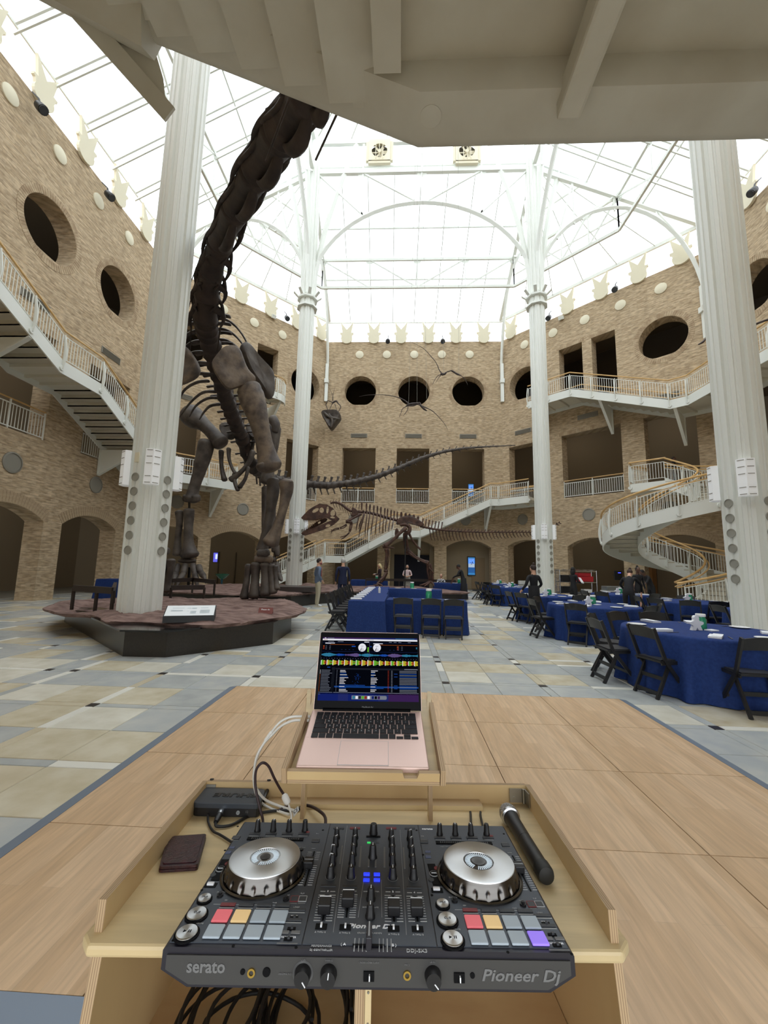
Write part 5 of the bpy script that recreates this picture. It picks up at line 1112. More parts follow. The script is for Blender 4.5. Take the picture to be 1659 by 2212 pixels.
for e in ((985, 1200), (1010, 1222), (1100, 1222)): tb('toe', [(1075, 1155, -.7), (1040, 1185, -.8), ((1075 + e[0]) / 2, 1205, -.85), (*e, -.9)], (13, 12, 11, 5))
tb('femur', [(1400, 520, .4), (1410, 620, .4), (1425, 720, .4), (1430, 760, .4)], (24, 18, 20, 30), n=12)
o5 = lambda x, y: ((840 + x / 4.366 - 640) * 5.925, (1080 + y / 4.366 - 1060) * 5.925)
tb('tibia', [(*o5(175, 480), .4), (*o5(240, 530), .4), (*o5(310, 570), .4), (*o5(370, 592), .4)], (36, 22, 20, 28), n=12); tb('fibula', [(*o5(190, 500), .3), (*o5(270, 560), .3), (*o5(365, 600), .3)], (12, 9, 9), n=7)
for dx in (-8, 6, 20): tb('metatarsal', [(*o5(372 + dx, 605), .4), (*o5(378 + dx * 1.5, 680), .4), (*o5(392 + dx, 760), .4)], (15, 12, 15))
tb('metatarsal', [(*o5(378, 640), .3), (*o5(405, 670), .3), (*o5(425, 692), .3)], (10, 8, 7))
for e in ((290, 806), (335, 815), (425, 815)): tb('toe', [(*o5(392, 765), .4), (*o5((392 + e[0]) / 2 + 8, 790), .2), (*o5(*e), .1)], (15, 14, 6))
TT = [(o5(300, 248), 19.3, 17), (o5(340, 258), 19.5, 16), (o5(420, 275), 19.8, 15), (o5(560, 290), 20.3, 13), (o5(700, 299), 20.7, 12), (o5(900, 305), 21.2, 10), (o5(1100, 305), 21.6, 8.5), (o5(1330, 305), 22, 6.5), (o5(1440, 295), 22.2, 5), (o5(1530, 262), 22.4, 3.5), (o5(1612, 213), 22.5, 1.5)]
A3 = [W(*o4(*p), Y) for p, Y, r in TT]; AR = [px(r / 5.925, Y) for p, Y, r in TT]; cum = [0]
for a, b in zip(A3, A3[1:]): cum.append(cum[-1] + (b - a).length)
T3, TR = A3, AR; s = 0
while s < cum[-1] - .1:
    L = .2; p, r = at(s); q, r2 = at(min(s + L, cum[-1])); d = q - p; s += L
    bone(T, 'tail_vertebra', [p + d * .05, p + d * .5, p + d * .96], [r, r * .78, r], 'bonet', n=7, sub=2)
    f = s / cum[-1]; h = (.34 if f < .18 else .09 if f < .5 else .05)
    bone(T, 'neural_spine', [p + d * .5 + z * r * .8, p + d * .7 + z * (r + h * .5), p + d * .85 + z * (r + h)], [.03, .028, .035], 'bonet', n=5, asp=.5, sub=2, up=(0, 1, 0))
    if f > .06: hh = .42 * (1 - f) + .1; bone(T, 'chevron', [p + d * .9 - z * r * .8, p + d * 1.1 - z * (r + hh * .5), p + d * 1.6 - z * (r + hh)], [.03, .022, .016], 'bonet', n=5, sub=2)
for q, Y in (((1200, 360), TY), ((1400, 395), TY)): p = W(*o4(*q), Y); m = MB(); m.cyl(V((p.x, p.y, .45)), p, .03, 6); m.build('support_rod', M['rod'], T) if q[0] > 1300 else None
# ------------------------------------------------------------------ flying reptiles
M['bonep'] = mat('pterosaur_bone', srgb(78, 66, 62), .6, col2=srgb(52, 42, 40), scale=8)
o6 = lambda x, y: (680 + x / 3.95, 720 + y / 3.95)
def flier(name, label, Y, parts, wires):
    p0 = W(*o6(*parts[0][1][0][:2]), Y); t = thing(name, label, 'skeleton', p0)
    for nm, L, R in parts: bone(t, nm, [W(*o6(x, y), Y + (d[0] if d else 0)) for x, y, *d in L], [px(r / 3.95, Y) for r in R], 'bonep', n=7)
    for x0, y0, x1, y1 in wires: m = MB(); a = W(*o6(x0, y0), Y); m.cyl(a, V((a.x + (x1 - x0) * .01, a.y, 23.9)), .006, 5); m.build('wire', M['vent'], t)
    return t
flier('pterosaur_skeleton', 'thin flying reptile skeleton hanging before the middle round opening, wings spread wide', 19.5,
      [('body', [(790, 610), (830, 602), (880, 598)], (9, 11, 8)), ('pelvis', [(780, 620), (800, 612)], (7, 8)), ('breast_bone', [(800, 618), (840, 618), (870, 608)], (5, 6, 4)), ('neck', [(880, 598), (895, 592), (905, 615)], (7, 6, 6)), ('skull', [(900, 610), (925, 638), (958, 662)], (9, 9, 3)), ('jaw', [(905, 625), (930, 650), (950, 662)], (4, 4, 2)),
       ('wing_arm', [(800, 600), (765, 572), (720, 550)], (7, 5, 5)), ('wing_hand', [(720, 550), (660, 534), (600, 526)], (4, 3.5, 3.5)), ('wing_finger', [(600, 526), (520, 524), (440, 528), (380, 540)], (3, 2.4, 2, 1)), ('wing_arm', [(880, 605), (920, 622), (960, 640)], (6, 5, 5)), ('wing_hand', [(960, 640), (1000, 660), (1040, 695)], (4, 3.5, 3)), ('wing_finger', [(1040, 695), (1085, 745), (1115, 785), (1135, 828)], (2.8, 2.2, 2, 1)),
       ('leg', [(785, 622), (750, 642), (735, 680), (720, 716)], (4, 3, 2.5, 1.5)), ('leg', [(795, 625), (790, 655), (770, 685), (755, 702)], (4, 3, 2.5, 1.5))], [(800, 600, 820, 300), (872, 598, 860, 300), (955, 560, 920, 400)])
flier('pterosaur_skeleton', 'thin flying reptile skeleton banking above the right round opening, one wing raised', 18.5,
      [('body', [(1085, 345), (1105, 348), (1120, 335)], (9, 11, 7)), ('neck', [(1115, 335), (1140, 325), (1165, 318)], (5, 5, 5)), ('skull', [(1165, 318), (1180, 325), (1215, 348), (1245, 360)], (7, 8, 8, 3)), ('shoulder', [(1075, 345), (1095, 355)], (8, 9)),
       ('wing_arm', [(1082, 340), (1060, 310), (1050, 280)], (5, 4, 4)), ('wing_hand', [(1050, 280), (1025, 235), (992, 198)], (3.5, 3, 3.5)), ('wing_finger', [(992, 198), (950, 150), (900, 112), (800, 65)], (3, 2.4, 2, 1)), ('wing_arm', [(1170, 325), (1205, 338), (1245, 358)], (5, 5, 4)), ('wing_finger', [(1245, 358), (1275, 385), (1293, 415), (1305, 442)], (3, 2.2, 1.8, 1)),
       ('leg', [(1080, 350), (1050, 362), (1025, 395), (1003, 438)], (3.5, 3, 2.2, 1.2)), ('leg', [(1080, 355), (1060, 375), (1045, 400), (1030, 425)], (3.5, 2.6, 2, 1.2))], [(1100, 340, 1090, 200), (1230, 350, 1230, 300)])
t = thing('pterosaur_skeleton', 'dark wing bones of a flying reptile half hidden behind the right-edge column', 'skeleton', W(1560, 722, 13))
for nm, L, R in (('wing_finger', [(1509, 744), (1518, 739), (1523, 733)], (1.4, 2.4, 2)), ('wing_hand', [(1522, 734), (1535, 726), (1550, 722)], (1.6, 2.6, 3)), ('body', [(1555, 720), (1590, 712), (1620, 706)], (3, 6, 4)), ('wing_arm', [(1620, 706), (1645, 695), (1662, 690)], (3, 2.4, 2.6)), ('wing_finger', [(1662, 690), (1690, 672), (1725, 668)], (2, 1.6, 1))): bone(t, nm, [W(x, y, 13) for x, y in L], [px(r, 13) for r in R], 'bonep', n=7)
m = MB(); a = W(1600, 710, 13); m.cyl(a, V((a.x, a.y, 21)), .005, 5); m.build('wire', M['vent'], t)
t = thing('wall_rock', 'dark grey heart-shaped rock fixed to the brick wall left of the round openings', 'rock', W(716, 905, 27.4))
slab(t, 'rock', [o6(*p) for p in ((58, 680), (75, 662), (150, 668), (195, 660), (226, 700), (222, 735), (190, 765), (155, 815), (138, 824), (120, 810), (95, 755), (65, 715))], 27.3, .9, 'bone')
for L in ([(80, 675), (130, 715), (210, 730)], [(120, 690), (150, 740), (140, 800)]): bone(t, 'ridge', [W(*o6(x, y), 26.85) for x, y in L], [.08, .1, .06], 'bone', n=7)
t = thing('pterosaur_skeleton', 'small crouching flying reptile skeleton perched on the wall rock', 'skeleton', W(722, 870, 27.1))
for nm, L, R in (('body', [(150, 595), (168, 582), (185, 576)], (8, 9, 6)), ('skull', [(185, 576), (200, 600), (215, 612)], (6, 5, 3)), ('wing_arm', [(150, 590), (110, 575), (95, 610)], (4, 3.5, 4)), ('wing_hand', [(95, 610), (110, 650), (118, 665)], (3.5, 3, 2.5)), ('wing_arm', [(185, 585), (212, 610), (222, 630)], (4, 3.5, 4)), ('wing_hand', [(222, 630), (210, 655), (200, 668)], (3.5, 3, 2.5)), ('leg', [(150, 600), (130, 640), (125, 668)], (3, 2.5, 2)), ('leg', [(170, 600), (182, 640), (188, 665)], (3, 2.5, 2)), ('wing_finger', [(150, 575), (148, 520), (118, 462)], (2.2, 1.8, 1)), ('wing_finger', [(155, 575), (158, 515), (172, 462)], (2.2, 1.8, 1))): bone(t, nm, [W(*o6(x, y), 27.1) for x, y in L], [px(r / 3.95, 27) for r in R], 'bonep', n=7)
# ================================================================= tables, chairs, settings
M['navy'] = mat('navy_tablecloth', srgb(34, 58, 116), .75, col2=srgb(28, 49, 102), scale=30, sheen=0, spec=.2)
M['linen'] = mat('white_linen', srgb(236, 238, 242), .7)
M['china'] = mat('white_china', srgb(240, 240, 240), .25)
M['chair'] = mat('black_resin_chair', srgb(30, 30, 32), .4)
M['seat'] = mat('black_vinyl_seat', srgb(40, 40, 43), .5)
def draped_round(label, x, y, r, group='round tables under navy cloths'):
    t = thing('round_table', label, 'table', (x, y, 0), group=group); m = MB(); ph = x * 7
    def fn(q, z_, a):
        k = max(0, (.745 - z_) / .745); return q + k ** .8 * (.045 * sin(a * 17 + ph) + .03 * sin(a * 11 + 2 * ph) + .02 * sin(a * 29)) * (1 if q > r * .9 else 0)
    pr = [(0, .752), (r * .6, .752), (r * .97, .752), (r, .746), (r + .012, .725), (r + .018, .66), (r + .025, .5), (r + .035, .3), (r + .05, .12), (r + .065, .012)]
    m.lathe(pr[::-1], 170, (x, y, 0), fn=fn); m.build('tablecloth', M['navy'], t, smooth=True, angle=60)
    m = MB(); m.cyl((x, y, .72), (x, y, .742), r - .02, 40); m.build('tabletop', M['white'], t); return t
def draped_rect(label, c, sx, sy, rz=0, group='rectangular tables under navy cloths', h=.75):
    t = thing('banquet_table', label, 'table', (c[0], c[1], 0), group=group); m = MB(); R = rotz(rz); n = 0; P = []
    for (ax, ay), (bx, by) in (((-1, -1), (1, -1)), ((1, -1), (1, 1)), ((1, 1), (-1, 1)), ((-1, 1), (-1, -1))):
        k = int(max(6, (abs(bx - ax) * sx + abs(by - ay) * sy) / 2 / .06))
        for i in range(k): s = i / k; P.append(((ax + (bx - ax) * s) * sx / 2, (ay + (by - ay) * s) * sy / 2, (ay - by, bx - ax)))
    k = len(P); vs = []; prof = [(0, h), (.008, h - .02), (.012, h * .8), (.02, h * .5), (.035, h * .2), (.045, .012)]
    for o_, zz in prof:
        for i, (px_, py_, d) in enumerate(P):
            q = V((px_, py_, 0)); l_ = V((px_ / sx, py_ / sy, 0)).normalized() if True else 0
            w_ = (1 - zz / h) ** .8 * (.016 * sin(i * 1.15 + c[0]) + .012 * sin(i * .53 + 2)); out = V((-d[0] * 0, 0, 0)); nx = V((1 if abs(px_) > sx / 2 - .001 and px_ > 0 else -1 if abs(px_) > sx / 2 - .001 else 0, 1 if abs(py_) > sy / 2 - .001 and py_ > 0 else -1 if abs(py_) > sy / 2 - .001 else 0, 0))
            q += nx * (o_ + w_); q.z = zz; vs.append(V((c[0], c[1], 0)) + R @ q)
    fs = [(j * k + (i + 1) % k, j * k + i, (j + 1) * k + i, (j + 1) * k + (i + 1) % k) for j in range(len(prof) - 1) for i in range(k)] + [tuple(range(k))]
    m.add(vs, fs); m.build('tablecloth', M['navy'], t, smooth=True, angle=45); return t
TB = {'T1': (4.15, 5.96, .96, 'nearest round table under navy cloth, at the right edge'), 'T2': (4.41, 9.75, .96, 'second nearest round navy table, left of the nearest one and farther back'),
      'T3': (7.83, 11.6, .95, 'round navy table in front of the foot of the spiral stair'), 'T4': (7.5, 14.5, .9, 'round navy table where the leaning server works'),
      'T5': (4.5, 12.8, .88, 'round navy table beside the standing server in black'), 'T6': (4.75, 17.9, .85, 'round navy table left of the server, one row farther back'),
      'T7': (5.05, 21.3, .85, 'farthest round navy table of the left column'), 'T8': (7.95, 9.2, .85, 'round navy table mostly hidden by the right-edge column')}
for k, (x, y, r, l) in TB.items(): draped_round(l, x, y, r)
def mk_chair():
    t = thing('folding_chair', 'x', 'chair', (0, 0, 0), group='black folding chairs'); B = lambda nm, m, mt='chair', bv=0: m.build(nm, M[mt], t, world=False, bevel=bv)
    for s in (-1, 1):
        m = MB(); m.beam((s * .205, -.235, .84), (s * .205, -.09, .44), .026, .042, up=(0, 1, 0)); m.beam((s * .205, -.09, .44), (s * .205, .24, 0), .026, .042, up=(0, 1, 0)); B('front_leg', m)
        m = MB(); m.beam((s * .172, .0, .43), (s * .172, -.215, 0), .026, .04, up=(0, 1, 0)); B('rear_leg', m)
        m = MB(); m.beam((s * .19, -.14, .415), (s * .19, .2, .425), .02, .035); B('seat_rail', m)
    m = MB(); n = 8
    for i in range(n):
        x0, x1 = -.205 + .41 * i / n, -.205 + .41 * (i + 1) / n; c0, c1 = .03 * (1 - (x0 / .205) ** 2), .03 * (1 - (x1 / .205) ** 2)
        lo0, lo1 = .70 + c0 * .4, .70 + c1 * .4; hi0, hi1 = .825 + c0, .825 + c1
        yb = lambda zz, x: -.09 - (zz - .44) * .3625 - .02 * (1 - (x / .205) ** 2)
        P = [(x0, yb(lo0, x0) - .012, lo0), (x1, yb(lo1, x1) - .012, lo1), (x1, yb(hi1, x1) - .012, hi1), (x0, yb(hi0, x0) - .012, hi0)]
        m.add(P + [(a, b + .024, c) for a, b, c in P], [(0, 1, 2, 3), (7, 6, 5, 4), (0, 4, 5, 1), (2, 6, 7, 3)] + ([(0, 3, 7, 4)] if i == 0 else []) + ([(1, 5, 6, 2)] if i == n - 1 else []))
    B('backrest', m)
    m = MB(); m.prism([(-.2, -.16), (.2, -.16), (.2, .19), (.17, .23), (-.17, .23), (-.2, .19)], .425, .445); B('seat_frame', m)
    m = MB(); m.prism([(-.175, -.13), (.175, -.13), (.175, .17), (.15, .2), (-.15, .2), (-.175, .17)], .444, .46); B('seat', m, 'seat')
    for y, zz in ((-.185, .062), (-.1, .23)): m = MB(); m.beam((-.172, y, zz), (.172, y, zz), .018, .045, up=(0, 0, 1)); B('crossbar', m)
    m = MB(); m.beam((-.205, .12, .155), (.205, .12, .155), .018, .035); B('crossbar', m)
    return t
CH0 = mk_chair(); used = [0]
def chair(x, y, rz, label):
    if not used[0]: used[0] = 1; CH0.location = (x, y, 0); CH0.rotation_euler = (0, 0, rz); CH0['label'] = label; return CH0
    return dup(CH0, (x, y, 0), rz, label)
def around(k, lst, dist=None):
    x, y, r, l = TB[k]
    nm = {'T1': 'nearest table', 'T2': 'second nearest table', 'T3': 'spiral stair table', 'T4': 'leaning server\'s table', 'T5': 'standing server\'s table', 'T6': 'table behind the standing server', 'T7': 'farthest round table', 'T8': 'table behind the right column'}[k]
    for th, side, *e in lst:
        a = radians(th); d = r + (e[0] if e else .12); p = (x + d * cos(a), y + d * sin(a)); chair(p[0], p[1], a + pi / 2 + (radians(e[1]) if len(e) > 1 else 0), 'black folding chair on the %s of the %s' % (side, nm))
around('T1', [(207, 'near left side', .02, -14), (257, 'camera side', .12, 8), (172, 'left side', .2, 10), (143, 'far left side', .2, 0), (112, 'far side, left one', .15), (84, 'far side, right one', .15), (305, 'right edge side', .12)])
around('T2', [(231, 'camera side', .15, 4), (182, 'left side', .22, 4), (300, 'right side, nearer one', .12), (140, 'far left side', .12), (335, 'right side, farther one', .1)])
around('T3', [(236, 'camera side', .1), (202, 'left side', .14), (172, 'far left side', .12), (290, 'right side', .1), (60, 'far side', .14), (262, 'camera side, right one', .12)])
around('T4', [(218, 'camera side', .16), (290, 'right side', .16), (186, 'left side', .16)])
around('T5', [(186, 'left side', .16, 5), (214, 'near left side', .16), (290, 'right side', .12), (320, 'far right side', .12)])
around('T6', [(190, 'left side', .16), (222, 'near left side', .16), (150, 'far left side', .14)]); around('T7', [(195, 'left side', .2), (228, 'near left side', .16)]); around('T8', [(225, 'camera side', .1), (180, 'left side', .1)])
# U of rectangular tables
draped_rect('nearest length of the long left navy table', (-.76, 10.4), .8, 2.3, .0); draped_rect('middle length of the long left navy table', (-.8, 12.6), .8, 2.1, .0); draped_rect('far length of the long left navy table', (-.84, 14.7), .8, 2.1, 0.)
draped_rect('front navy table with three chairs before it', (.62, 10.05), 1.86, .74, radians(-4)); draped_rect('back navy table joining the long left table', (.5, 14.7), 1.86, .74, radians(-8))
for i, (x, y) in enumerate(((.07, 9.36), (.68, 9.32), (1.16, 9.24))): chair(x, y, radians(-4), 'black folding chair before the front navy table, %s of the three' % ('leftmost', 'middle', 'rightmost')[i])
for i in range(9): chair(-1.53 - i * .012, 9.9 + i * .63, -pi / 2 + random.uniform(-.08, .08), 'black folding chair along the long left navy table, %s from the camera' % ('first', 'second', 'third', 'fourth', 'fifth', 'sixth', 'seventh', 'eighth', 'ninth')[i])
draped_rect('navy table behind the theropod foot where the blonde woman stands', (-1.75, 23.0), 2.0, .75); draped_rect('small navy table with the seated woman by the lit sign', (2.45, 20.9), 1.6, .75)
draped_rect('navy table behind the near left column, at the left wall', (-11.3, 16.5), 1.9, .75, group='rectangular tables under navy cloths', h=.78)
chair(3.75, 20.6, radians(80), 'black folding chair right of the small far navy table, left of a pair'); chair(4.05, 20.0, radians(75), 'black folding chair right of the small far navy table, right of a pair')
# settings
jm = MB(); jm.lathe([(.0, .002), (.05, .002), (.056, .012), (.056, .115), (.046, .135), (.046, .148)], 20); JM = jm.mesh('jar', mat('green_glass', srgb(60, 176, 128), .12, trans=.35), True)
lm = MB(); lm.lathe([(.05, .148), (.052, .152), (.052, .175), (.048, .18), (0, .18)], 20); LM = lm.mesh('lid', M['china'], True)
def jar(x, y, label, z0=.754, s=1.0):
    t = thing('jar', label, 'jar', (x, y, z0), group='green glass jars on the tables')
    for nm, me in (('glass', JM), ('lid', LM)): o = bpy.data.objects.new(nm, me); COL.objects.link(o); o.parent = t
    t.scale = (s, s, s); return t
nm_ = MB(); nm_.box((0, 0, .011), (.13, .26, .022)); nm_.box((.02, .01, .026), (.1, .24, .01)); NAP = nm_.mesh('napkin', M['linen'])
pm_ = MB(); pm_.lathe([(0, .002), (.07, .002), (.12, .014), (.122, .017), (.07, .008), (0, .008)], 28); PLT = pm_.mesh('plate', M['china'], True)
km_ = MB(); km_.box((0, .0, .003), (.016, .2, .004)); KNF = km_.mesh('knife', mat('steel_cutlery', srgb(150, 156, 170), .25, metal=1))
def put(me, x, y, rz, label, cat, group, z0=.754):
    o = bpy.data.objects.new(me.name, me); COL.objects.link(o); o.location = (x, y, z0); o.rotation_euler = (0, 0, rz); tag(o, label, cat, group); return o
FIG = [(-.02, 0), (-.075, 0), (-.05, .06), (-.095, .085), (-.095, .11), (-.04, .125)] + [(.036 * cos(a), .16 + .036 * sin(a)) for a in [pi * 1.15 - (pi * 1.3) * i / 10 for i in range(11)]] + [(.04, .125), (.095, .11), (.095, .085), (.05, .06), (.075, 0), (.02, 0), (0, .04)]
fm = MB(); fm.prism(FIG[::-1], -.022, .022, Matrix(((1, 0, 0), (0, 0, 1), (0, 1, 0)))); FIGM = fm.mesh('table_marker', M['linen'])
cm_ = MB(); cm_.box((0, 0, .008), (.13, .1, .016)); CARD = cm_.mesh('card_stack', M['linen'])
short = {'T1': 'nearest round table', 'T2': 'second nearest round table', 'T3': 'round table before the spiral stair', 'T4': 'leaning server\'s round table', 'T5': 'round table by the standing server', 'T6': 'round table behind the server\'s', 'T7': 'farthest round table'}
for k, l in short.items():
    x, y, r, _ = TB[k]
    jar(x + .02, y + .03, 'green glass jar at the centre of the ' + l, s=1.15)
    put(FIGM, x - .14, y - .1, .1, 'white person-shaped marker standing on the ' + l, 'table marker', 'white table markers'); put(CARD, x + .04, y - .13, .3, 'small white card stack beside the jar on the ' + l, 'cards', 'white card stacks')
    n = 8; SD = ('right', 'far right', 'far', 'far left', 'left', 'near left', 'near', 'near right')
    for i in range(n):
        a = 2 * pi * i / n + (.35 if k == 'T1' else .2)
        put(NAP if i % 3 else PLT, x + (r - .2) * cos(a), y + (r - .2) * sin(a), a + pi / 2 + random.uniform(-.3, .3), ('white folded napkin at the %s seat of the ' if i % 3 else 'white plate at the %s seat of the ') % SD[i] + l, 'napkin' if i % 3 else 'plate', ('napkins on the ' if i % 3 else 'plates on the ') + l)
        if k in ('T1', 'T2', 'T3'): put(KNF, x + (r - .22) * cos(a + .2), y + (r - .22) * sin(a + .2), a + pi / 2, 'steel knife at the %s seat of the ' % SD[i] + l, 'knife', 'knives on the ' + l)
ORD = ('first', 'second', 'third', 'fourth', 'fifth', 'sixth', 'seventh', 'eighth', 'ninth')
for i in range(9): put(NAP, -1.03, 9.62 + i * .63, pi / 2 + .05, ORD[i] + ' white napkin from the camera along the long left table', 'napkin', 'napkins on the long left table')
for i, x in enumerate((.05, .62, 1.15)):
    put(PLT, x, 9.93 - i * .02, 0, 'white plate on the front navy table, %s of three' % ('left', 'middle', 'right')[i], 'plate', 'plates on the front navy table'); put(KNF, x - .17, 9.93, .1, 'steel knife on the front navy table, %s of three' % ('left', 'middle', 'right')[i], 'knife', 'knives on the front navy table')
for i, x in enumerate((-.1, .45, 1.0)): put(PLT, x, 14.62, 0, 'white plate on the back navy table, %s of three' % ('left', 'middle', 'right')[i], 'plate', 'plates on the back navy table')
jar(.68, 10.12, 'green glass jar on the front navy table', s=1.35); jar(.4, 14.8, 'green glass jar on the back navy table', s=1.3); jar(-1.35, 22.9, 'green glass jar on the blonde woman\'s table', s=1.3); jar(2.9, 20.8, 'green glass jar on the seated woman\'s table', s=1.3)
def bottle(x, y, label):
    t = thing('bottle', label, 'bottle', (x, y, .752)); m = MB(); m.lathe([(0, .0), (.034, 0), (.036, .01), (.036, .14), (.014, .17), (.014, .19)], 14); o = m.build('body', M['china'], t, world=False, smooth=True)
    m = MB(); m.lathe([(.016, .19), (.016, .215), (0, .215)], 12); m.build('cap', M['black'], t, world=False)
bottle(-.62, 12.0, 'white squeeze bottle on the long left navy table'); bottle(-.95, 22.8, 'white bottle on the blonde woman\'s table')
for i, (x, y) in enumerate(((-1.5, 22.85), (2.75, 20.75), (2.6, 20.85))): put(CARD, x, y, .4 * i, ['white paper stack on the blonde woman\'s table', 'white paper stack on the seated woman\'s table, right one', 'white paper stack on the seated woman\'s table, left one'][i], 'papers', None)
# serving rack, boxes, stand, signs, bowl
RX, RY_ = W(1244, 1250, 17).x, 17.0
t = thing('shelf_rack', 'tall wire shelf rack partly wrapped in clear film behind the round tables', 'rack', (RX, RY_, 0)); M['chrome'] = mat('chrome_wire', srgb(190, 192, 194), .25, metal=1)
for sx in (-.72, .72):
    for sy in (-.22, .22): m = MB(); m.cyl((RX + sx, RY_ + sy, .06), (RX + sx, RY_ + sy, 1.52), .014, 8); m.build('post', M['chrome'], t); m = MB(); m.ell((RX + sx, RY_ + sy, .045), (.035, .02, .045), 10, 6); m.build('caster', M['black'], t)
for zz in (.2, .62, 1.05, 1.48):
    m = MB()
    for yy in (-.22, .22): m.beam((RX - .72, RY_ + yy, zz), (RX + .72, RY_ + yy, zz), .012, .03)
    for i in range(13): m.beam((RX - .72 + i * .12, RY_ - .22, zz), (RX - .72 + i * .12, RY_ + .22, zz), .008, .008)
    m.build('wire_shelf', M['chrome'], t)
m = MB()
pts = [(-.78, -.25), (-.74, .0), (-.78, .25)]
vs = []
for i in range(7):
    for j in range(9): vs.append((RX - .76 - .03 * sin(i * 2 + j), RY_ - .27 + .09 * i * .9, .3 + j * .155 + .02 * sin(i * 3 + j * 2)))
m.add(vs, [(i * 9 + j, i * 9 + j + 1, (i + 1) * 9 + j + 1, (i + 1) * 9 + j) for i in range(6) for j in range(8)]); vs = []
for i in range(11):
    for j in range(4): vs.append((RX - .75 + i * .15, RY_ - .26 + j * .17, 1.53 + .03 * sin(i * 1.7 + j * 2.1)))
m.add(vs, [(i * 4 + j, i * 4 + j + 1, (i + 1) * 4 + j + 1, (i + 1) * 4 + j) for i in range(10) for j in range(3)]); m.build('film_wrap', M['frost'], t)
red = mat('red_crate', srgb(178, 30, 40), .5)
def crate(name, label, x, y, z0, d, mt, cat, grp=None):
    t = thing(name, label, cat, (x, y, z0), group=grp); m = MB(); a, b, c = d; th = .012
    m.box((x, y, z0 + th / 2), (a, b, th)); 
    for sx in (-1, 1): m.box((x + sx * (a / 2 - th / 2), y, z0 + c / 2), (th, b, c))
    for sy in (-1, 1): m.box((x, y + sy * (b / 2 - th / 2), z0 + c / 2), (a - 2 * th, th, c))
    m.build('shell', mt, t); m = MB(); m.box((x, y, z0 + c + .008), (a * 1.03, b * 1.03, .016)); m.build('lid', mt, t)
crate('storage_box', 'red storage box on the rack, the upper right one', RX + .3, RY_, 1.066, (.62, .36, .2), red, 'box'); crate('storage_box', 'red storage box on top of the other red box on the rack', RX + .28, RY_, 1.284, (.5, .34, .12), red, 'box')
crate('storage_box', 'dark storage box on the left of the rack, upper shelf', RX - .4, RY_, 1.066, (.4, .36, .24), M['black'], 'box'); crate('storage_box', 'dark storage box on the left of the rack, middle shelf', RX - .38, RY_, .636, (.44, .36, .22), M['black'], 'box'); crate('storage_box', 'small white box on the middle shelf of the rack', RX + .4, RY_, .636, (.3, .3, .12), M['china'], 'box')
for i in range(2):
    for j in range(4):
        c = W(1124 + j * 7.5, 1255 - i * 8, 19.2); crate('white_bin', 'small pale bin of the stacked block, %s row, %s from the left' % (('lower', 'upper')[i], ORD[j]), c.x, 19.2, .62 + i * .19, (.155, .2, .165), mat('pale_bin', srgb(196, 198, 192), .6) if i + j == 0 else bpy.data.materials['pale_bin'], 'bin', 'stacked pale bins')
t = thing('bin_table', 'dark low table under the stacked pale bins', 'table', (W(1135, 1250, 19.2).x, 19.2, 0)); bx = W(1135, 1250, 19.2).x
m = MB(); m.box((bx, 19.2, .6), (.9, .5, .03)); m.build('tabletop', M['black'], t)
for sx in (-.4, .4):
    for sy in (-.2, .2): m = MB(); m.beam((bx + sx, 19.2 + sy, 0), (bx + sx, 19.2 + sy, .59), .03, .03, up=(1, 0, 0)); m.build('leg', M['black'], t)
c = W(1326, 1268, 16.2); t = thing('serving_cart', 'grey serving cart behind the leaning server', 'cart', (c.x, 16.2, 0))
m = MB(); m.box((c.x, 16.2, .86), (.75, .45, .16)); m.build('tub', mat('grey_steel_tub', srgb(126, 130, 130), .35, metal=.6), t, bevel=.02); m = MB(); m.box((c.x, 16.2, .76), (.8, .5, .025)); m.build('shelf', M['china'], t)
for sx in (-.36, .36):
    for sy in (-.2, .2): m = MB(); m.beam((c.x + sx, 16.2 + sy, 0), (c.x + sx, 16.2 + sy, .75), .03, .03, up=(1, 0, 0)); m.build('leg', M['chrome'], t)
def sign(label, x0, y0, x1, y1, Y, lit=True):
    a, b = W(x0, y0, Y), W(x1, y1, Y); c = (a + b) / 2; w_, h = abs(b.x - a.x), abs(a.z - b.z); t = thing('display_screen', label, 'screen', c)
    m = MB(); m.box(c + V((0, .05, 0)), (w_ + .1, .08, h + .14)); m.build('frame', M['bronze'], t, bevel=.01)
    B_ = lambda nm, mt, x, z_, ww, hh: MB().box(c + V((x * w_, -.0, z_ * h)), (ww * w_, .03, hh * h)).build(nm, mt, t)
    blue = mat('lit_blue', srgb(58, 136, 200), .4, emit=.55); pale = mat('lit_pale', srgb(186, 204, 226), .4, emit=.55); deep = mat('lit_deep_blue', srgb(34, 96, 168), .4, emit=.5)
    B_('panel', blue, 0, .32, 1, .36); B_('panel', pale, 0, .18, .92, .5); B_('panel', deep, 0, -.22, .98, .3); B_('panel', blue, 0, -.44, .98, .12)
    for xx, zz, ww, hh in ((-.16, .2, .16, .02), (.14, .22, .1, .08), (.2, .16, .07, .06), (-.02, .16, .05, .12), (.02, .1, .14, .02)): MB().box(c + V((xx * w_, -.02, zz * h)), (ww * w_, .01, hh * h)).build('print', M['bronze'], t)
    for i in range(2): MB().box(c + V((0, -.018, (.4 - i * .035) * h)), ((.8 - i * .3) * w_, .01, .014 * h)).build('print', M['linen'], t)
    return t
sign('tall lit blue display screen in the arch right of the dark doorway', 1011, 1204, 1026, 1242, 29.55)
o_ = sign('small lit blue display screen in the upper right opening of the back wall', 1012, 1046, 1023, 1072, 30.5)
c = W(466, 1204, 24.6); t = thing('display_screen', 'lit violet-blue television inside the arch beyond the clawed hind foot', 'screen', c); m = MB(); m.box(c, (.3, .06, .62)); m.build('frame', M['black'], t)
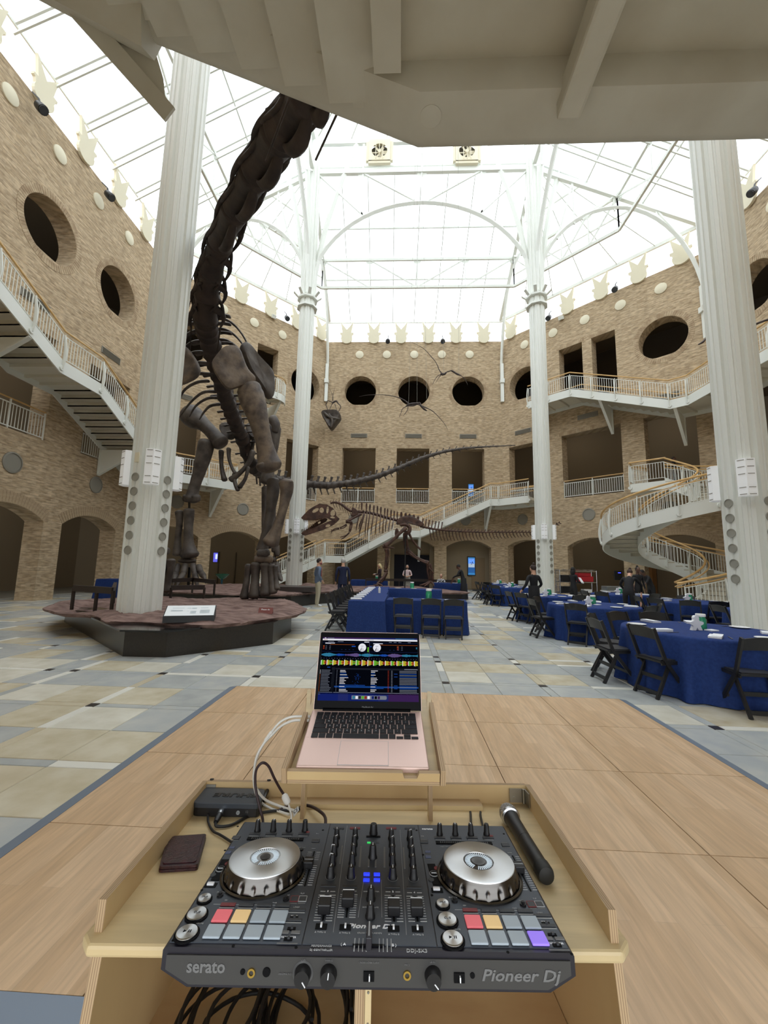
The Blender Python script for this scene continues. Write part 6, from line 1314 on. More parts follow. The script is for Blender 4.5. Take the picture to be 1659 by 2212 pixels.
m = MB(); m.box(c + V((0, -.035, .0)), (.26, .01, .56)); m.build('screen', mat('tv_glow', srgb(90, 90, 200), .4, emit=1.2), t); m = MB(); m.box(c + V((.06, -.042, .05)), (.12, .006, .3)); m.build('picture', mat('tv_glow_pale', srgb(190, 200, 250), .4, emit=1.4), t)
m = MB(); m.beam(c + V((0, .03, 0)), c + V((-.5, .9, 0)), .05, .05); m.build('wall_arm', M['black'], t)
c = W(479, 1258, 22.3); t = thing('glass_bowl', 'green glass bowl on a blue-green stem behind the far platform', 'bowl', (c.x, 22.3, 0)); gb = mat('dark_green_glass', srgb(24, 84, 60), .15)
m = MB(); m.lathe([(.05, .62), (.2, .7), (.36, .88), (.38, .92), (.34, .9), (.18, .75), (0, .7)], 24, (c.x, 22.3, 0)); m.build('bowl', gb, t, smooth=True); m = MB(); m.lathe([(.16, 0), (.16, .03), (.05, .08), (.04, .4), (.06, .63)], 16, (c.x, 22.3, 0)); m.build('stem', mat('blue_green_stem', srgb(28, 74, 96), .3), t, smooth=True)
m = MB(); c = W(1262 + 25, 1237, 21); pn = thing('wall_phone_panel', 'dark panel with a small blue light on the oak wall behind the leaning server', 'panel', W(1335, 1243, 23.6)); c = W(1335, 1243, 22.6)
m.box(c, (.4, .1, .5)); m.build('case', M['black'], pn, bevel=.02); m = MB(); m.box(c + V((.05, -.06, .14)), (.14, .02, .04)); m.build('light', mat('blue_led', srgb(70, 80, 240), .4, emit=2), pn)
m = MB(); m.beam(c + V((0, .05, 0)), c + V((.2, .9, 0)), .05, .05); m.build('mount', M['black'], pn)
# spot lamps along the top of the walls, small white boxes between
def spot(p, aim, label):
    t = thing('spotlight', label, 'spotlight', p, group='black spotlights along the wall tops'); d = V(aim).normalized(); c = p + d * .14
    m = MB(); m.tube([c - d * .2, c - d * .1, c + d * .08, c + d * .2], [.08, .15, .17, .17], 14); m.build('housing', M['black'], t, smooth=True, angle=50)
    m = MB(); m.tube([c + d * .2, c + d * .22], [.15, .14], 14); m.build('lens', mat('spot_lens', srgb(60, 62, 66), .15) if 'spot_lens' not in bpy.data.materials else bpy.data.materials['spot_lens'], t)
    m = MB(); m.beam(p + V((0, 0, .25)), c + V((0, 0, .05)), .05, .05); m.beam(p - d * .4 + V((0, 0, .25)), p + V((0, 0, .25)), .05, .04); m.build('yoke', M['black'], t)
from math import isclose
def onw(k, x, y, off):
    Mx = FM[k][0]; n = Mx.to_3x3() @ V((0, 1, 0)); a = Mx.translation - n * off; d = ray(x, y); return E0 + d * ((a - E0).dot(n) / d.dot(n))
for k, x, y, l in (('left', 82, 226, 'black spotlight below the left wall top, the nearer one'), ('left', 231, 417, 'black spotlight below the left wall top, the farther one'), ('back_left', 618, 685, 'black spotlight above the sauropod shoulder, left of the inner left column'),
                   ('back', 838, 735, 'black spotlight on the back wall top, left one'), ('back', 956, 735, 'black spotlight on the back wall top, right one'), ('back_right', 1187, 684, 'black spotlight right of the inner right column'), ('back_right', 1330, 622, 'black spotlight above the right round opening'), ('right', 1632, 408, 'black spotlight at the top right edge')):
    n = FM[k][0].to_3x3() @ V((0, 1, 0)); spot(onw(k, x, y, .35), -n + V((0, 0, -1.0)), l)
for k, x, y, l in (('back_left', 591, 684, 'small white box on the brick wall left of a spotlight'), ('back_right', 1212, 687, 'small white box on the brick wall right of a spotlight')):
    p = onw(k, x, y, .15); t = thing('flood_lamp', l, 'lamp', p); m = MB(); m.box(p, (.3, .26, .24), FM[k][0].to_3x3() @ Matrix.Rotation(.4, 3, 'X')); m.build('case', M['white'], t, bevel=.02); m = MB(); m.beam(p, onw(k, x, y, 0), .06, .06); m.build('arm', M['white'], t)
# ================================================================= people
def shirt(n, c): return mat(n, c, .8)
PM = {'skin': mat('skin_light', srgb(206, 160, 134), .55), 'skin_d': mat('skin_dark', srgb(96, 66, 52), .55), 'black': mat('black_cloth', srgb(24, 24, 28), .85), 'shoe': mat('black_shoe', srgb(20, 20, 20), .5), 'wshoe': mat('white_shoe', srgb(220, 220, 220), .6)}
def person(label, loc, face, H=1.72, top='black', bottom='black', shoe='shoe', skin='skin', hair=None, bun=0, lean=0, arms=None, legs=None, sleeves='long', head=(0, 0), sit=0, female=0, extra=None, mask=None, hairlong=0):
    """one continuous skinned body; extra(t) may add clothing pieces. Local frame: faces +y, x to its right"""
    t = thing('person', label, 'person', loc, face); s = H / 1.75
    sh = .165 if female else .19; hp = .095
    J = {'pel': (0, 0, .95), 'wa': (0, .0, 1.1), 'ch': (0, 0, 1.3), 'nb': (0, -.01, 1.46), 'hd0': (0, .012, 1.57), 'hd1': (0, .018, 1.66)}
    Rr = {'pel': (.135, .1), 'wa': (.115 if female else .13, .09), 'ch': (.14 if female else .155, .1), 'nb': (.055, .055), 'hd0': (.062, .078), 'hd1': (.076, .092)}
    ar = arms or {}; lg = legs or {}
    for i, sd in (('R', 1), ('L', -1)):
        J['sh' + i] = (sd * sh, 0, 1.41); J['el' + i] = ar.get('el' + i, (sd * (sh + .05), -.03, 1.13)); J['wr' + i] = ar.get('wr' + i, (sd * (sh + .06), .05, .9)); w = V(J['wr' + i]); e = V(J['el' + i]); d = (w - e).normalized(); J['pa' + i] = tuple(w + d * .075)
        Rr['sh' + i] = (.062, .062); Rr['el' + i] = (.045, .045); Rr['wr' + i] = (.03, .026); Rr['pa' + i] = (.036, .018)
        J['hip' + i] = (sd * hp, 0, .89); J['kn' + i] = lg.get('kn' + i, (sd * (hp + .01), .02, .49)); J['an' + i] = lg.get('an' + i, (sd * (hp + .015), -.02, .085)); a = V(J['an' + i]); J['to' + i] = (a.x + sd * .02, a.y + .16, max(.035, a.z - .045))
        Rr['hip' + i] = (.1, .1); Rr['kn' + i] = (.062, .062); Rr['an' + i] = (.042, .045); Rr['to' + i] = (.038, .03)
    Ed = [('pel', 'wa', 't'), ('wa', 'ch', 't'), ('ch', 'nb', 't'), ('nb', 'hd0', 's'), ('hd0', 'hd1', 's')]
    for i in 'RL':
        Ed += [('ch', 'sh' + i, 't'), ('sh' + i, 'el' + i, 't'), ('el' + i, 'wr' + i, 't' if sleeves == 'long' else 's'), ('wr' + i, 'pa' + i, 's'), ('pel', 'hip' + i, 'b'), ('hip' + i, 'kn' + i, 'b'), ('kn' + i, 'an' + i, 'b' if not (extra and extra.__name__ == 'bare') else 's'), ('an' + i, 'to' + i, 'f')]
        d = (V(J['pa' + i]) - V(J['wr' + i])).normalized(); sdv = V((1 if i == 'R' else -1, 0, 0)); sdv = (sdv - d * sdv.dot(d)).normalized(); cr = d.cross(sdv)
        for k, (o, L) in enumerate(((-.026, .068), (-.009, .08), (.009, .076), (.025, .06))):
            b = V(J['pa' + i]) + cr * o + d * .02; a1, a2 = 'f%d%s' % (k, i), 'g%d%s' % (k, i); J[a1] = tuple(b + d * L * .55); J[a2] = tuple(b + d * L * .85 - sdv * L * .35); Rr[a1] = (.0095, .0095); Rr[a2] = (.007, .007); Ed += [('pa' + i, a1, 's'), (a1, a2, 's')]
        th = V(J['wr' + i]) + cr * -.03 + d * .045 - sdv * .012; J['t' + i] = tuple(th); J['u' + i] = tuple(th + d * .035 - sdv * .012); Rr['t' + i] = (.011, .011); Rr['u' + i] = (.008, .008); Ed += [('wr' + i, 't' + i, 's'), ('t' + i, 'u' + i, 's')]
    if lean:
        pv = V((0, 0, .98)); Rm = Matrix.Rotation(-lean, 3, 'X')
        for k in list(J):
            if not k.startswith(('hip', 'kn', 'an', 'to', 'pel')) and not (k[:2] in ('el', 'wr') and k in ar) : J[k] = tuple(pv + Rm @ (V(J[k]) - pv))
    names = list(J); idx = {k: i for i, k in enumerate(names)}
    me = bpy.data.meshes.new('body'); me.from_pydata([tuple(V(J[k]) * s) for k in names], [(idx[a], idx[b]) for a, b, c in Ed], [])
    o = bpy.data.objects.new('body', me); COL.objects.link(o); md = o.modifiers.new('skin', 'SKIN'); sv = me.skin_vertices[0].data
    for k in names: sv[idx[k]].radius = tuple(r * s for r in Rr[k]); sv[idx[k]].use_root = k == 'pel'
    md.use_smooth_shade = True; sb = o.modifiers.new('sub', 'SUBSURF'); sb.levels = 1; sb.render_levels = 1
    dg = bpy.context.evaluated_depsgraph_get(); nm = bpy.data.meshes.new_from_object(o.evaluated_get(dg)); bpy.data.objects.remove(o); nm.name = 'body'
    tags = {'t': 0, 's': 1, 'b': 2, 'f': 3}; nm.materials.clear()
    for k in (top, skin, bottom, shoe): nm.materials.append(PM[k])
    seg = [(V(J[a]) * s, V(J[b]) * s, tags[c], min(Rr[a][0], Rr[b][0]) * s) for a, b, c in Ed if (a, b) not in (('pel', 'wa'),)] + [(V(J['pel']) * s + V((0, 0, .06)), V(J['wa']) * s, 0, .1)]
    for p in nm.polygons:
        c = p.center; best = (9, 0)
        for a, b, g, r in seg:
            d = b - a; q = max(0, min(1, (c - a).dot(d) / d.length_squared)); e = (c - a - d * q).length - r
            if e < best[0]: best = (e, g)
        p.material_index = best[1]; p.use_smooth = True
    o = bpy.data.objects.new('body', nm); COL.objects.link(o); o.parent = t
    hc = (V(J['hd0']) + V(J['hd1'])) / 2 * s; hu = (V(J['hd1']) - V(J['nb'])).normalized(); up_ = hu; fw = V((1, 0, 0)).cross(up_) * -1; fw = up_.cross(V((1, 0, 0))).normalized()
    RH = Matrix((V((1, 0, 0)), fw, up_)).transposed(); RH = RH @ Matrix.Rotation(head[0], 3, 'Z') @ Matrix.Rotation(head[1], 3, 'X')
    hp_ = lambda x, y, z_: hc + RH @ (V((x, y, z_)) * s)
    m = MB(); m.ell(hp_(0, .012, .01), (.075 * s, .094 * s, .118 * s), 16, 10, RH); h = m.build('head', PM[skin], t, world=False, smooth=True)
    m = MB(); m.ell(hp_(0, .107, -.012), (.013 * s, .018 * s, .024 * s), 8, 6, RH); m.build('nose', PM[skin], h, world=False, smooth=True)
    for sd in (-1, 1):
        m = MB(); m.ell(hp_(sd * .031, .092, .012), (.012 * s, .008 * s, .008 * s), 8, 6, RH); m.build('eye', M['black'], h, world=False, smooth=True)
        m = MB(); m.ell(hp_(sd * .076, .0, -.005), (.012 * s, .02 * s, .032 * s), 8, 6, RH); m.build('ear', PM[skin], h, world=False, smooth=True)
    m = MB(); m.ell(hp_(0, .098, -.052), (.024 * s, .008 * s, .007 * s), 8, 6, RH); m.build('mouth', mat('lip', srgb(150, 84, 76), .5) if 'lip' not in bpy.data.materials else bpy.data.materials['lip'], h, world=False, smooth=True)
    if hair:
        m = MB(); m.ell(hp_(0, -.016, .038), (.084 * s, .096 * s, .1 * s), 16, 10, RH)
        if hairlong: m.ell(hp_(0, -.045, -.07), (.085 * s, .06 * s, .14 * s), 14, 8, RH); [m.ell(hp_(sd * .07, .0, -.06), (.028 * s, .05 * s, .12 * s), 10, 6, RH) for sd in (-1, 1)]
        if bun: m.ell(hp_(0, -.05, .15), (.042 * s, .042 * s, .038 * s), 12, 8, RH)
        m.build('hair', mat('hair_' + label[:12].replace(' ', '_'), hair, .7), t, world=False, smooth=True)
    if mask: m = MB(); m.ell(hp_(0, .05, -.045), (.066 * s, .068 * s, .05 * s), 14, 8, RH); m.build('face_mask', mat('mask_' + label[:12].replace(' ', '_'), mask, .8), t, world=False, smooth=True)
    if extra: extra(t, s)
    return t
def skirt(col, z0, z1, r0, r1, n='skirt'):
    def f(t, s): m = MB(); m.lathe([(r1 * .96, z1 + .01), (r1, z1), ((r0 + r1) / 2 * 1.03, (z0 + z1) / 2), (r0, z0)], 24, R=Matrix.Diagonal(V((1, .75, 1)))); m.build(n, mat(n + '_cloth', col, .85), t, world=False, smooth=True)
    return f
PM['blazer'] = mat('grey_blue_blazer', srgb(98, 112, 134), .85); PM['khaki'] = mat('khaki_trousers', srgb(186, 178, 154), .85); PM['navysuit'] = mat('navy_suit', srgb(28, 36, 66), .85); PM['pink'] = mat('pale_pink_top', srgb(226, 204, 206), .8); PM['maroon'] = mat('dark_plum_cardigan', srgb(48, 30, 36), .85); PM['printed'] = mat('black_white_print', srgb(220, 220, 224), .8, col2=srgb(40, 42, 50), scale=18, detail=2, contrast=(.48, .52)); PM['greyskirt'] = mat('pale_grey_skirt', srgb(168, 166, 160), .85)
def blazer_bits(t, s):
    m = MB(); m.prism([(-.05, 1.02), (.05, 1.02), (.06, 1.3), (.04, 1.45), (-.04, 1.45), (-.06, 1.3)], .098, .118, Matrix(((1, 0, 0), (0, 0, 1), (0, 1, 0)))); m.build('pink_shirt', mat('pink_shirt', srgb(190, 118, 116), .85), t, world=False)
    m = MB(); m.lathe([(.155, .86), (.165, .98), (.15, 1.1)], 20, R=Matrix.Diagonal(V((1, .78, 1)))); m.build('jacket_hem', PM['blazer'], t, world=False, smooth=True)
def suit_bits(t, s):
    m = MB(); m.lathe([(.165, .82), (.175, .95), (.155, 1.1)], 20, R=Matrix.Diagonal(V((1, .78, 1)))); m.build('jacket_hem', PM['navysuit'], t, world=False, smooth=True)
    m = MB(); m.lathe([(.062, 1.46), (.056, 1.51)], 16); m.build('white_collar', M['linen'], t, world=False)
person('man in grey-blue blazer and khaki trousers facing right, hand in pocket', (-3.05, 15.1, 0), radians(-62), 1.77, 'blazer', 'khaki', 'wshoe', hair=srgb(44, 34, 30), mask=srgb(150, 70, 72), extra=blazer_bits, arms={'elR': (.25, -.06, 1.15), 'wrR': (.2, .08, .96), 'elL': (-.25, -.06, 1.15), 'wrL': (-.2, .08, .96)})
person('grey-haired man in navy suit seen from behind', (-2.2, 15.5, 0), radians(12), 1.79, 'navysuit', 'navysuit', hair=srgb(176, 174, 170), extra=suit_bits)
person('woman in white sleeveless top and grey skirt, hands joined, before the dark doorway', (.34, 22.6, 0), radians(176), 1.63, 'pink', 'greyskirt', hair=srgb(70, 66, 64), mask=srgb(24, 24, 26), sleeves='short', female=1, arms={'elR': (.26, -.02, 1.14), 'wrR': (.06, .17, 1.06), 'elL': (-.26, -.02, 1.14), 'wrL': (-.06, .17, 1.08)}, extra=skirt(srgb(168, 166, 160), .5, 1.06, .2, .15), head=(0, -.25))
person('blonde woman in dark plum cardigan reading papers at the far navy table', (-1.15, 22.35, 0), radians(110), 1.66, 'maroon', 'black', hair=srgb(216, 196, 150), hairlong=1, female=1, arms={'elR': (.22, .04, 1.14), 'wrR': (.1, .28, 1.12), 'elL': (-.22, .04, 1.14), 'wrL': (-.1, .28, 1.12)}, head=(0, -.3))
person('server in black with hair bun, standing, seen from behind', (3.72, 11.75, 0), radians(20), 1.66, hair=srgb(54, 38, 32), bun=1, female=1, arms={'elR': (.26, -.02, 1.16), 'wrR': (.2, .2, .98), 'elL': (-.27, .0, 1.15), 'wrL': (-.26, .2, 1.0)}, extra=skirt(srgb(24, 24, 28), .42, 1.06, .17, .16, 'apron'))
person('server in black with hair bun leaning forward over a round navy table', (7.05, 13.15, 0), radians(-38), 1.72, hair=srgb(58, 40, 32), bun=1, female=1, lean=.62, arms={'elR': (.3, .42, 1.12), 'wrR': (.26, .6, .9), 'elL': (-.3, .42, 1.12), 'wrL': (-.2, .62, .9)})
person('man in black reaching sideways behind the leaning server', (10.2, 17.3, 0), radians(100), 1.72, skin='skin_d', hair=srgb(24, 20, 20), lean=.6, sleeves='short', arms={'elR': (.28, .42, 1.12), 'wrR': (.2, .66, .92), 'elL': (-.26, .42, 1.1), 'wrL': (-.14, .66, .9)})
person('person in black mostly hidden behind the leaning server', (8.9, 15.9, 0), radians(180), 1.7, skin='skin_d', hair=srgb(36, 28, 24), bun=1, female=1)
person('woman in black holding white papers beside the wire rack', (W(1238, 1250, 16.3).x, 16.3, 0), radians(-70), 1.64, skin='skin_d', hair=srgb(22, 20, 20), hairlong=1, female=1, arms={'elR': (.2, .06, 1.15), 'wrR': (.1, .3, 1.1), 'elL': (-.2, .06, 1.15), 'wrL': (-.1, .3, 1.1)})
person('person in long black gown bending towards the small far table', (3.0, 19.9, 0), radians(68), 1.74, skin='skin_d', hair=srgb(20, 18, 18), lean=.38, female=1, arms={'elR': (.26, .25, 1.16), 'wrR': (.2, .5, 1.1), 'elL': (-.26, .25, 1.16), 'wrL': (-.2, .5, 1.05)}, extra=skirt(srgb(24, 24, 28), .05, 1.02, .26, .15, 'gown'))
person('seated woman in black and white print at the small far table', (2.1, 21.75, -.42), radians(180), 1.62, 'printed', 'black', hair=srgb(150, 132, 110), female=1, arms={'elR': (.24, .1, 1.16), 'wrR': (.1, .3, 1.18), 'elL': (-.24, .1, 1.16), 'wrL': (-.1, .3, 1.18)}, legs={'knR': (.11, .42, .93), 'anR': (.11, .42, .5), 'knL': (-.11, .42, .93), 'anL': (-.11, .42, .5)})
chair(2.1, 21.75, pi, 'black folding chair under the seated woman at the small far table')
person('dark figure on the upper landing of the spiral stair', (*FP('back_right', 9.9, L2, .5)[:2], L2 + .02), radians(225), 1.68, skin='skin_d', hair=srgb(60, 44, 36), female=1)
put(CARD, -1.42, 22.25, .4, 'white papers held by the blonde woman', 'papers', None, 1.1); c = W(1251, 1254, 16.3); put(NAP, c.x, 16.15, 1.2, 'white papers held beside the wire rack', 'papers', None, c.z).rotation_euler = (.9, .2, .6)
# ================================================================= the console: a plywood stand and what lies on it
BX, BY = V((.99903, .0437, .00452)), V((-.0431, .99481, -.09218)); BY = (BY - BX * BX.dot(BY)).normalized(); BZ = BX.cross(BY); BO = V((-.375, .73, .913))
BM = Matrix(((BX.x, BY.x, BZ.x, BO.x), (BX.y, BY.y, BZ.y, BO.y), (BX.z, BY.z, BZ.z, BO.z), (0, 0, 0, 1)))
def HB(x, y, h=0.):                    # picture ray met with a plane parallel to the console's top
    d = ray(x, y); t = ((BO - E0).dot(BZ) + h) / d.dot(BZ); p = E0 + d * t - BO; return V((p.dot(BX), p.dot(BY), h))
def HV(x, y, yb):
    d = ray(x, y); t = ((BO - E0).dot(BY) + yb) / d.dot(BY); p = E0 + d * t - BO; return V((p.dot(BX), yb, p.dot(BZ)))
BASE = {}
def bthing(name, label, cat, base, group=None): t = thing(name, label, cat, Mx=BM @ Matrix.Translation(base), group=group); t['_l'] = 1; del t['_l']; BASE[t.name] = V(base); return t
def bb(m, name, mt, t, smooth=False, angle=None, bevel=0, kind=None, seg=2):
    b = BASE[t.name]; m.v = [(x - b.x, y - b.y, z_ - b.z) for x, y, z_ in m.v]
    o = m.build(name, mt, t, smooth=smooth, angle=angle, world=False, bevel=bevel, kind=kind, seg=seg); BASE[o.name] = b; return o
def btext(body, mt, size, o, x, y, t, name='lettering', **k):
    b = BASE[t.name]; ob = text(body, mt, size, Matrix.Identity(4), None, name, **k)
    sx = k.get('sx', 1); ob.matrix_world = Matrix.Identity(4); fm = frame_m(V(o) - b, x, y) @ Matrix.Diagonal((sx, 1, 1, 1)); ob.data.transform(fm); ob.parent = t; ob.matrix_parent_inverse = Matrix.Identity(4); ob.matrix_basis = Matrix.Identity(4); return ob
X_, Y_, Z_ = V((1, 0, 0)), V((0, 1, 0)), V((0, 0, 1))
TH = -.06
M['birch'] = wood_mat('birch_plywood', srgb(212, 190, 146), srgb(206, 182, 136), 0, 0, 3, .4, grain=26)
M['birchx'] = mat('birch_plywood_face', srgb(204, 178, 132), .45, col2=srgb(188, 158, 112), scale=3, stretch=(1, 1, .25), detail=7)
M['ply'] = mat('plywood_edge', srgb(176, 146, 106), .6)
def ply_edge(ax):
    """layers of veneer seen on the edge of a board, counted along axis ax"""
    m = bpy.data.materials.new('plywood_edge_layers'); t, n, l = nt(m); b = n['Principled BSDF']; b.inputs['Roughness'].default_value = .55
    tc = n.new('ShaderNodeTexCoord'); sp = n.new('ShaderNodeSeparateXYZ'); l.new(tc.outputs['Object'], sp.inputs[0])
    mu = n.new('ShaderNodeMath'); mu.operation = 'MULTIPLY'; mu.inputs[1].default_value = 1500; l.new(sp.outputs[ax], mu.inputs[0]); s_ = n.new('ShaderNodeMath'); s_.operation = 'SINE'; l.new(mu.outputs[0], s_.inputs[0])
    mr = n.new('ShaderNodeMapRange'); mr.inputs[1].default_value = -1; l.new(s_.outputs[0], mr.inputs[0]); mx = n.new('ShaderNodeMix'); mx.data_type = 'RGBA'; mx.inputs[6].default_value = srgb(146, 118, 90); mx.inputs[7].default_value = srgb(190, 164, 126); l.new(mr.outputs[0], mx.inputs[0]); l.new(mx.outputs[2], b.inputs['Base Color']); return m
M['plyy'] = ply_edge(1); M['plyz'] = ply_edge(2)
M['plyl'] = ply_edge(0)
cb = bthing('console_stand', 'birch plywood console stand with raised rim, open front and shelf', 'console', V((.31, .35, -.9)))
def panel(name, P, th, up, mt='birch', edge='plyl'):
    """board: quad P (four corners) raised along up by th; faces first material, edges second"""
    m = MB(); P = [V(p) for p in P]; u = V(up).normalized() * th; L4 = [(P[(i + 1) % 4] - P[i]).length for i in range(4)]; m.add(P + [p + u for p in P], [(3, 2, 1, 0), (4, 5, 6, 7)], 1); m.f += [(i, (i + 1) % 4, 4 + (i + 1) % 4, 4 + i) for i in range(4)]; m.mi += [0 if q_ > .05 else 1 for q_ in L4]
    return bb(m, name, [M[mt], M[edge]], cb)
r_ = .025
tp_ = [(-.2 + r_, .088), (.815 - r_, .093), (.815, .093 + r_), (.822, .66), (-.215, .655), (-.2, .088 + r_)]
m = MB(); m.prism(tp_, TH - .02, TH); bb(m, 'top', M['birch'], cb, bevel=.006)
panel('rim', [(-.183, .118, TH), (-.215, .652, TH), (-.2, .652, TH), (-.168, .118, TH)], .052, (0, 0, 1), 'birchx'); panel('rim', [(.778, .112, TH), (.81, .662, TH), (.825, .662, TH), (.793, .112, TH)], .052, (0, 0, 1), 'birchx')
panel('rim', [(-.2, .645, TH), (.81, .655, TH), (.81, .67, TH), (-.2, .66, TH)], .052, (0, 0, 1), 'birchx', 'plyy'); panel('ledge', [(-.0, .6, TH), (.66, .606, TH), (.66, .652, TH), (-.0, .646, TH)], .012, (0, 0, 1), 'birch', 'plyz')
m = MB(); m.box((.775, .648, TH + .026), (.04, .004, .038)); m.box((.803, .628, TH + .026), (.004, .036, .038), rotz(.06)); m.cyl((.797, .642, TH + .006), (.797, .642, TH + .046), .004, 8); m.cyl((.768, .646, TH + .02), (.768, .643, TH + .02), .004, 8); bb(m, 'hinge', mat('brushed_steel', srgb(170, 168, 160), .35, metal=1), cb)
m = MB(); m.box((-.188, .643, TH + .03), (.036, .004, .03)); bb(m, 'hinge', M['vent'], cb)
for x0, x1, nm in ((-.170, -.152, 'side_panel'), (.774, .789, 'side_panel')):
    m = MB(); z1 = TH - .02; P = [(x0, .1, z1), (x1, .1, z1), (x1, .64, z1), (x0, .64, z1)]; zb = -.86; Q = [(x0, .1 - .075, zb), (x1, .1 - .075, zb), (x1, .56, zb), (x0, .56, zb)]
    m.add(Q + P, [(3, 2, 1, 0), (4, 5, 6, 7), (1, 2, 6, 5), (2, 3, 7, 6), (3, 0, 4, 7)], 0); m.f.append((0, 1, 5, 4)); m.mi.append(1); bb(m, nm, [M['birchx'], M['plyl']], cb)
m = MB(); m.box((.31, .6, -.46), (.93, .015, .76)); bb(m, 'back_panel', M['birchx'], cb); m = MB(); m.box((.31, .34, -.37), (.925, .5, .018)); bb(m, 'shelf', mat('birch_knotty', srgb(206, 178, 132), .5, col2=srgb(180, 146, 104), scale=2.2, detail=6, stretch=(1, 2.5, 1)), cb)
m = MB(); m.box((.316, .35, -.22), (.018, .49, .28)); bb(m, 'divider', [M['plyl']], cb); m = MB(); m.box((.331, .11, -.22), (.011, .02, .28)); bb(m, 'edge_strip', M['birch'], cb)
for h, nm in ((-.175, 'nail'), (-.13, 'nail')): m = MB(); m.ell((.331, .099, h), (.002, .002, .002), 8, 6); bb(m, nm, M['vent'], cb)
# ------------------------------------------------------------------ mixing controller
M['ctop'] = mat('dark_grey_metal_plate', srgb(82, 87, 95), .42, metal=.5); M['cbody'] = mat('black_controller_body', srgb(28, 26, 36), .4); M['cfront'] = mat('charcoal_front_panel', srgb(60, 59, 58), .45)
M['kblack'] = mat('black_knob_rubber', srgb(20, 19, 21), .42); M['grey_print'] = mat('grey_print', srgb(168, 170, 172), .6); M['dim_print'] = mat('dim_grey_print', srgb(112, 112, 112), .6); M['slot'] = mat('black_slot', srgb(12, 12, 14), .6, spec=.12); M['btn'] = mat('dark_button', srgb(58, 60, 64), .5)
M['redp'] = mat('dim_red_button', srgb(104, 44, 46), .5, emit=.05, ecol=srgb(180, 40, 40)); M['silver'] = mat('brushed_silver', srgb(206, 208, 212), .26, metal=1); M['chr'] = mat('dark_chrome', srgb(104, 101, 98), .24, metal=1); M['gold'] = mat('brass_jack', srgb(196, 164, 84), .25, metal=1)
M['pad'] = mat('frosted_pad', srgb(168, 180, 190), .55, emit=.06, ecol=srgb(200, 214, 226)); M['padr'] = mat('pad_lit_red', srgb(216, 112, 120), .55, emit=.3, ecol=srgb(240, 100, 110)); M['pady'] = mat('pad_lit_amber', srgb(220, 190, 140), .55, emit=.28, ecol=srgb(250, 210, 140)); M['padv'] = mat('pad_lit_violet', srgb(150, 124, 232), .55, emit=.45, ecol=srgb(150, 120, 250))
M['blue_led'] = mat('blue_lit_button', srgb(30, 50, 255), .4, emit=1.6); M['green_led'] = mat('green_lit_dot', srgb(40, 200, 90), .4, emit=.8); M['tick'] = mat('lit_white_tick', srgb(216, 232, 246), .4, emit=.35)
# platter metal: brushed in circles
def platter_mat():
    m = bpy.data.materials.new('platter_spun_metal'); t, n, l = nt(m); b = n['Principled BSDF']; b.inputs['Base Color'].default_value = srgb(212, 214, 216); b.inputs['Metallic'].default_value = 1; b.inputs['Roughness'].default_value = .32; b.inputs['Anisotropic'].default_value = .85
    tg = n.new('ShaderNodeTangent'); tg.direction_type = 'RADIAL'; tg.axis = 'Z'; l.new(tg.outputs[0], b.inputs['Tangent']); return m
M['platter'] = platter_mat()
ct = bthing('mixing_controller', 'black two-platter mixing controller on the plywood console', 'controller', V((.332, .195, TH)))
W_, D_, BT = .664, .388, TH + .008
prof = [(0, -.004), (.004, 0), (W_ - .004, 0), (W_, -.004), (W_, -.03), (W_ - .042, BT), (.044, BT), (0, -.03)]
T_xz = Matrix(((1, 0, 0), (0, 0, 1), (0, 1, 0)))
m = MB(); m.prism(prof[::-1], 0, D_, T_xz); bb(m, 'body', M['cbody'], ct)
m = MB(); m.prism([(.008, -.009), (W_ - .008, -.009), (W_ - .008, -.028), (W_ - .046, BT + .005), (.047, BT + .005), (.008, -.028)][::-1], -.0025, .0, T_xz); bb(m, 'front_panel', M['cfront'], ct)
for a, b_ in ((.006, .2215), (.2235, .4425), (.4445, W_ - .006)): m = MB(); m.box(((a + b_) / 2, D_ / 2 + .002, .0008), (b_ - a, D_ - .012, .0016)); bb(m, 'top_plate', M['ctop'], ct)
for x in (.05, W_ - .05):
    for y in (.03, D_ - .03): m = MB(); m.cyl((x, y, TH), (x, y, BT + .001), .012, 12); bb(m, 'foot', M['kblack'], ct)
Zt = .0016
def cbox(name, c, d, mt, bevel=0, R=None): m = MB(); m.box((c[0], c[1], Zt + c[2]), d, R); return bb(m, name, M[mt] if isinstance(mt, str) else mt, ct, bevel=bevel)
def knob(x, y, r=.0066, h=.021, ang=0, name='knob', line='linen', skirt=1.25):
    m = MB(); m.lathe([(r * skirt, 0), (r * skirt, .0035), (r * 1.05, .006), (r * .92, h - .003), (r * .8, h), (0, h)], 20, (x, y, Zt)); k = bb(m, name, M['kblack'], ct, smooth=True, angle=40)
    if line: m = MB(); R = rotz(ang); m.box(V((x, y, Zt + h + .0003)) + R @ V((0, r * .35, 0)), (r * .2, r * 1.1, .0008), R); m.box(V((x, y, Zt + h * .62)) + R @ V((0, r * .96, 0)), (r * .2, .0012, h * .7), R); bb(m, 'pointer', M[line], k)
def lbl(s, x, y, size=.0042, mt='grey_print', **k): return btext(s, M[mt], size, (x, y, Zt + .0006), X_, Y_, ct, **k)
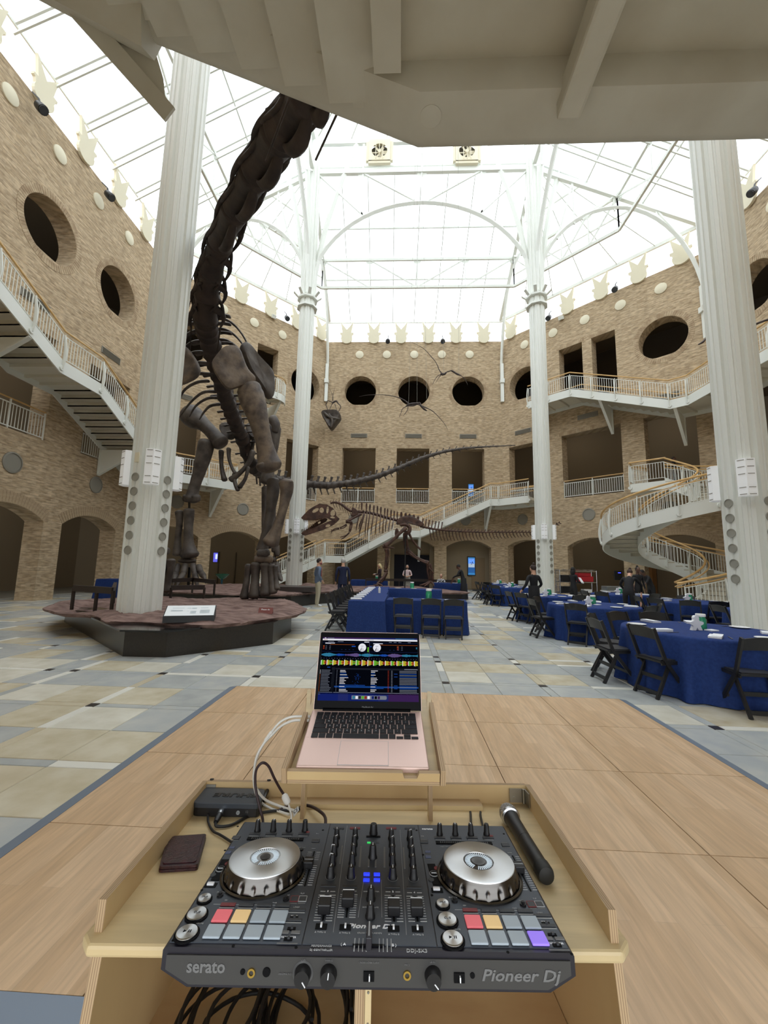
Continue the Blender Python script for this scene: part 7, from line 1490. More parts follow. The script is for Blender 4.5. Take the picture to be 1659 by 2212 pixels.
def deck(dx, dy, right):
    P = lambda px_, py_: (lambda h: V((.109 + (h.x - .109) * .93 + dx, h.y + dy, 0)))(HB(px_, py_))
    for px_ in (552, 588.5, 625, 662): p = P(px_, 1797); knob(p.x, p.y, .0062, .024, .2 * (px_ - 607) / 50, line='linen' if px_ != 662 else None)
    for i, px_ in enumerate((546, 584, 622, 660)): p = P(px_, 1804); cbox('button', (p.x, p.y, .0012), (.026, .008, .0024), 'btn'); cbox('print_bar', (p.x, p.y - .0075, .0003), (.022, .0018, .0004), 'grey_print')
    cbox('red_light', (P(665, 1803).x + .004, P(665, 1803).y + .003, .0026), (.008, .006, .001), 'redp')
    p = P(594, 1815); cbox('needle_strip', (p.x, p.y, .001), (.132, .0105, .002), 'slot')
    m = MB(); [m.box((p.x - .055 + i * .0044, p.y, Zt + .0022), (.0016, .0035 if i % 25 else .006, .0004)) for i in range(26)]; bb(m, 'tick_marks', M['dim_print'], ct, kind='stuff'); lbl('NEEDLE SEARCH', P(545, 1823).x, P(545, 1823).y, .0036)
    # platter
    c = HB(569, 1883) + V((dx, dy, 0)); c = V((.1093 + dx, .19 + dy, 0))
    m = MB(); m.lathe([(.0865, 0), (.0865, .003), (.0835, .005), (.083, .002)], 64, (c.x, c.y, Zt)); bb(m, 'platter_ring', M['chr'], ct, smooth=True, angle=40)
    m = MB(); fn = lambda r, z_, a: r - (.0032 * max(0, cos(a * 20)) ** 2 if .004 < z_ < .018 and r > .07 else 0)
    m.lathe([(.0805, .002), (.0805, .006), (.079, .009), (.0775, .014), (.076, .019), (.0735, .023), (.0718, .0265)], 200, (c.x, c.y, Zt), fn=fn); pb = bb(m, 'platter_side', M['chr'], ct, smooth=True, angle=50)
    b0 = BASE[ct.name]; m = MB(); m.lathe([(.0718, .0265), (.0712, .0278), (.069, .0282), (.031, .0275), (.0305, .026)], 96, (0, 0, 0)); o = m.build('platter_top', M['platter'], ct, smooth=True, world=False); o.location = V((c.x, c.y, Zt)) - b0; BASE[o.name] = b0
    m = MB(); m.lathe([(.0308, .0262), (.0, .0262)], 40, (c.x, c.y, Zt)); hd = bb(m, 'platter_display', M['slot'], ct)
    m = MB(); n = 40
    for i in range(n):
        a = -2.1 + i * 2 * pi / n
        if i in (0, 1): continue
        R = rotz(a); m.box(V((c.x, c.y, Zt + .0268)) + R @ V((.0225, 0, 0)), (.0105, .0017, .0005), R)
    bb(m, 'display_ticks', M['tick'], hd, kind='stuff')
    for r in ((.0065, .0102) if not right else (.0055, .008, .0105, .0128)): m = MB(); m.lathe([(r - .0006, .0272), (r + .0006, .0272)], 32, (c.x, c.y, Zt)); bb(m, 'display_circle', M['dim_print' if not right else 'grey_print'], hd)
    # pitch slider
    a, b_ = P(681, 1841), P(671, 1917); md = (a + b_) / 2; ln = a.y - b_.y
    cbox('pitch_slot', (md.x, md.y, .0002), (.0032, ln, .0006), 'slot')
    m = MB(); [m.box((md.x + s * .0095, b_.y + .004 + i * (ln - .008) / 16, Zt + .0004), (.009, .0009 if i % 8 else .0016, .0006)) for i in range(17) for s in (-1, 1) if not (i > 9 and i < 12)]; bb(m, 'scale_marks', M['grey_print'], ct, kind='stuff')
    p = P(673, 1874); cbox('pitch_fader', (p.x, p.y, .007), (.0195, .022, .013), 'kblack', .0015); cbox('fader_line', (p.x, p.y, .0138), (.0185, .0014, .0006), 'grey_print'); lbl('TEMPO', P(683, 1838).x, P(683, 1838).y + .004, .0034); 
    # left column
    for (px_, py_), d, mt, tx in (((503, 1812), (.018, .012), 'btn', 'SHIFT' if 0 else None), ((688, 1819), (.018, .012), 'btn', None)): p = P(px_, py_); cbox('button', (p.x, p.y, .0012), (*d, .0024), mt, .001); cbox('print_bar', (p.x, p.y + .0095, .0003), (.014, .0016, .0004), 'dim_print'); cbox('print_bar', (p.x, p.y - .0095, .0003), (.018, .0016, .0004), 'dim_print')
    lbl('FX1' if not right else 'FX2', P(691 if not right else 505, 1806).x, P(690, 1806).y + .006, .0045)
    for py_, h in ((1833, .007), (1844, .009)): p = P(494 - (py_ - 1833) * .75, py_); cbox('button', (p.x, p.y, .0008), (.0125, h, .0016), mat('slate_blue_button', srgb(84, 94, 124), .5) if 'slate_blue_button' not in bpy.data.materials else bpy.data.materials['slate_blue_button'], .0008); cbox('print_bar', (p.x, p.y - h * .9, .0003), (.013, .0014, .0004), 'dim_print')
    q = [P(x, y) for x, y in ((489, 1859), (471, 1859), (447, 1904), (466, 1905))]
    m = MB(); m.prism([(p.x, p.y) for p in q], Zt, Zt + .001); bb(m, 'deck_panel', M['slot'], ct); c2 = sum(q, V((0, 0, 0))) / 4
    for y, r, mt in ((.0185, .0055, 'redp'), (0, .0092, 'linen'), (-.0185, .0055, 'btn')):
        x = c2.x + y * .42; m = MB(); m.lathe([(r, .0008), (r, .0022), (r - .0009, .0022), (r - .0009, .0014), (0, .0014)] if mt != 'btn' else [(r, .0008), (r, .002), (0, .002)], 28, (x, c2.y + y, Zt)); bb(m, 'round_button', M[mt], ct) if mt != 'linen' else bb(m, 'deck_ring', M['grey_print'], ct)
    m = MB(); m.lathe([(.0082, .0024), (0, .0024)], 24, (c2.x, c2.y, Zt)); bb(m, 'round_button', M['slot'], ct); btext('DECK', M['linen'], .0042, (c2.x, c2.y, Zt + .003), X_, Y_, ct)
    p = P(447.6, 1915); cbox('switch_bed', (p.x, p.y, .0006), (.022, .012, .0012), 'slot'); cbox('vinyl_button', (p.x - .001, p.y + .001, .0026), (.0135, .0068, .004), 'linen', .001)
    for (px_, py_), r, mt, tx in (((434, 1947), .0115, 'silver', 'SYNC'), ((416.7, 1981), .0165, 'silver', 'CUE'), ((395, 2022), .0172, 'silver', '')):
        p = P(px_, py_); m = MB(); m.lathe([(r * 1.18, 0), (r * 1.18, .0022), (r * 1.08, .003), (r * 1.04, .001)], 36, (p.x, p.y, Zt)); bb(m, 'button_ring', M['slot'], ct, smooth=True, angle=30)
        m = MB(); m.lathe([(r * 1.02, .001), (r, .0045), (r * .93, .0055), (0, .0055)], 36, (0, 0, 0)); o = m.build('big_button', M['platter'], ct, smooth=True, angle=30, world=False); o.location = V((p.x, p.y, Zt)) - b0; BASE[o.name] = b0
        if tx: btext(tx, M['dim_print'], r * .38, (p.x, p.y, Zt + .006), X_, Y_, ct)
        else:
            m = MB(); m.prism([(p.x - .006, p.y + .0026), (p.x - .006, p.y - .0026), (p.x - .0015, p.y)], Zt + .0056, Zt + .0061); [m.box((p.x + q_, p.y, Zt + .0058), (.0015, .0052, .0006)) for q_ in (.0028, .0058)]; bb(m, 'play_mark', M['slot'], ct)
            lbl('PLAY/PAUSE', p.x + .006, p.y + .0245, .0042)
    p = P(427, 1960); cbox('print_bar', (p.x, p.y, .0003), (.02, .0022, .0004), 'dim_print')
    p = P(470, 1937); m = MB(); m.cyl((p.x, p.y, Zt), (p.x, p.y, Zt + .003), .0058, 16); m.cyl((p.x, p.y, Zt + .003), (p.x, p.y, Zt + .006), .003, 12); bb(m, 'small_knob', M['kblack'], ct); lbl('QUANTIZE', P(473, 1930).x, P(473, 1930).y, .0036)
    for x0, y0, tx in ((486, 1945, 'REV'), (598, 1951, 'FWD')): lbl(tx, P(x0, y0).x, P(x0, y0).y - .003, .0036)
    # pads
    p = P(534, 1957); cbox('print_bar', (p.x, p.y, .0003), (.125, .0009, .0004), 'grey_print'); cbox('print_back', (p.x, p.y, .0005), (.026, .006, .0004), 'ctop'); lbl('PAD MODE', p.x, p.y, .0042, mt='grey_print')
    xs_ = [.0705 + i * .0335 for i in range(4)]
    for i, x in enumerate(xs_):
        x = x + dx; cbox('mode_button', (x + .0, .0925 + dy, .0012), (.0275, .0075, .0022), 'redp' if i == 0 else 'btn', .0008); cbox('print_bar', (x, .085 + dy, .0003), (.0275, .0018, .0004), 'grey_print')
        for j, y in enumerate((.0625, .0275)):
            mt = 'pad'
            if j == 0 and i == 0: mt = 'padr'
            if j == 0 and i == 1: mt = 'pady'
            if right and j == 1 and i == 3: mt = 'padv'
            cbox('performance_pad', (x, y + dy, .0024), (.0285, .029, .0036), mt, .0016)
    # right column of small buttons
    for (px_, py_), w_ in (((648, 1974), .03), ((640, 1996), .03)):
        p = P(px_, py_); cbox('button', (p.x, p.y + .006, .001), (w_, .006, .002), 'btn', .0006); cbox('print_bar', (p.x, p.y, .0003), (w_, .002, .0004), 'grey_print')
    for px_, py_ in ((643, 1986), (638, 2010), (631, 2032)): p = P(px_, py_); cbox('slide_switch', (p.x, p.y, .0008), (.014, .0055, .0016), 'slot'); cbox('switch_nub', (p.x + .001, p.y, .0026), (.004, .0045, .003), 'btn')
    for s in (-1, 1): p = P(635, 2018); cbox('button', (p.x + s * .0095, p.y, .001), (.0155, .0062, .002), 'dim_print', .0006)
    p = P(629, 2041); cbox('print_bar', (p.x, p.y, .0003), (.034, .0022, .0004), 'dim_print')
    lbl('PARAMETER', P(632, 2027).x, P(632, 2027).y - .001, .0046, mt='linen'); lbl('BEATS', P(643, 1983).x, P(643, 1983).y + .001, .0042, mt='linen'); lbl('LOOP', P(648, 1963).x, P(648, 1963).y, .0042)
    lbl('FLIP', P(661, 1933).x, P(661, 1933).y, .0042); lbl('SLOT', P(626, 1937).x, P(626, 1937).y, .0036)
    p = P(623, 1946); m = MB(); m.cyl((p.x, p.y, Zt), (p.x, p.y, Zt + .003), .0058, 16); m.cyl((p.x, p.y, Zt + .003), (p.x, p.y, Zt + .0065), .003, 12); bb(m, 'small_knob', M['kblack'], ct)
    for px_, mt in ((643, 'redp'), (662, 'grey_print')):
        p = P(px_, 1945); m = MB(); w_ = .0072
        for a_, b_2 in (((-1, -1), (1, -1)), ((1, -1), (1, 1)), ((1, 1), (-1, 1)), ((-1, 1), (-1, -1))): m.beam((p.x + a_[0] * w_, p.y + a_[1] * w_, Zt + .001), (p.x + b_2[0] * w_, p.y + b_2[1] * w_, Zt + .001), .0011, .0011)
        bb(m, 'button_frame', M[mt], ct); cbox('button', (p.x, p.y, .0008), (.0125, .0125, .0014), 'btn'); cbox('print_bar', (p.x, p.y - .0105, .0003), (.013, .002, .0004), 'dim_print')
    p = P(655, 1838); m = MB(); m.lathe([(.0045, 0), (.0045, .0025), (0, .0025)], 16, (p.x, p.y, Zt)); bb(m, 'small_button', M['kblack'], ct); lbl('SLIP MODE', p.x, p.y + .0085, .0034)
    for px_, py_ in ((506, 1787), (704, 1795), (478, 1839), (427, 1925), (504, 2046), (650, 2050), (364, 2034)): p = P(px_, py_); m = MB(); m.lathe([(.0026, 0), (.0026, .0006), (0, .0006)], 10, (min(p.x, .218 + dx), p.y, Zt)); bb(m, 'screw', M['slot'], ct)
deck(0, 0, False); deck(.4438, -.004, True)
# mixer in the middle
PB_ = lambda x, y: HB(660 + x / 5.53, 1740 + y / 5.53)
for cx4, ang in ((((372, 400), (358, 492), (340, 605), (320, 718), (297, 868)), (.1, -.6, 1.3, 1.2, -.1)), (((592, 400), (582, 492), (571, 602), (556, 715), (542, 872)), (0, -.6, .3, .2, .05)), (((1024, 410), (1033, 502), (1035, 612), (1039, 725), (1042, 882)), (0, -.6, 0, 0, 0)), (((1245, 418), (1258, 510), (1272, 622), (1282, 735), (1290, 890)), (-.8, -.6, -.5, -.2, -.05))):
    for i, (q, a) in enumerate(zip(cx4, ang)):
        p = PB_(*q); knob(p.x, p.y, .0062 if i < 4 else .0072, .02, a)
        if i == 4: m = MB(); m.lathe([(.0096, .0004), (.0105, .0004)], 28, (p.x, p.y, Zt)); bb(m, 'knob_circle', M['grey_print'], ct)
    p = PB_(cx4[0][0] + (25 if cx4[0][0] < 450 else 0), 283); cbox('input_button', (p.x, p.y, .001), (.026, .007, .002), 'redp' if 500 < cx4[0][0] < 1100 else 'btn', .0006); cbox('print_bar', (p.x, p.y - .007, .0003), (.016, .0016, .0004), 'dim_print')
p = PB_(812, 350); knob(p.x, p.y, .0088, .022, 0, 'rotary_selector', None, 1.15); p = PB_(810, 385); cbox('button', (p.x, p.y, .0008), (.034, .0055, .0016), 'slot'); p = PB_(802, 640); knob(p.x, p.y, .0078, .026, 0, 'master_knob')
p = PB_(757, 455); cbox('green_light', (p.x, p.y, .0004), (.008, .006, .0008), 'green_led'); p = PB_(858, 455); cbox('button', (p.x, p.y, .0004), (.008, .006, .0008), 'btn')
for (x0, y0), (x1, y1) in (((440, 495), (410, 705)), ((665, 500), (645, 745)), ((943, 510), (943, 750)), ((1168, 515), (1185, 765)), ((760, 620), (752, 745)), ((840, 620), (836, 750))): a, b_ = PB_(x0, y0), PB_(x1, y1); m = MB(); m.beam((a.x, a.y, Zt + .0006), (b_.x, b_.y, Zt + .0006), .0036, .0012); bb(m, 'level_meter', M['dim_print'], ct)
for x, y in ((730, 838), (852, 840), (727, 908), (852, 908)): p = PB_(x, y); cbox('lit_button', (p.x, p.y, .001), (.0125, .0085, .002), 'blue_led', .0006)
for (x0, y0), (x1, y1) in (((497, 250), (330, 1530)), ((695, 900), (628, 1350)), ((905, 900), (912, 1350)), ((1130, 300), (1205, 1560))): a, b_ = PB_(x0, y0), PB_(x1, y1); m = MB(); m.beam((a.x, a.y, Zt + .0003), (b_.x, b_.y, Zt + .0003), .0006, .0005); bb(m, 'divider_line', M['grey_print'], ct)
for x, y in ((780, 1140), (772, 1345)): p = PB_(x, y); knob(p.x, p.y, .0072, .02, 0, 'small_knob')
for x, y in ((275, 975), (530, 985), (1038, 990), (1295, 995)): p = PB_(x, y); cbox('cue_button', (p.x, p.y, .0008), (.03, .0065, .0016), 'btn', .0006)
for x0, x1, yc, y0, y1, s, num in ((258, 205, 1290, 1085, 1390, 80, '3'), (518, 487, 1205, 1080, 1350, 80, '1'), (1045, 1058, 1310, 1090, 1400, 80, '2'), (1306, 1340, 1310, 1100, 1400, 80, '4')):
    a, b_ = PB_(x0, y0), PB_(x1, y1); cbox('fader_slot', ((a.x + b_.x) / 2, (a.y + b_.y) / 2, .0002), (.0034, a.y - b_.y, .0006), 'slot', R=rotz(atan2(b_.x - a.x, a.y - b_.y) * 1))
    m = MB()
    for i in range(11):
        t_ = i / 10; q = a.lerp(b_, t_)
        for sg in (-1, 1): m.box((q.x + sg * .0105, q.y, Zt + .0004), (.0115, .001 if i % 5 else .0018, .0006))
    bb(m, 'scale_marks', M['grey_print'], ct, kind='stuff')
    q = a.lerp(b_, (yc - y0) / (y1 - y0)); cbox('channel_fader', (q.x, q.y + .002, .0085), (.0225, .024, .016), 'kblack', .002); cbox('fader_line', (q.x, q.y + .013, .0166), (.021, .002, .0006), 'linen')
    q = a + V((0, .0105, 0)); lbl(num, q.x, q.y, .006, mt='linen'); [cbox('print_bar', (q.x + sg * .0095, q.y, .0003), (.0095, .0016, .0005), 'grey_print') for sg in (-1, 1)]
for x, y in ((187, 1462), (475, 1472), (1052, 1488), (1338, 1493)): p = PB_(x, y); cbox('switch_bed', (p.x, p.y, .0006), (.02, .013, .0012), 'slot', .001); cbox('assign_switch', (p.x, p.y, .0028), (.003, .007, .004), 'linen'); lbl('A THRU B', p.x, p.y - .0125, .0042)
a, b_ = PB_(562, 1676), PB_(945, 1690); cbox('crossfader_slot', ((a.x + b_.x) / 2, (a.y + b_.y) / 2, .0004), (b_.x - a.x, .0036, .0008), 'slot')
m = MB(); [m.box((q, (a.y + b_.y) / 2, Zt + .0005), (.0012 if i % 3 else .0018, .026, .0006)) for i, q in enumerate((.3085, .3155, .322, .328, .349, .3555, .362, .3685))]; bb(m, 'scale_marks', M['grey_print'], ct, kind='stuff')
p = PB_(757, 1660); cbox('crossfader', (p.x, p.y - .001, .01), (.0095, .033, .018), 'cbody', .0015); cbox('fader_line', (p.x, p.y + .002, .0193), (.0022, .03, .0006), 'grey_print')
def brand(o, x, y, size, mt, t): return btext('Pioneer Dj', M[mt], size, o, x, y, t, name='brand_lettering', shear=.25, bold=.0002 * size / .01, sx=1.32)
p = PB_(766, 1462); brand((p.x, p.y, Zt + .0006), X_, Y_, .0132, 'linen', ct)
p = PB_(765, 1543); lbl('CROSS FADER ASSIGN', p.x, p.y, .0042); p = PB_(785, 1040); lbl('BOOTH MONITOR', p.x, p.y - .001, .0036); p = PB_(775, 1233); lbl('SAMPLER VOLUME', p.x, p.y, .0036)
p = PB_(450, 1675); lbl('( A', p.x, p.y, .0068, mt='linen'); p = PB_(1058, 1688); lbl('B )', p.x, p.y, .0068, mt='linen'); p = PB_(1330, 1756); lbl('DDJ-SX3', p.x, p.y, .0092, mt='grey_print')
p = PB_(185, 1718); lbl('PERFORMANCE', p.x, p.y + .0035, .0048); p = PB_(185, 1745); lbl('DJ CONTROLLER', p.x, p.y, .0048); p = PB_(1455, 292); btext('serato', M['linen'], .0105, (p.x, p.y, Zt + .0006), X_, Y_, ct, bold=.0003)
# front face of the controller
FN = lambda x, h: V((x, -.0031, h))
btext('serato', M['dim_print'], .024, FN(.073, -.0235), X_, Z_, ct, name='brand_lettering', bold=.0006); brand(FN(.574, -.029), X_, Z_, .0215, 'dim_print', ct)
def fcyl(name, x, h, r, d, mt, r2=None): m = MB(); m.cyl((x, -.002, h), (x, -.002 - d, h), r, 24, r2=r2); return bb(m, name, M[mt], ct, smooth=True, angle=40)
for x, r in ((.132, .0038), (.17, .0062), (.498, .0038)): fcyl('socket', x, -.029, r, .002, 'slot')
for x in (.146, .394): m = MB(); m.lathe([(.0062, 0), (.0062, .003), (.0035, .003), (.0035, 0)], 20, (x, -.002, -.03), Matrix.Rotation(pi / 2, 3, 'X')); bb(m, 'jack', M['gold'], ct, smooth=True, angle=40)
for x, a in ((.228, 2.5), (.269, .1), (.435, 2.4)):
    k = fcyl('front_knob', x, -.03, .0135, .014, 'kblack', .0115); m = MB(); d = V((sin(a), 0, cos(a))); m.beam(V((x, -.0165, -.03)) + d * .002, V((x, -.0165, -.03)) + d * .0105, .0014, .0014, up=(0, 1, 0)); bb(m, 'pointer', M['linen'], k)
    if x < .25: m = MB(); m.lathe([(.0155, 0), (.0165, 0)], 28, (x, -.0028, -.03), Matrix.Rotation(pi / 2, 3, 'X')); bb(m, 'knob_circle', M['dim_print'], ct)
for x in (.333, .477): m = MB(); m.box((x, -.003, -.032), (.017, .003, .013)); bb(m, 'switch_bed', M['slot'], ct); m = MB(); m.box((x + .001, -.006, -.032), (.0018, .005, .007)); bb(m, 'switch_nub', M['linen'], ct)
for s, x, h in (('LEVEL', .228, -.0125), ('MIXING', .269, -.0125), ('CROSS FADER CURVE', .333, -.0145), ('MIC 2', .394, -.0165), ('LEVEL', .435, -.0125), ('HEADPHONES', .2, -.031)): btext(s, M['dim_print'], .0034, FN(x, h), X_, Z_, ct)
# ------------------------------------------------------------------ laptop stand
ls = bthing('laptop_stand', 'small plywood laptop stand with notched front lip, behind the controller', 'stand', V((.31, .45, TH)))
A_ = atan2(.073, .206); uy = V((0, cos(A_), sin(A_))); un = V((0, -sin(A_), cos(A_)))
Lp = lambda x, y, n=0.: V((x, .233, .184)) + uy * y + un * n          # on the laptop's tilted plane: y from front edge to hinge
def sbeam(name, a, b, w_, h, mts): m = MB(); m.beam(a, b, w_, h, up=un); return bb(m, name, mts, ls, bevel=.001)
m = MB(); q = [Lp(.14, -.012, -.016), Lp(.482, -.012, -.016), Lp(.482, .3, -.016), Lp(.14, .3, -.016)]; m.add(q + [p - un * .012 for p in q], [(0, 1, 2, 3), (7, 6, 5, 4), (0, 4, 5, 1), (1, 5, 6, 2), (2, 6, 7, 3), (3, 7, 4, 0)]); bb(m, 'tray', M['birch'], ls)
sbeam('side_rail', Lp(.1325, -.024, -.006), Lp(.141, .185, -.006), .012, .036, M['plyl']); sbeam('side_rail', Lp(.486, -.024, -.006), Lp(.4885, .24, -.006), .012, .036, M['plyl'])
m = MB(); 
lip = [(.139, .004), (.396, .004), (.4, -.009), (.428, -.009), (.433, .004), (.479, .004), (.479, -.016), (.139, -.016)]
P = [Lp(x, -.022, n) for x, n in lip]; Q = [Lp(x, -.012, n) for x, n in lip]; k = len(P); tri = tessellate_polygon([[V((a, b, 0)) for a, b in lip]])
m.add(P + Q, [tuple(t) for t in tri] + [tuple(k + i for i in reversed(t)) for t in tri], 0); m.f += [(i, k + i, k + (i + 1) % k, (i + 1) % k) for i in range(k)]; m.mi += [1] * k; bb(m, 'front_lip', [M['birchx'], M['plyy']], ls)
sbeam('front_strip', Lp(.139, -.017, -.0205), Lp(.479, -.017, -.0205), .012, .009, M['plyz'])
for x in (.123, .494):
    m = MB(); a0, a1 = V((x, .54, TH)), V((x, .575, TH)); b0, b1 = Lp(x + .02 * (1 if x < .3 else -1) * .6, .17, -.028), Lp(x + .02 * (1 if x < .3 else -1) * .6, .3, -.028); dx = V((.006, 0, 0))
    b0 = V((x, .535, Lp(0, .3).z - .02 - .0)); b1 = V((x, .57, Lp(0, .3).z - .012))
    m.add([a0 - dx, a1 - dx, b1 - dx, b0 - dx, a0 + dx, a1 + dx, b1 + dx, b0 + dx], [(0, 1, 2, 3), (7, 6, 5, 4), (1, 5, 6, 2), (2, 6, 7, 3)], 0); m.f += [(0, 3, 7, 4), (0, 4, 5, 1)]; m.mi += [1, 1]; bb(m, 'leg', [M['birch'], M['plyl']], ls)
    m = MB(); c0 = Lp(min(max(x, .146), .476), .18, -.034); m.beam(c0, V((x, .555, Lp(0, .3).z - .012)), .012, .03, up=un); bb(m, 'arm', M['birch'], ls)
# ------------------------------------------------------------------ laptop
M['rose'] = mat('rose_gold_aluminium', srgb(226, 196, 186), .42, metal=.45); M['key'] = mat('black_key', srgb(28, 28, 31), .5, spec=.3); M['lapblk'] = mat('black_screen_glass', srgb(6, 6, 8), .3, spec=.06)
lp = bthing('laptop', 'open rose-gold laptop showing mixing software, on the plywood stand', 'laptop', Lp(.306, .1, -.016))
LXO = .153
def lquad(mb, x0, x1, y0, y1, n0, n1, mi=0): mb.add([Lp(LXO + x, y, n) for n in (n0, n1) for x, y in ((x0, y0), (x1, y0), (x1, y1), (x0, y1))], [(3, 2, 1, 0), (4, 5, 6, 7), (0, 1, 5, 4), (1, 2, 6, 5), (2, 3, 7, 6), (3, 0, 4, 7)], mi)
m = MB(); lquad(m, 0, .305, 0, .217, -.0155, -.001); bb(m, 'base', M['rose'], lp, bevel=.004, seg=3)
m = MB(); lquad(m, .094, .212, .006, .088, -.0015, -.0002); bb(m, 'trackpad_line', M['grey_print'], lp); m = MB(); lquad(m, .0948, .2112, .0068, .0872, -.0014, .0000); bb(m, 'trackpad', M['rose'], lp)
kx0, kx1, ky0 = .0165, .2885, .0985
rows = [(.0985, .0155, [('fn', 1), ('', 1), ('', 1), ('', 1.25), (' ', 5.05), ('', 1.25), ('', 1), ('', .0)]), (.1178, .0155, [('', 2.3)] + [(c, 1) for c in 'ZXCVBNM,./'] + [('', 2.3)]), (.1368, .0155, [('', 1.8)] + [(c, 1) for c in 'ASDFGHJKL;'] + [("'", 1), ('', 1.8)]), (.1558, .0155, [('', 1.5)] + [(c, 1) for c in 'QWERTYUIOP[]'] + [('\\', 1.1)]), (.1748, .0155, [('', 1)] + [(c, 1) for c in '1234567890-='] + [('', 1.6)]), (.1935, .009, [('', 1)] * 14)]
pitch = .01895
for y, h, ks in rows:
    tot = sum(w for _, w in ks); tw = kx1 - kx0 - (.057 if y < .1 else 0); u_ = tw / tot; x = kx0
    for ch, w in ks:
        if w == 0: continue
        m = MB(); lquad(m, x + .0011, x + w * u_ - .0011, y, y + h, -.001, .0012); k_ = bb(m, 'key', M['key'], lp)
        if ch.strip() and len(ch) == 1: btext(ch, M['grey_print'], .0055, Lp(LXO + x + w * u_ / 2, y + h / 2, .0014), X_, uy, k_, name='letter')
        x += w * u_
for x, y, h in ((.233, .0985, .007), (.252, .0985, .007), (.252, .107, .007), (.271, .0985, .007)): m = MB(); lquad(m, x, x + .0168, y, y + h, -.001, .0012); bb(m, 'key', M['key'], lp)
m = MB(); lquad(m, .004, .0125, .1, .2, -.0014, -.0006); bb(m, 'speaker_grille', M['rose'], lp); m = MB(); lquad(m, .2925, .301, .1, .2, -.0014, -.0006); bb(m, 'speaker_grille', M['rose'], lp)
S0, S1 = V((.156, .4395, .2555)), V((.1565, .5025, .461)); sy = (S1 - S0); SH = sy.length; sy.normalize(); sx_ = X_; sn = sx_.cross(sy)
SPt = lambda s, t_, n=0.: S0 + V((.304 * s, 0, 0)) + sy * (SH * (1 - t_)) + sn * n
def squad(mb, s0, s1, t0, t1, n, mi=0): mb.add([SPt(s0, t1, n), SPt(s1, t1, n), SPt(s1, t0, n), SPt(s0, t0, n)], [(0, 1, 2, 3)], mi)
c8 = lambda s, t_, n: SPt(s, t_, n)
m = MB(); rr = .009; ol = [(0, 0), (.304, 0)] + [(.304 - rr + rr * cos(a), SH - rr + rr * sin(a)) for a in [0, .4, .8, 1.2, pi / 2]] + [(rr + rr * cos(a), SH - rr + rr * sin(a)) for a in [pi / 2, 1.95, 2.35, 2.75, pi]]
TS = Matrix((sx_, sy, sn)).transposed(); m.prism(ol, -.0045, -.001); m.v = [tuple(S0 + TS @ V(p)) for p in m.v]; bb(m, 'lid', M['rose'], lp)
m = MB(); m.prism([(max(.0012, min(.3028, a)), max(0, min(SH - .0012, b))) for a, b in ol], -.001, .0); m.v = [tuple(S0 + TS @ V(p)) for p in m.v]; sc_ = bb(m, 'screen_bezel', M['lapblk'], lp)
m = MB(); m.tube([Lp(LXO + .03, .2145, .001), Lp(LXO + .275, .2145, .001)], .0045, 10); bb(m, 'hinge', M['lapblk'], lp)
EM = lambda n, c, e=.55: mat('screen_' + n, (0, 0, 0, 1), .3, emit=e, ecol=srgb(*c), spec=0)
CO = [EM('black', (6, 8, 16), .8), EM('indigo', (44, 54, 128)), EM('white', (238, 238, 246), .9), EM('blue', (36, 92, 200)), EM('teal', (60, 150, 190)), EM('violet', (120, 100, 160)), EM('green', (120, 210, 60)), EM('yellow', (226, 214, 60)), EM('orange', (220, 110, 40)), EM('red', (176, 60, 40)), EM('purple', (74, 44, 104)), EM('selected', (28, 84, 170)), EM('grey', (150, 156, 172)), EM('deepblue', (28, 44, 128)), EM('navy_line', (40, 60, 120)), EM('darkgrey', (40, 44, 54))]
q = lambda s: .03 + s * .945; w = lambda t_: .075 + t_ * .82
m = MB(); R2 = random.Random(5)
def sq(s0, s1, t0, t1, ci, lay=1): squad(m, q(s0), q(s1), w(t0), w(t1), .0002 + lay * .00008, ci)
for i in range(10): sq(i / 10, (i + 1) / 10, .88, 1, (13, 13, 1, 13, 13, 13, 1, 10, 10, 10)[i], 0)
sq(0, 1, 0, .9, 0, 0); sq(0, .5, 0, .025, 10); sq(.5, 1, 0, .025, 1); sq(.02, .035, .008, .018, 2, 2); sq(.05, .12, .009, .017, 12, 2); sq(.77, .97, .009, .017, 4, 2)
sq(0, 1, .026, .053, 2); sq(.47, .54, .036, .043, 12, 2); [sq(.012 + i * .014, .02 + i * .014, .034, .045, 8, 2) for i in range(3)]
sq(.44, .49, .068, .08, 2); [sq(s, s + .03, .068, .076, 12) for s in (.06, .09, .16, .19, .7, .75, .8, .9)]
for s0, s1 in ((.0, .5), (.505, 1)):
    for t_ in (.085, .235): sq(s0, s1, t_, t_ + .003, 14)
    sq(s0 + .03, s0 + .13, .093, .103, 2); sq(s0 + .03, s0 + .09, .108, .115, 12); sq(s0 + .08, s0 + .34 if s0 < .1 else s1, .118, .123, 8); [sq(s0 + (.01 if s0 < .1 else .28), s0 + (.025 if s0 < .1 else .295), .14 + i * .022, .155 + i * .022, 9 if i else 8, 2) for i in range(3)]; [sq(s0 + .035 + i * .04 + (.25 if s0 > .1 else 0), s0 + .05 + i * .04 + (.25 if s0 > .1 else 0), .145 + j * .025, .151 + j * .025, 12) for i in range(2) for j in range(3)]; sq(s0 + (.31 if s0 < .1 else .0), s0 + (.35 if s0 < .1 else .012), .14, .158, 3); [sq(s0 + .2 + i * .04 * (1), s0 + .215 + i * .04, .2, .206, 14) for i in range(4)]
sq(.475, .49, .16, .24, 6); sq(.494, .4965, .05, .46, 5, 4); sq(.985, .995, .15, .18, 4)
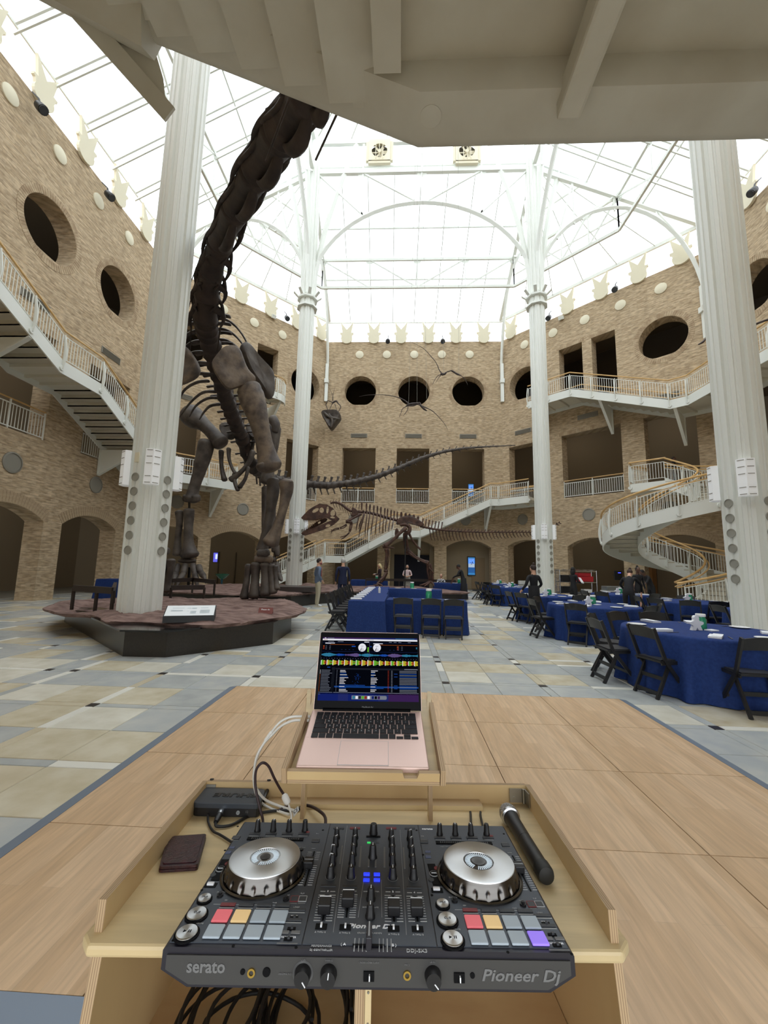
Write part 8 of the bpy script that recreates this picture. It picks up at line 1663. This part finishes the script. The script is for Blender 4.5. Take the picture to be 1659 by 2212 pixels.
for s0 in (.42, .575):
    n = 28; b0 = len(m.v); C = SPt(q(s0), w(.165), .00045); rx = .041 * .945 * .304
    m.add([C] + [C + sx_ * rx * cos(2 * pi * i / n) + sy * rx * sin(2 * pi * i / n) for i in range(n)], [(0, i + 1, (i + 1) % n + 1) for i in range(n)], 2)
    m.add([C + sn * .0001, C + sn * .0001 - sx_ * rx * .1, C + sn * .0001 - sx_ * rx * .52 - sy * rx * .8, C + sn * .0001 - sx_ * rx * .36 - sy * rx * .86], [(0, 1, 2, 3)], 0); [sq(s0 - .02 + i * .02, s0 - .006 + i * .02, .185, .19, 12, 5) for i in range(2)]; sq(s0 - .015, s0 + .012, .14, .146, 12, 5); sq(s0 - .02, s0 + .018, .205, .211, 15, 5)
for i in range(110):
    s = i / 110; a = abs(sin(s * 9 + 1) * sin(s * 23)) * .02 + .006 + .006 * R2.random(); sq(s, s + .0105, .29 - a, .29 + a, 4 if sin(s * 14 + 1) > .1 else 5 if sin(s * 14) < -.2 else 3)
    if i % 3 == 0: sq(s, s + .004, .345, .353, 12)
for i in range(150):
    s = i / 150; ph = (i % 9) / 9; a = (.045 * (1 - ph * .55)) * (.8 + .3 * R2.random()); cc = (2 if i % 9 == 0 else 7 if (i // 9) % 3 else 6) if i % 9 < 4 else (6 if (i // 9) % 4 == 1 else 7 if i % 9 < 6 else 8 if (i // 9) % 2 else 9)
    sq(s, s + .0075, .415 - a, .415 + a, cc); sq(s, s + .0075, .415 - a * .25, .415 + a * .25, 9, 2) if i % 9 > 4 else None
for i in range(15):
    t_ = .535 + i * .0225
    sq(.0, .006, t_, t_ + .009, 8 if i > 2 else 2); sq(.015, .015 + .06 + .05 * R2.random(), t_, t_ + .007, 12 if i < 3 else 8 if R2.random() < .0 else 12)
    if i == 11: sq(.155, 1, t_ - .005, t_ + .018, 11, 1)
    blue = i in (2, 4, 10, 12); sq(.17, .178, t_, t_ + .007, 12, 3); sq(.205, .205 + .04 + .05 * R2.random() + (.2 if i == 10 else 0), t_, t_ + .008, 3 if blue else 2, 3); sq(.52, .52 + .03 + .04 * R2.random() + (.1 if i == 12 else 0), t_, t_ + .008, 3 if blue else 2, 3)
    sq(.69, .705, t_, t_ + .008, 9, 3); sq(.725, .74, t_, t_ + .008, 12, 3); 
    if blue: sq(.755, .79, t_, t_ + .008, 3, 3)
    sq(.81, .985, t_, t_ + .009, 3 if blue else 12, 3)
sq(.155, 1, .5, .525, 15); sq(.86, .995, .503, .516, 12, 2); sq(.12, .15, .49, .86, 15, 0); sq(.15, 1, .873, .88, 12); sq(.0, .14, .873, .879, 12); sq(.07, .1, .485, .498, 3); sq(.0, .02, .9, .905, 12)
for i in range(40): a_, b_ = R2.gauss(0, .022), R2.random(); sq(.375 + a_ * (.4 + b_), .379 + a_ * (.4 + b_), .78 - b_ * .2, .785 - b_ * .2, 3, 2)
sq(.335, .675, .918, .975, 12, 1)
for i, c in enumerate((4, 2, 15, 6, 9, 2, 13, 0, 10, 12, 12)): s = .345 + i * .0295 + (.012 if i > 5 else 0) + (.008 if i > 8 else 0); sq(s, s + .023, .925, .968, c, 2)
bb(m, 'screen_picture', CO, sc_)
btext('MacBook Air', M['dim_print'], .006, SPt(.5, .965, .0006), sx_, sy, sc_)
m = MB(); sq_c = SPt(.7, .028, .0004); m.ell(sq_c, (.0015, .0015, .0005), 10, 6); bb(m, 'camera_dot', M['slot'], sc_)
# ------------------------------------------------------------------ wallet, microphone, receiver
P = [HB(362, 1806, TH + .012), HB(447, 1800, TH + .012), HB(428, 1868, TH + .012), HB(343, 1873, TH + .012)]; wc = sum(P, V((0, 0, 0))) / 4
M['leather'] = mat('dark_oxblood_leather', srgb(64, 28, 32), .38, col2=srgb(44, 18, 22), scale=60, bump=.15, bscale=220)
wt = bthing('wallet', 'dark oxblood leather wallet lying left of the controller', 'wallet', V((wc.x, wc.y, TH)))
fl = [V((p.x, p.y, 0)) for p in P]; fl = [fl[3], fl[2], fl[1], fl[0]]
def rounded(P, r, n=4):
    o = []
    for i in range(len(P)):
        a, b, c = P[i - 1], P[i], P[(i + 1) % len(P)]; u, v = (a - b).normalized() * r, (c - b).normalized() * r
        for j in range(n + 1): t_ = j / n; o.append(b + u * (1 - t_) ** 2 + v * t_ ** 2)
    return o
for nm, z0, z1, s in (('back_leaf', TH, TH + .0055, 1.0), ('front_leaf', TH + .006, TH + .012, .985), ('pad', TH + .012, TH + .0145, .86)):
    m = MB(); m.prism([(wc.x + (p.x - wc.x) * s, wc.y + (p.y - wc.y) * s) for p in rounded(fl, .008)], z0, z1); bb(m, nm, M['leather'], wt, bevel=.0018, seg=3)
mh, me_ = HB(1098, 1757, TH + .026), HB(1181, 1893, TH + .02); ax = (me_ - mh).normalized()
mc = bthing('microphone', 'black wireless microphone with silver grille beside the controller', 'microphone', V(((mh.x + me_.x) / 2, (mh.y + me_.y) / 2, TH)))
def grille_mat():
    m = bpy.data.materials.new('microphone_mesh'); t, n, l = nt(m); b = n['Principled BSDF']; b.inputs['Metallic'].default_value = 1; b.inputs['Roughness'].default_value = .35; b.inputs['Base Color'].default_value = srgb(176, 178, 180)
    tc = n.new('ShaderNodeTexCoord'); vo = n.new('ShaderNodeTexVoronoi'); vo.inputs['Scale'].default_value = 420; l.new(tc.outputs['Object'], vo.inputs[0]); mr = n.new('ShaderNodeMapRange'); mr.inputs[1].default_value = .2; mr.inputs[2].default_value = .75; mr.inputs[3].default_value = .15; mr.inputs[4].default_value = .62; l.new(vo.outputs[0], mr.inputs[0]); l.new(mr.outputs[0], b.inputs['Base Color']); bp = n.new('ShaderNodeBump'); bp.inputs['Distance'].default_value = .002; l.new(vo.outputs[0], bp.inputs['Height']); l.new(bp.outputs[0], b.inputs['Normal']); return m
m = MB(); L_ = (me_ - mh).length; at_ = lambda s: mh + ax * s
m.tube([at_(-.022), at_(-.019), at_(-.012), at_(0), at_(.01), at_(.017)], [.006, .015, .0225, .0255, .0245, .0235], 28); bb(m, 'grille', grille_mat(), mc, smooth=True, angle=60)
m = MB(); m.tube([at_(.015), at_(.017), at_(.025), at_(.027)], [.0235, .0262, .0258, .0225], 28); bb(m, 'collar', M['silver'], mc, smooth=True, angle=50)
m = MB(); m.tube([at_(.026), at_(.045), at_(L_ * .5 - .001)], [.0215, .019, .0178], 24); bb(m, 'handle', M['kblack'], mc, smooth=True, angle=50); m = MB(); m.tube([at_(L_ * .5), at_(L_ - .03)], [.0178, .0176], 24); bb(m, 'handle', M['kblack'], mc, smooth=True, angle=50)
m = MB(); m.tube([at_(L_ - .03), at_(L_ - .029), at_(L_ - .008), at_(L_), at_(L_ + .003)], [.0176, .0196, .0196, .017, .008], 24); bb(m, 'end_cap', mat('soft_black_cap', srgb(34, 34, 32), .6), mc, smooth=True, angle=40)
rx = bthing('wireless_receiver', 'black wireless microphone receiver box in the back left corner of the console', 'receiver', V((-.1, .59, TH)))
q = [HB(413, 1762, TH + .008), HB(559, 1768, TH + .008)]; z1 = TH + .038; a0 = V((-.193, .538, 0)); a1 = V((.0, .536, 0)); a2 = V((-.012, .635, 0)); a3 = V((-.2, .64, 0))
m = MB(); m.prism([(p.x, p.y) for p in rounded([a0, a1, a2, a3], .016)], TH + .004, z1 - .012); bb(m, 'case', M['kblack'], rx, bevel=.004, seg=3)
m = MB(); m.prism([(p.x, p.y) for p in rounded([a0 + V((-.001, -.001, 0)), a1 + V((.001, -.001, 0)), a2 + V((.001, .001, 0)), a3 + V((-.001, .001, 0))], .016)], z1 - .013, z1); bb(m, 'cover', mat('slate_plastic', srgb(54, 60, 68), .4), rx, bevel=.004, seg=3)
btext('SHURE', M['kblack'], .032, V((-.088, .59, z1 + .0006)), -X_, -Y_, rx, name='brand_lettering', bold=.0012, sx=1.35, extrude=.0006)
m = MB(); m.lathe([(.0052, 0), (.0052, .002), (.0036, .002), (.0036, 0)], 16, (-.06, .535, TH + .016), Matrix.Rotation(pi / 2, 3, 'X')); bb(m, 'socket', M['grey_print'], rx, smooth=True, angle=40); btext('12', M['dim_print'], .008, V((-.035, .5345, TH + .018)), X_, Z_, rx)
for x in (-.19, -.008): m = MB(); m.tube([(x, .6, TH + .02), (x, .655, TH + .03), (x + .0, .66, TH + .055)], .006, 8); bb(m, 'antenna', M['kblack'], rx)
for x in (-.17, -.03):
    for y in (.56, .62): m = MB(); m.cyl((x, y, TH), (x, y, TH + .005), .008, 10); bb(m, 'foot', M['kblack'], rx)
# plug and cables
def cable(name, label, pts, r, mt, n=8, sub=6, extra=None):
    P = [V(p) for p in pts]; Q = []
    for i in range(len(P) - 1):
        a, b, c, d = P[max(i - 1, 0)], P[i], P[i + 1], P[min(i + 2, len(P) - 1)]
        for j in range(sub): s = j / sub; Q.append(.5 * (2 * b + (c - a) * s + (2 * a - 5 * b + 4 * c - d) * s * s + (3 * b - a - 3 * c + d) * s ** 3))
    Q.append(P[-1]); lo = min(Q, key=lambda p: p.z); t = bthing(name, label, 'cable', V((lo.x, lo.y, lo.z))); m = MB(); m.tube(Q, r, n); bb(m, 'cord', mt, t, smooth=True, angle=60)
    if extra: extra(t)
    return t
wh = mat('white_cable', srgb(216, 214, 208), .5); bk = mat('black_cable', srgb(22, 20, 20), .55); dk = mat('dark_maroon_cable', srgb(44, 24, 26), .55)
hv = lambda x, y, yb: HV(x, y, yb)
PL = Lp(LXO, .195, -.008); PL2 = Lp(LXO, .178, -.008)
def plug(p, L): 
    def f(t): m = MB(); m.box(p + V((-.012, 0, 0)), (.022, .009, .006)); bb(m, 'plug', wh, t, bevel=.0015)
    return f
cable('charging_cable', 'white cable from the laptop, the upper of two, curving down to the console', [PL + V((-.02, 0, 0)), hv(628, 1549, .42), hv(605, 1560, .43), hv(585, 1583, .44), hv(573, 1600, .45), hv(557, 1632, .47), hv(548, 1672, .5), hv(552, 1712, .55), hv(566, 1735, .59), HB(590, 1748, TH + .006), HB(625, 1760, TH + .006)], .0033, wh, extra=plug(PL, 1))
def clip(t): p, q_ = hv(588, 1580, .44), hv(574, 1600, .45); m = MB(); m.beam(p, q_, .012, .009); bb(m, 'sleeve', wh, t, bevel=.003)
def plug2(t): plug(PL2, 1)(t); clip(t)
cable('data_cable', 'white cable from the laptop with a sleeve, the lower of two', [PL2 + V((-.02, 0, 0)), hv(632, 1557, .41), hv(608, 1568, .42), hv(589, 1586, .44), hv(570, 1606, .45), hv(553, 1640, .47), hv(550, 1690, .52), hv(570, 1725, .57), HB(606, 1742, TH + .01), HB(640, 1752, TH + .012)], .0035, wh, extra=plug2)
def head(t):
    p, q_ = hv(613, 1716, .5), hv(623, 1737, .49); m = MB(); m.tube([p, p.lerp(q_, .2), p.lerp(q_, .8), q_], [.006, .0095, .0095, .006], 12); bb(m, 'connector', wh, t, smooth=True, angle=40)
    m = MB(); a = hv(633, 1752, .46); 
    P = [hv(632, 1752, .47), hv(644, 1741, .47), hv(646, 1750, .47), hv(634, 1766, .47)]; m.add(P + [p - V((0, .0008, 0)) for p in P], [(0, 1, 2, 3), (7, 6, 5, 4)]); bb(m, 'tag', wh, t); btext('CE', M['slot'], .012, (P[0] + P[2]) / 2 - V((0, .0016, 0)), (P[1] - P[0]).normalized(), (P[0] - P[3]).normalized(), t)
cable('black_cable', 'black cable looping up behind the receiver and down to a white connector', [V((.045, .37, -.02)), hv(568, 1776, .42), hv(560, 1740, .44), hv(552, 1700, .45), hv(553, 1665, .45), hv(566, 1648, .45), hv(580, 1655, .46), hv(592, 1680, .47), hv(604, 1702, .49), hv(613, 1716, .5)], .0036, dk, extra=head)
cable('white_lead', 'thin white lead from the white connector to the controller\'s back edge', [hv(623, 1737, .49), hv(627, 1752, .46), hv(629, 1766, .43), V((.118, .385, -.015))], .0028, wh)
cable('power_cable', 'dark cable arching from behind the controller to its back edge', [HB(600, 1752, TH + .006), HB(630, 1738, TH + .006), HB(665, 1740, TH + .01), HB(690, 1752, TH + .02), HB(703, 1768, TH + .025), V((.207, .385, -.022))], .0042, dk)
m = MB(); t = bthing('cable_boot', 'black cable boot at the controller\'s back edge', 'plug', V((.207, .4, TH))); m.tube([(.207, .388, -.025), (.207, .41, -.028), (.207, .43, -.032)], [.013, .009, .006], 12); bb(m, 'boot', bk, t, smooth=True, angle=50)
def xlr(t):
    p, q_ = HB(478, 1752, TH + .02), HB(466, 1776, TH + .012); m = MB(); m.tube([p + V((0, .01, 0)), p.lerp(q_, .35)], .0088, 14); bb(m, 'plug_shell', M['silver'], t, smooth=True, angle=40); m = MB(); m.tube([p.lerp(q_, .3), p.lerp(q_, .7), q_], [.0086, .0084, .006], 14); bb(m, 'plug_sleeve', M['kblack'], t, smooth=True, angle=40)
cable('microphone_cable', 'black cable with silver plug from the receiver front', [HB(466, 1776, TH + .012), HB(469, 1785, TH + .006), HB(500, 1782, TH + .005), HB(540, 1762, TH + .005), HB(590, 1752, TH + .005), HB(640, 1750, TH + .005), HB(650, 1742, TH + .005)], .0038, bk, extra=xlr)
cable('receiver_cable', 'thin black cable from the receiver curving under the controller', [V((-.145, .533, TH + .012)), HB(450, 1776, TH + .005), HB(460, 1795, TH + .005), HB(480, 1806, TH + .005), V((.03, .36, TH + .005))], .003, bk)
for i, (x0, x1, w_) in enumerate(((1016, 1019, .0032), (1038, 1053, .0032))): cable('black_cable', ['black cable running under the ledge to the controller, left of two', 'black cable running under the ledge to the controller, right of two'][i], [HB(x0, 1754, TH + .006), HB(x0 + 1, 1768, TH + .006), V((HB(x1, 1786, 0).x, .392, TH + .02))], w_, bk)
# coil of cable on the shelf
R3 = random.Random(4); zs = -.361
def coil(label, c, rad, n, r=.0042):
    P = []
    for i in range(n * 10): a = 2 * pi * i / 10; q_ = 1 + .12 * sin(i * .9) + .06 * R3.random(); P.append((c[0] + rad[0] * q_ * cos(a) * (1 - .08 * sin(i * .31)), c[1] + rad[1] * q_ * sin(a), zs + .006 + .045 * (.5 + .5 * sin(i * .37 + c[0] * 9)) + i * .0006))
    cable('cable_coil', label, P, r, bk, n=7, sub=3)
coil('loose coil of black cable on the console shelf, the left bundle', (.02, .3), (.075, .12), 6); coil('loose coil of black cable on the console shelf, the right bundle', (.2, .3), (.09, .13), 5); coil('loose coil of black cable on the console shelf, the middle bundle', (.11, .28), (.1, .1), 4)
t = bthing('black_pouch', 'black object just showing on the right of the console shelf', 'pouch', V((.36, .2, zs))); m = MB(); m.box((.355, .16, zs + .035), (.06, .1, .066)); bb(m, 'pouch', M['kblack'], t, bevel=.015, seg=3)
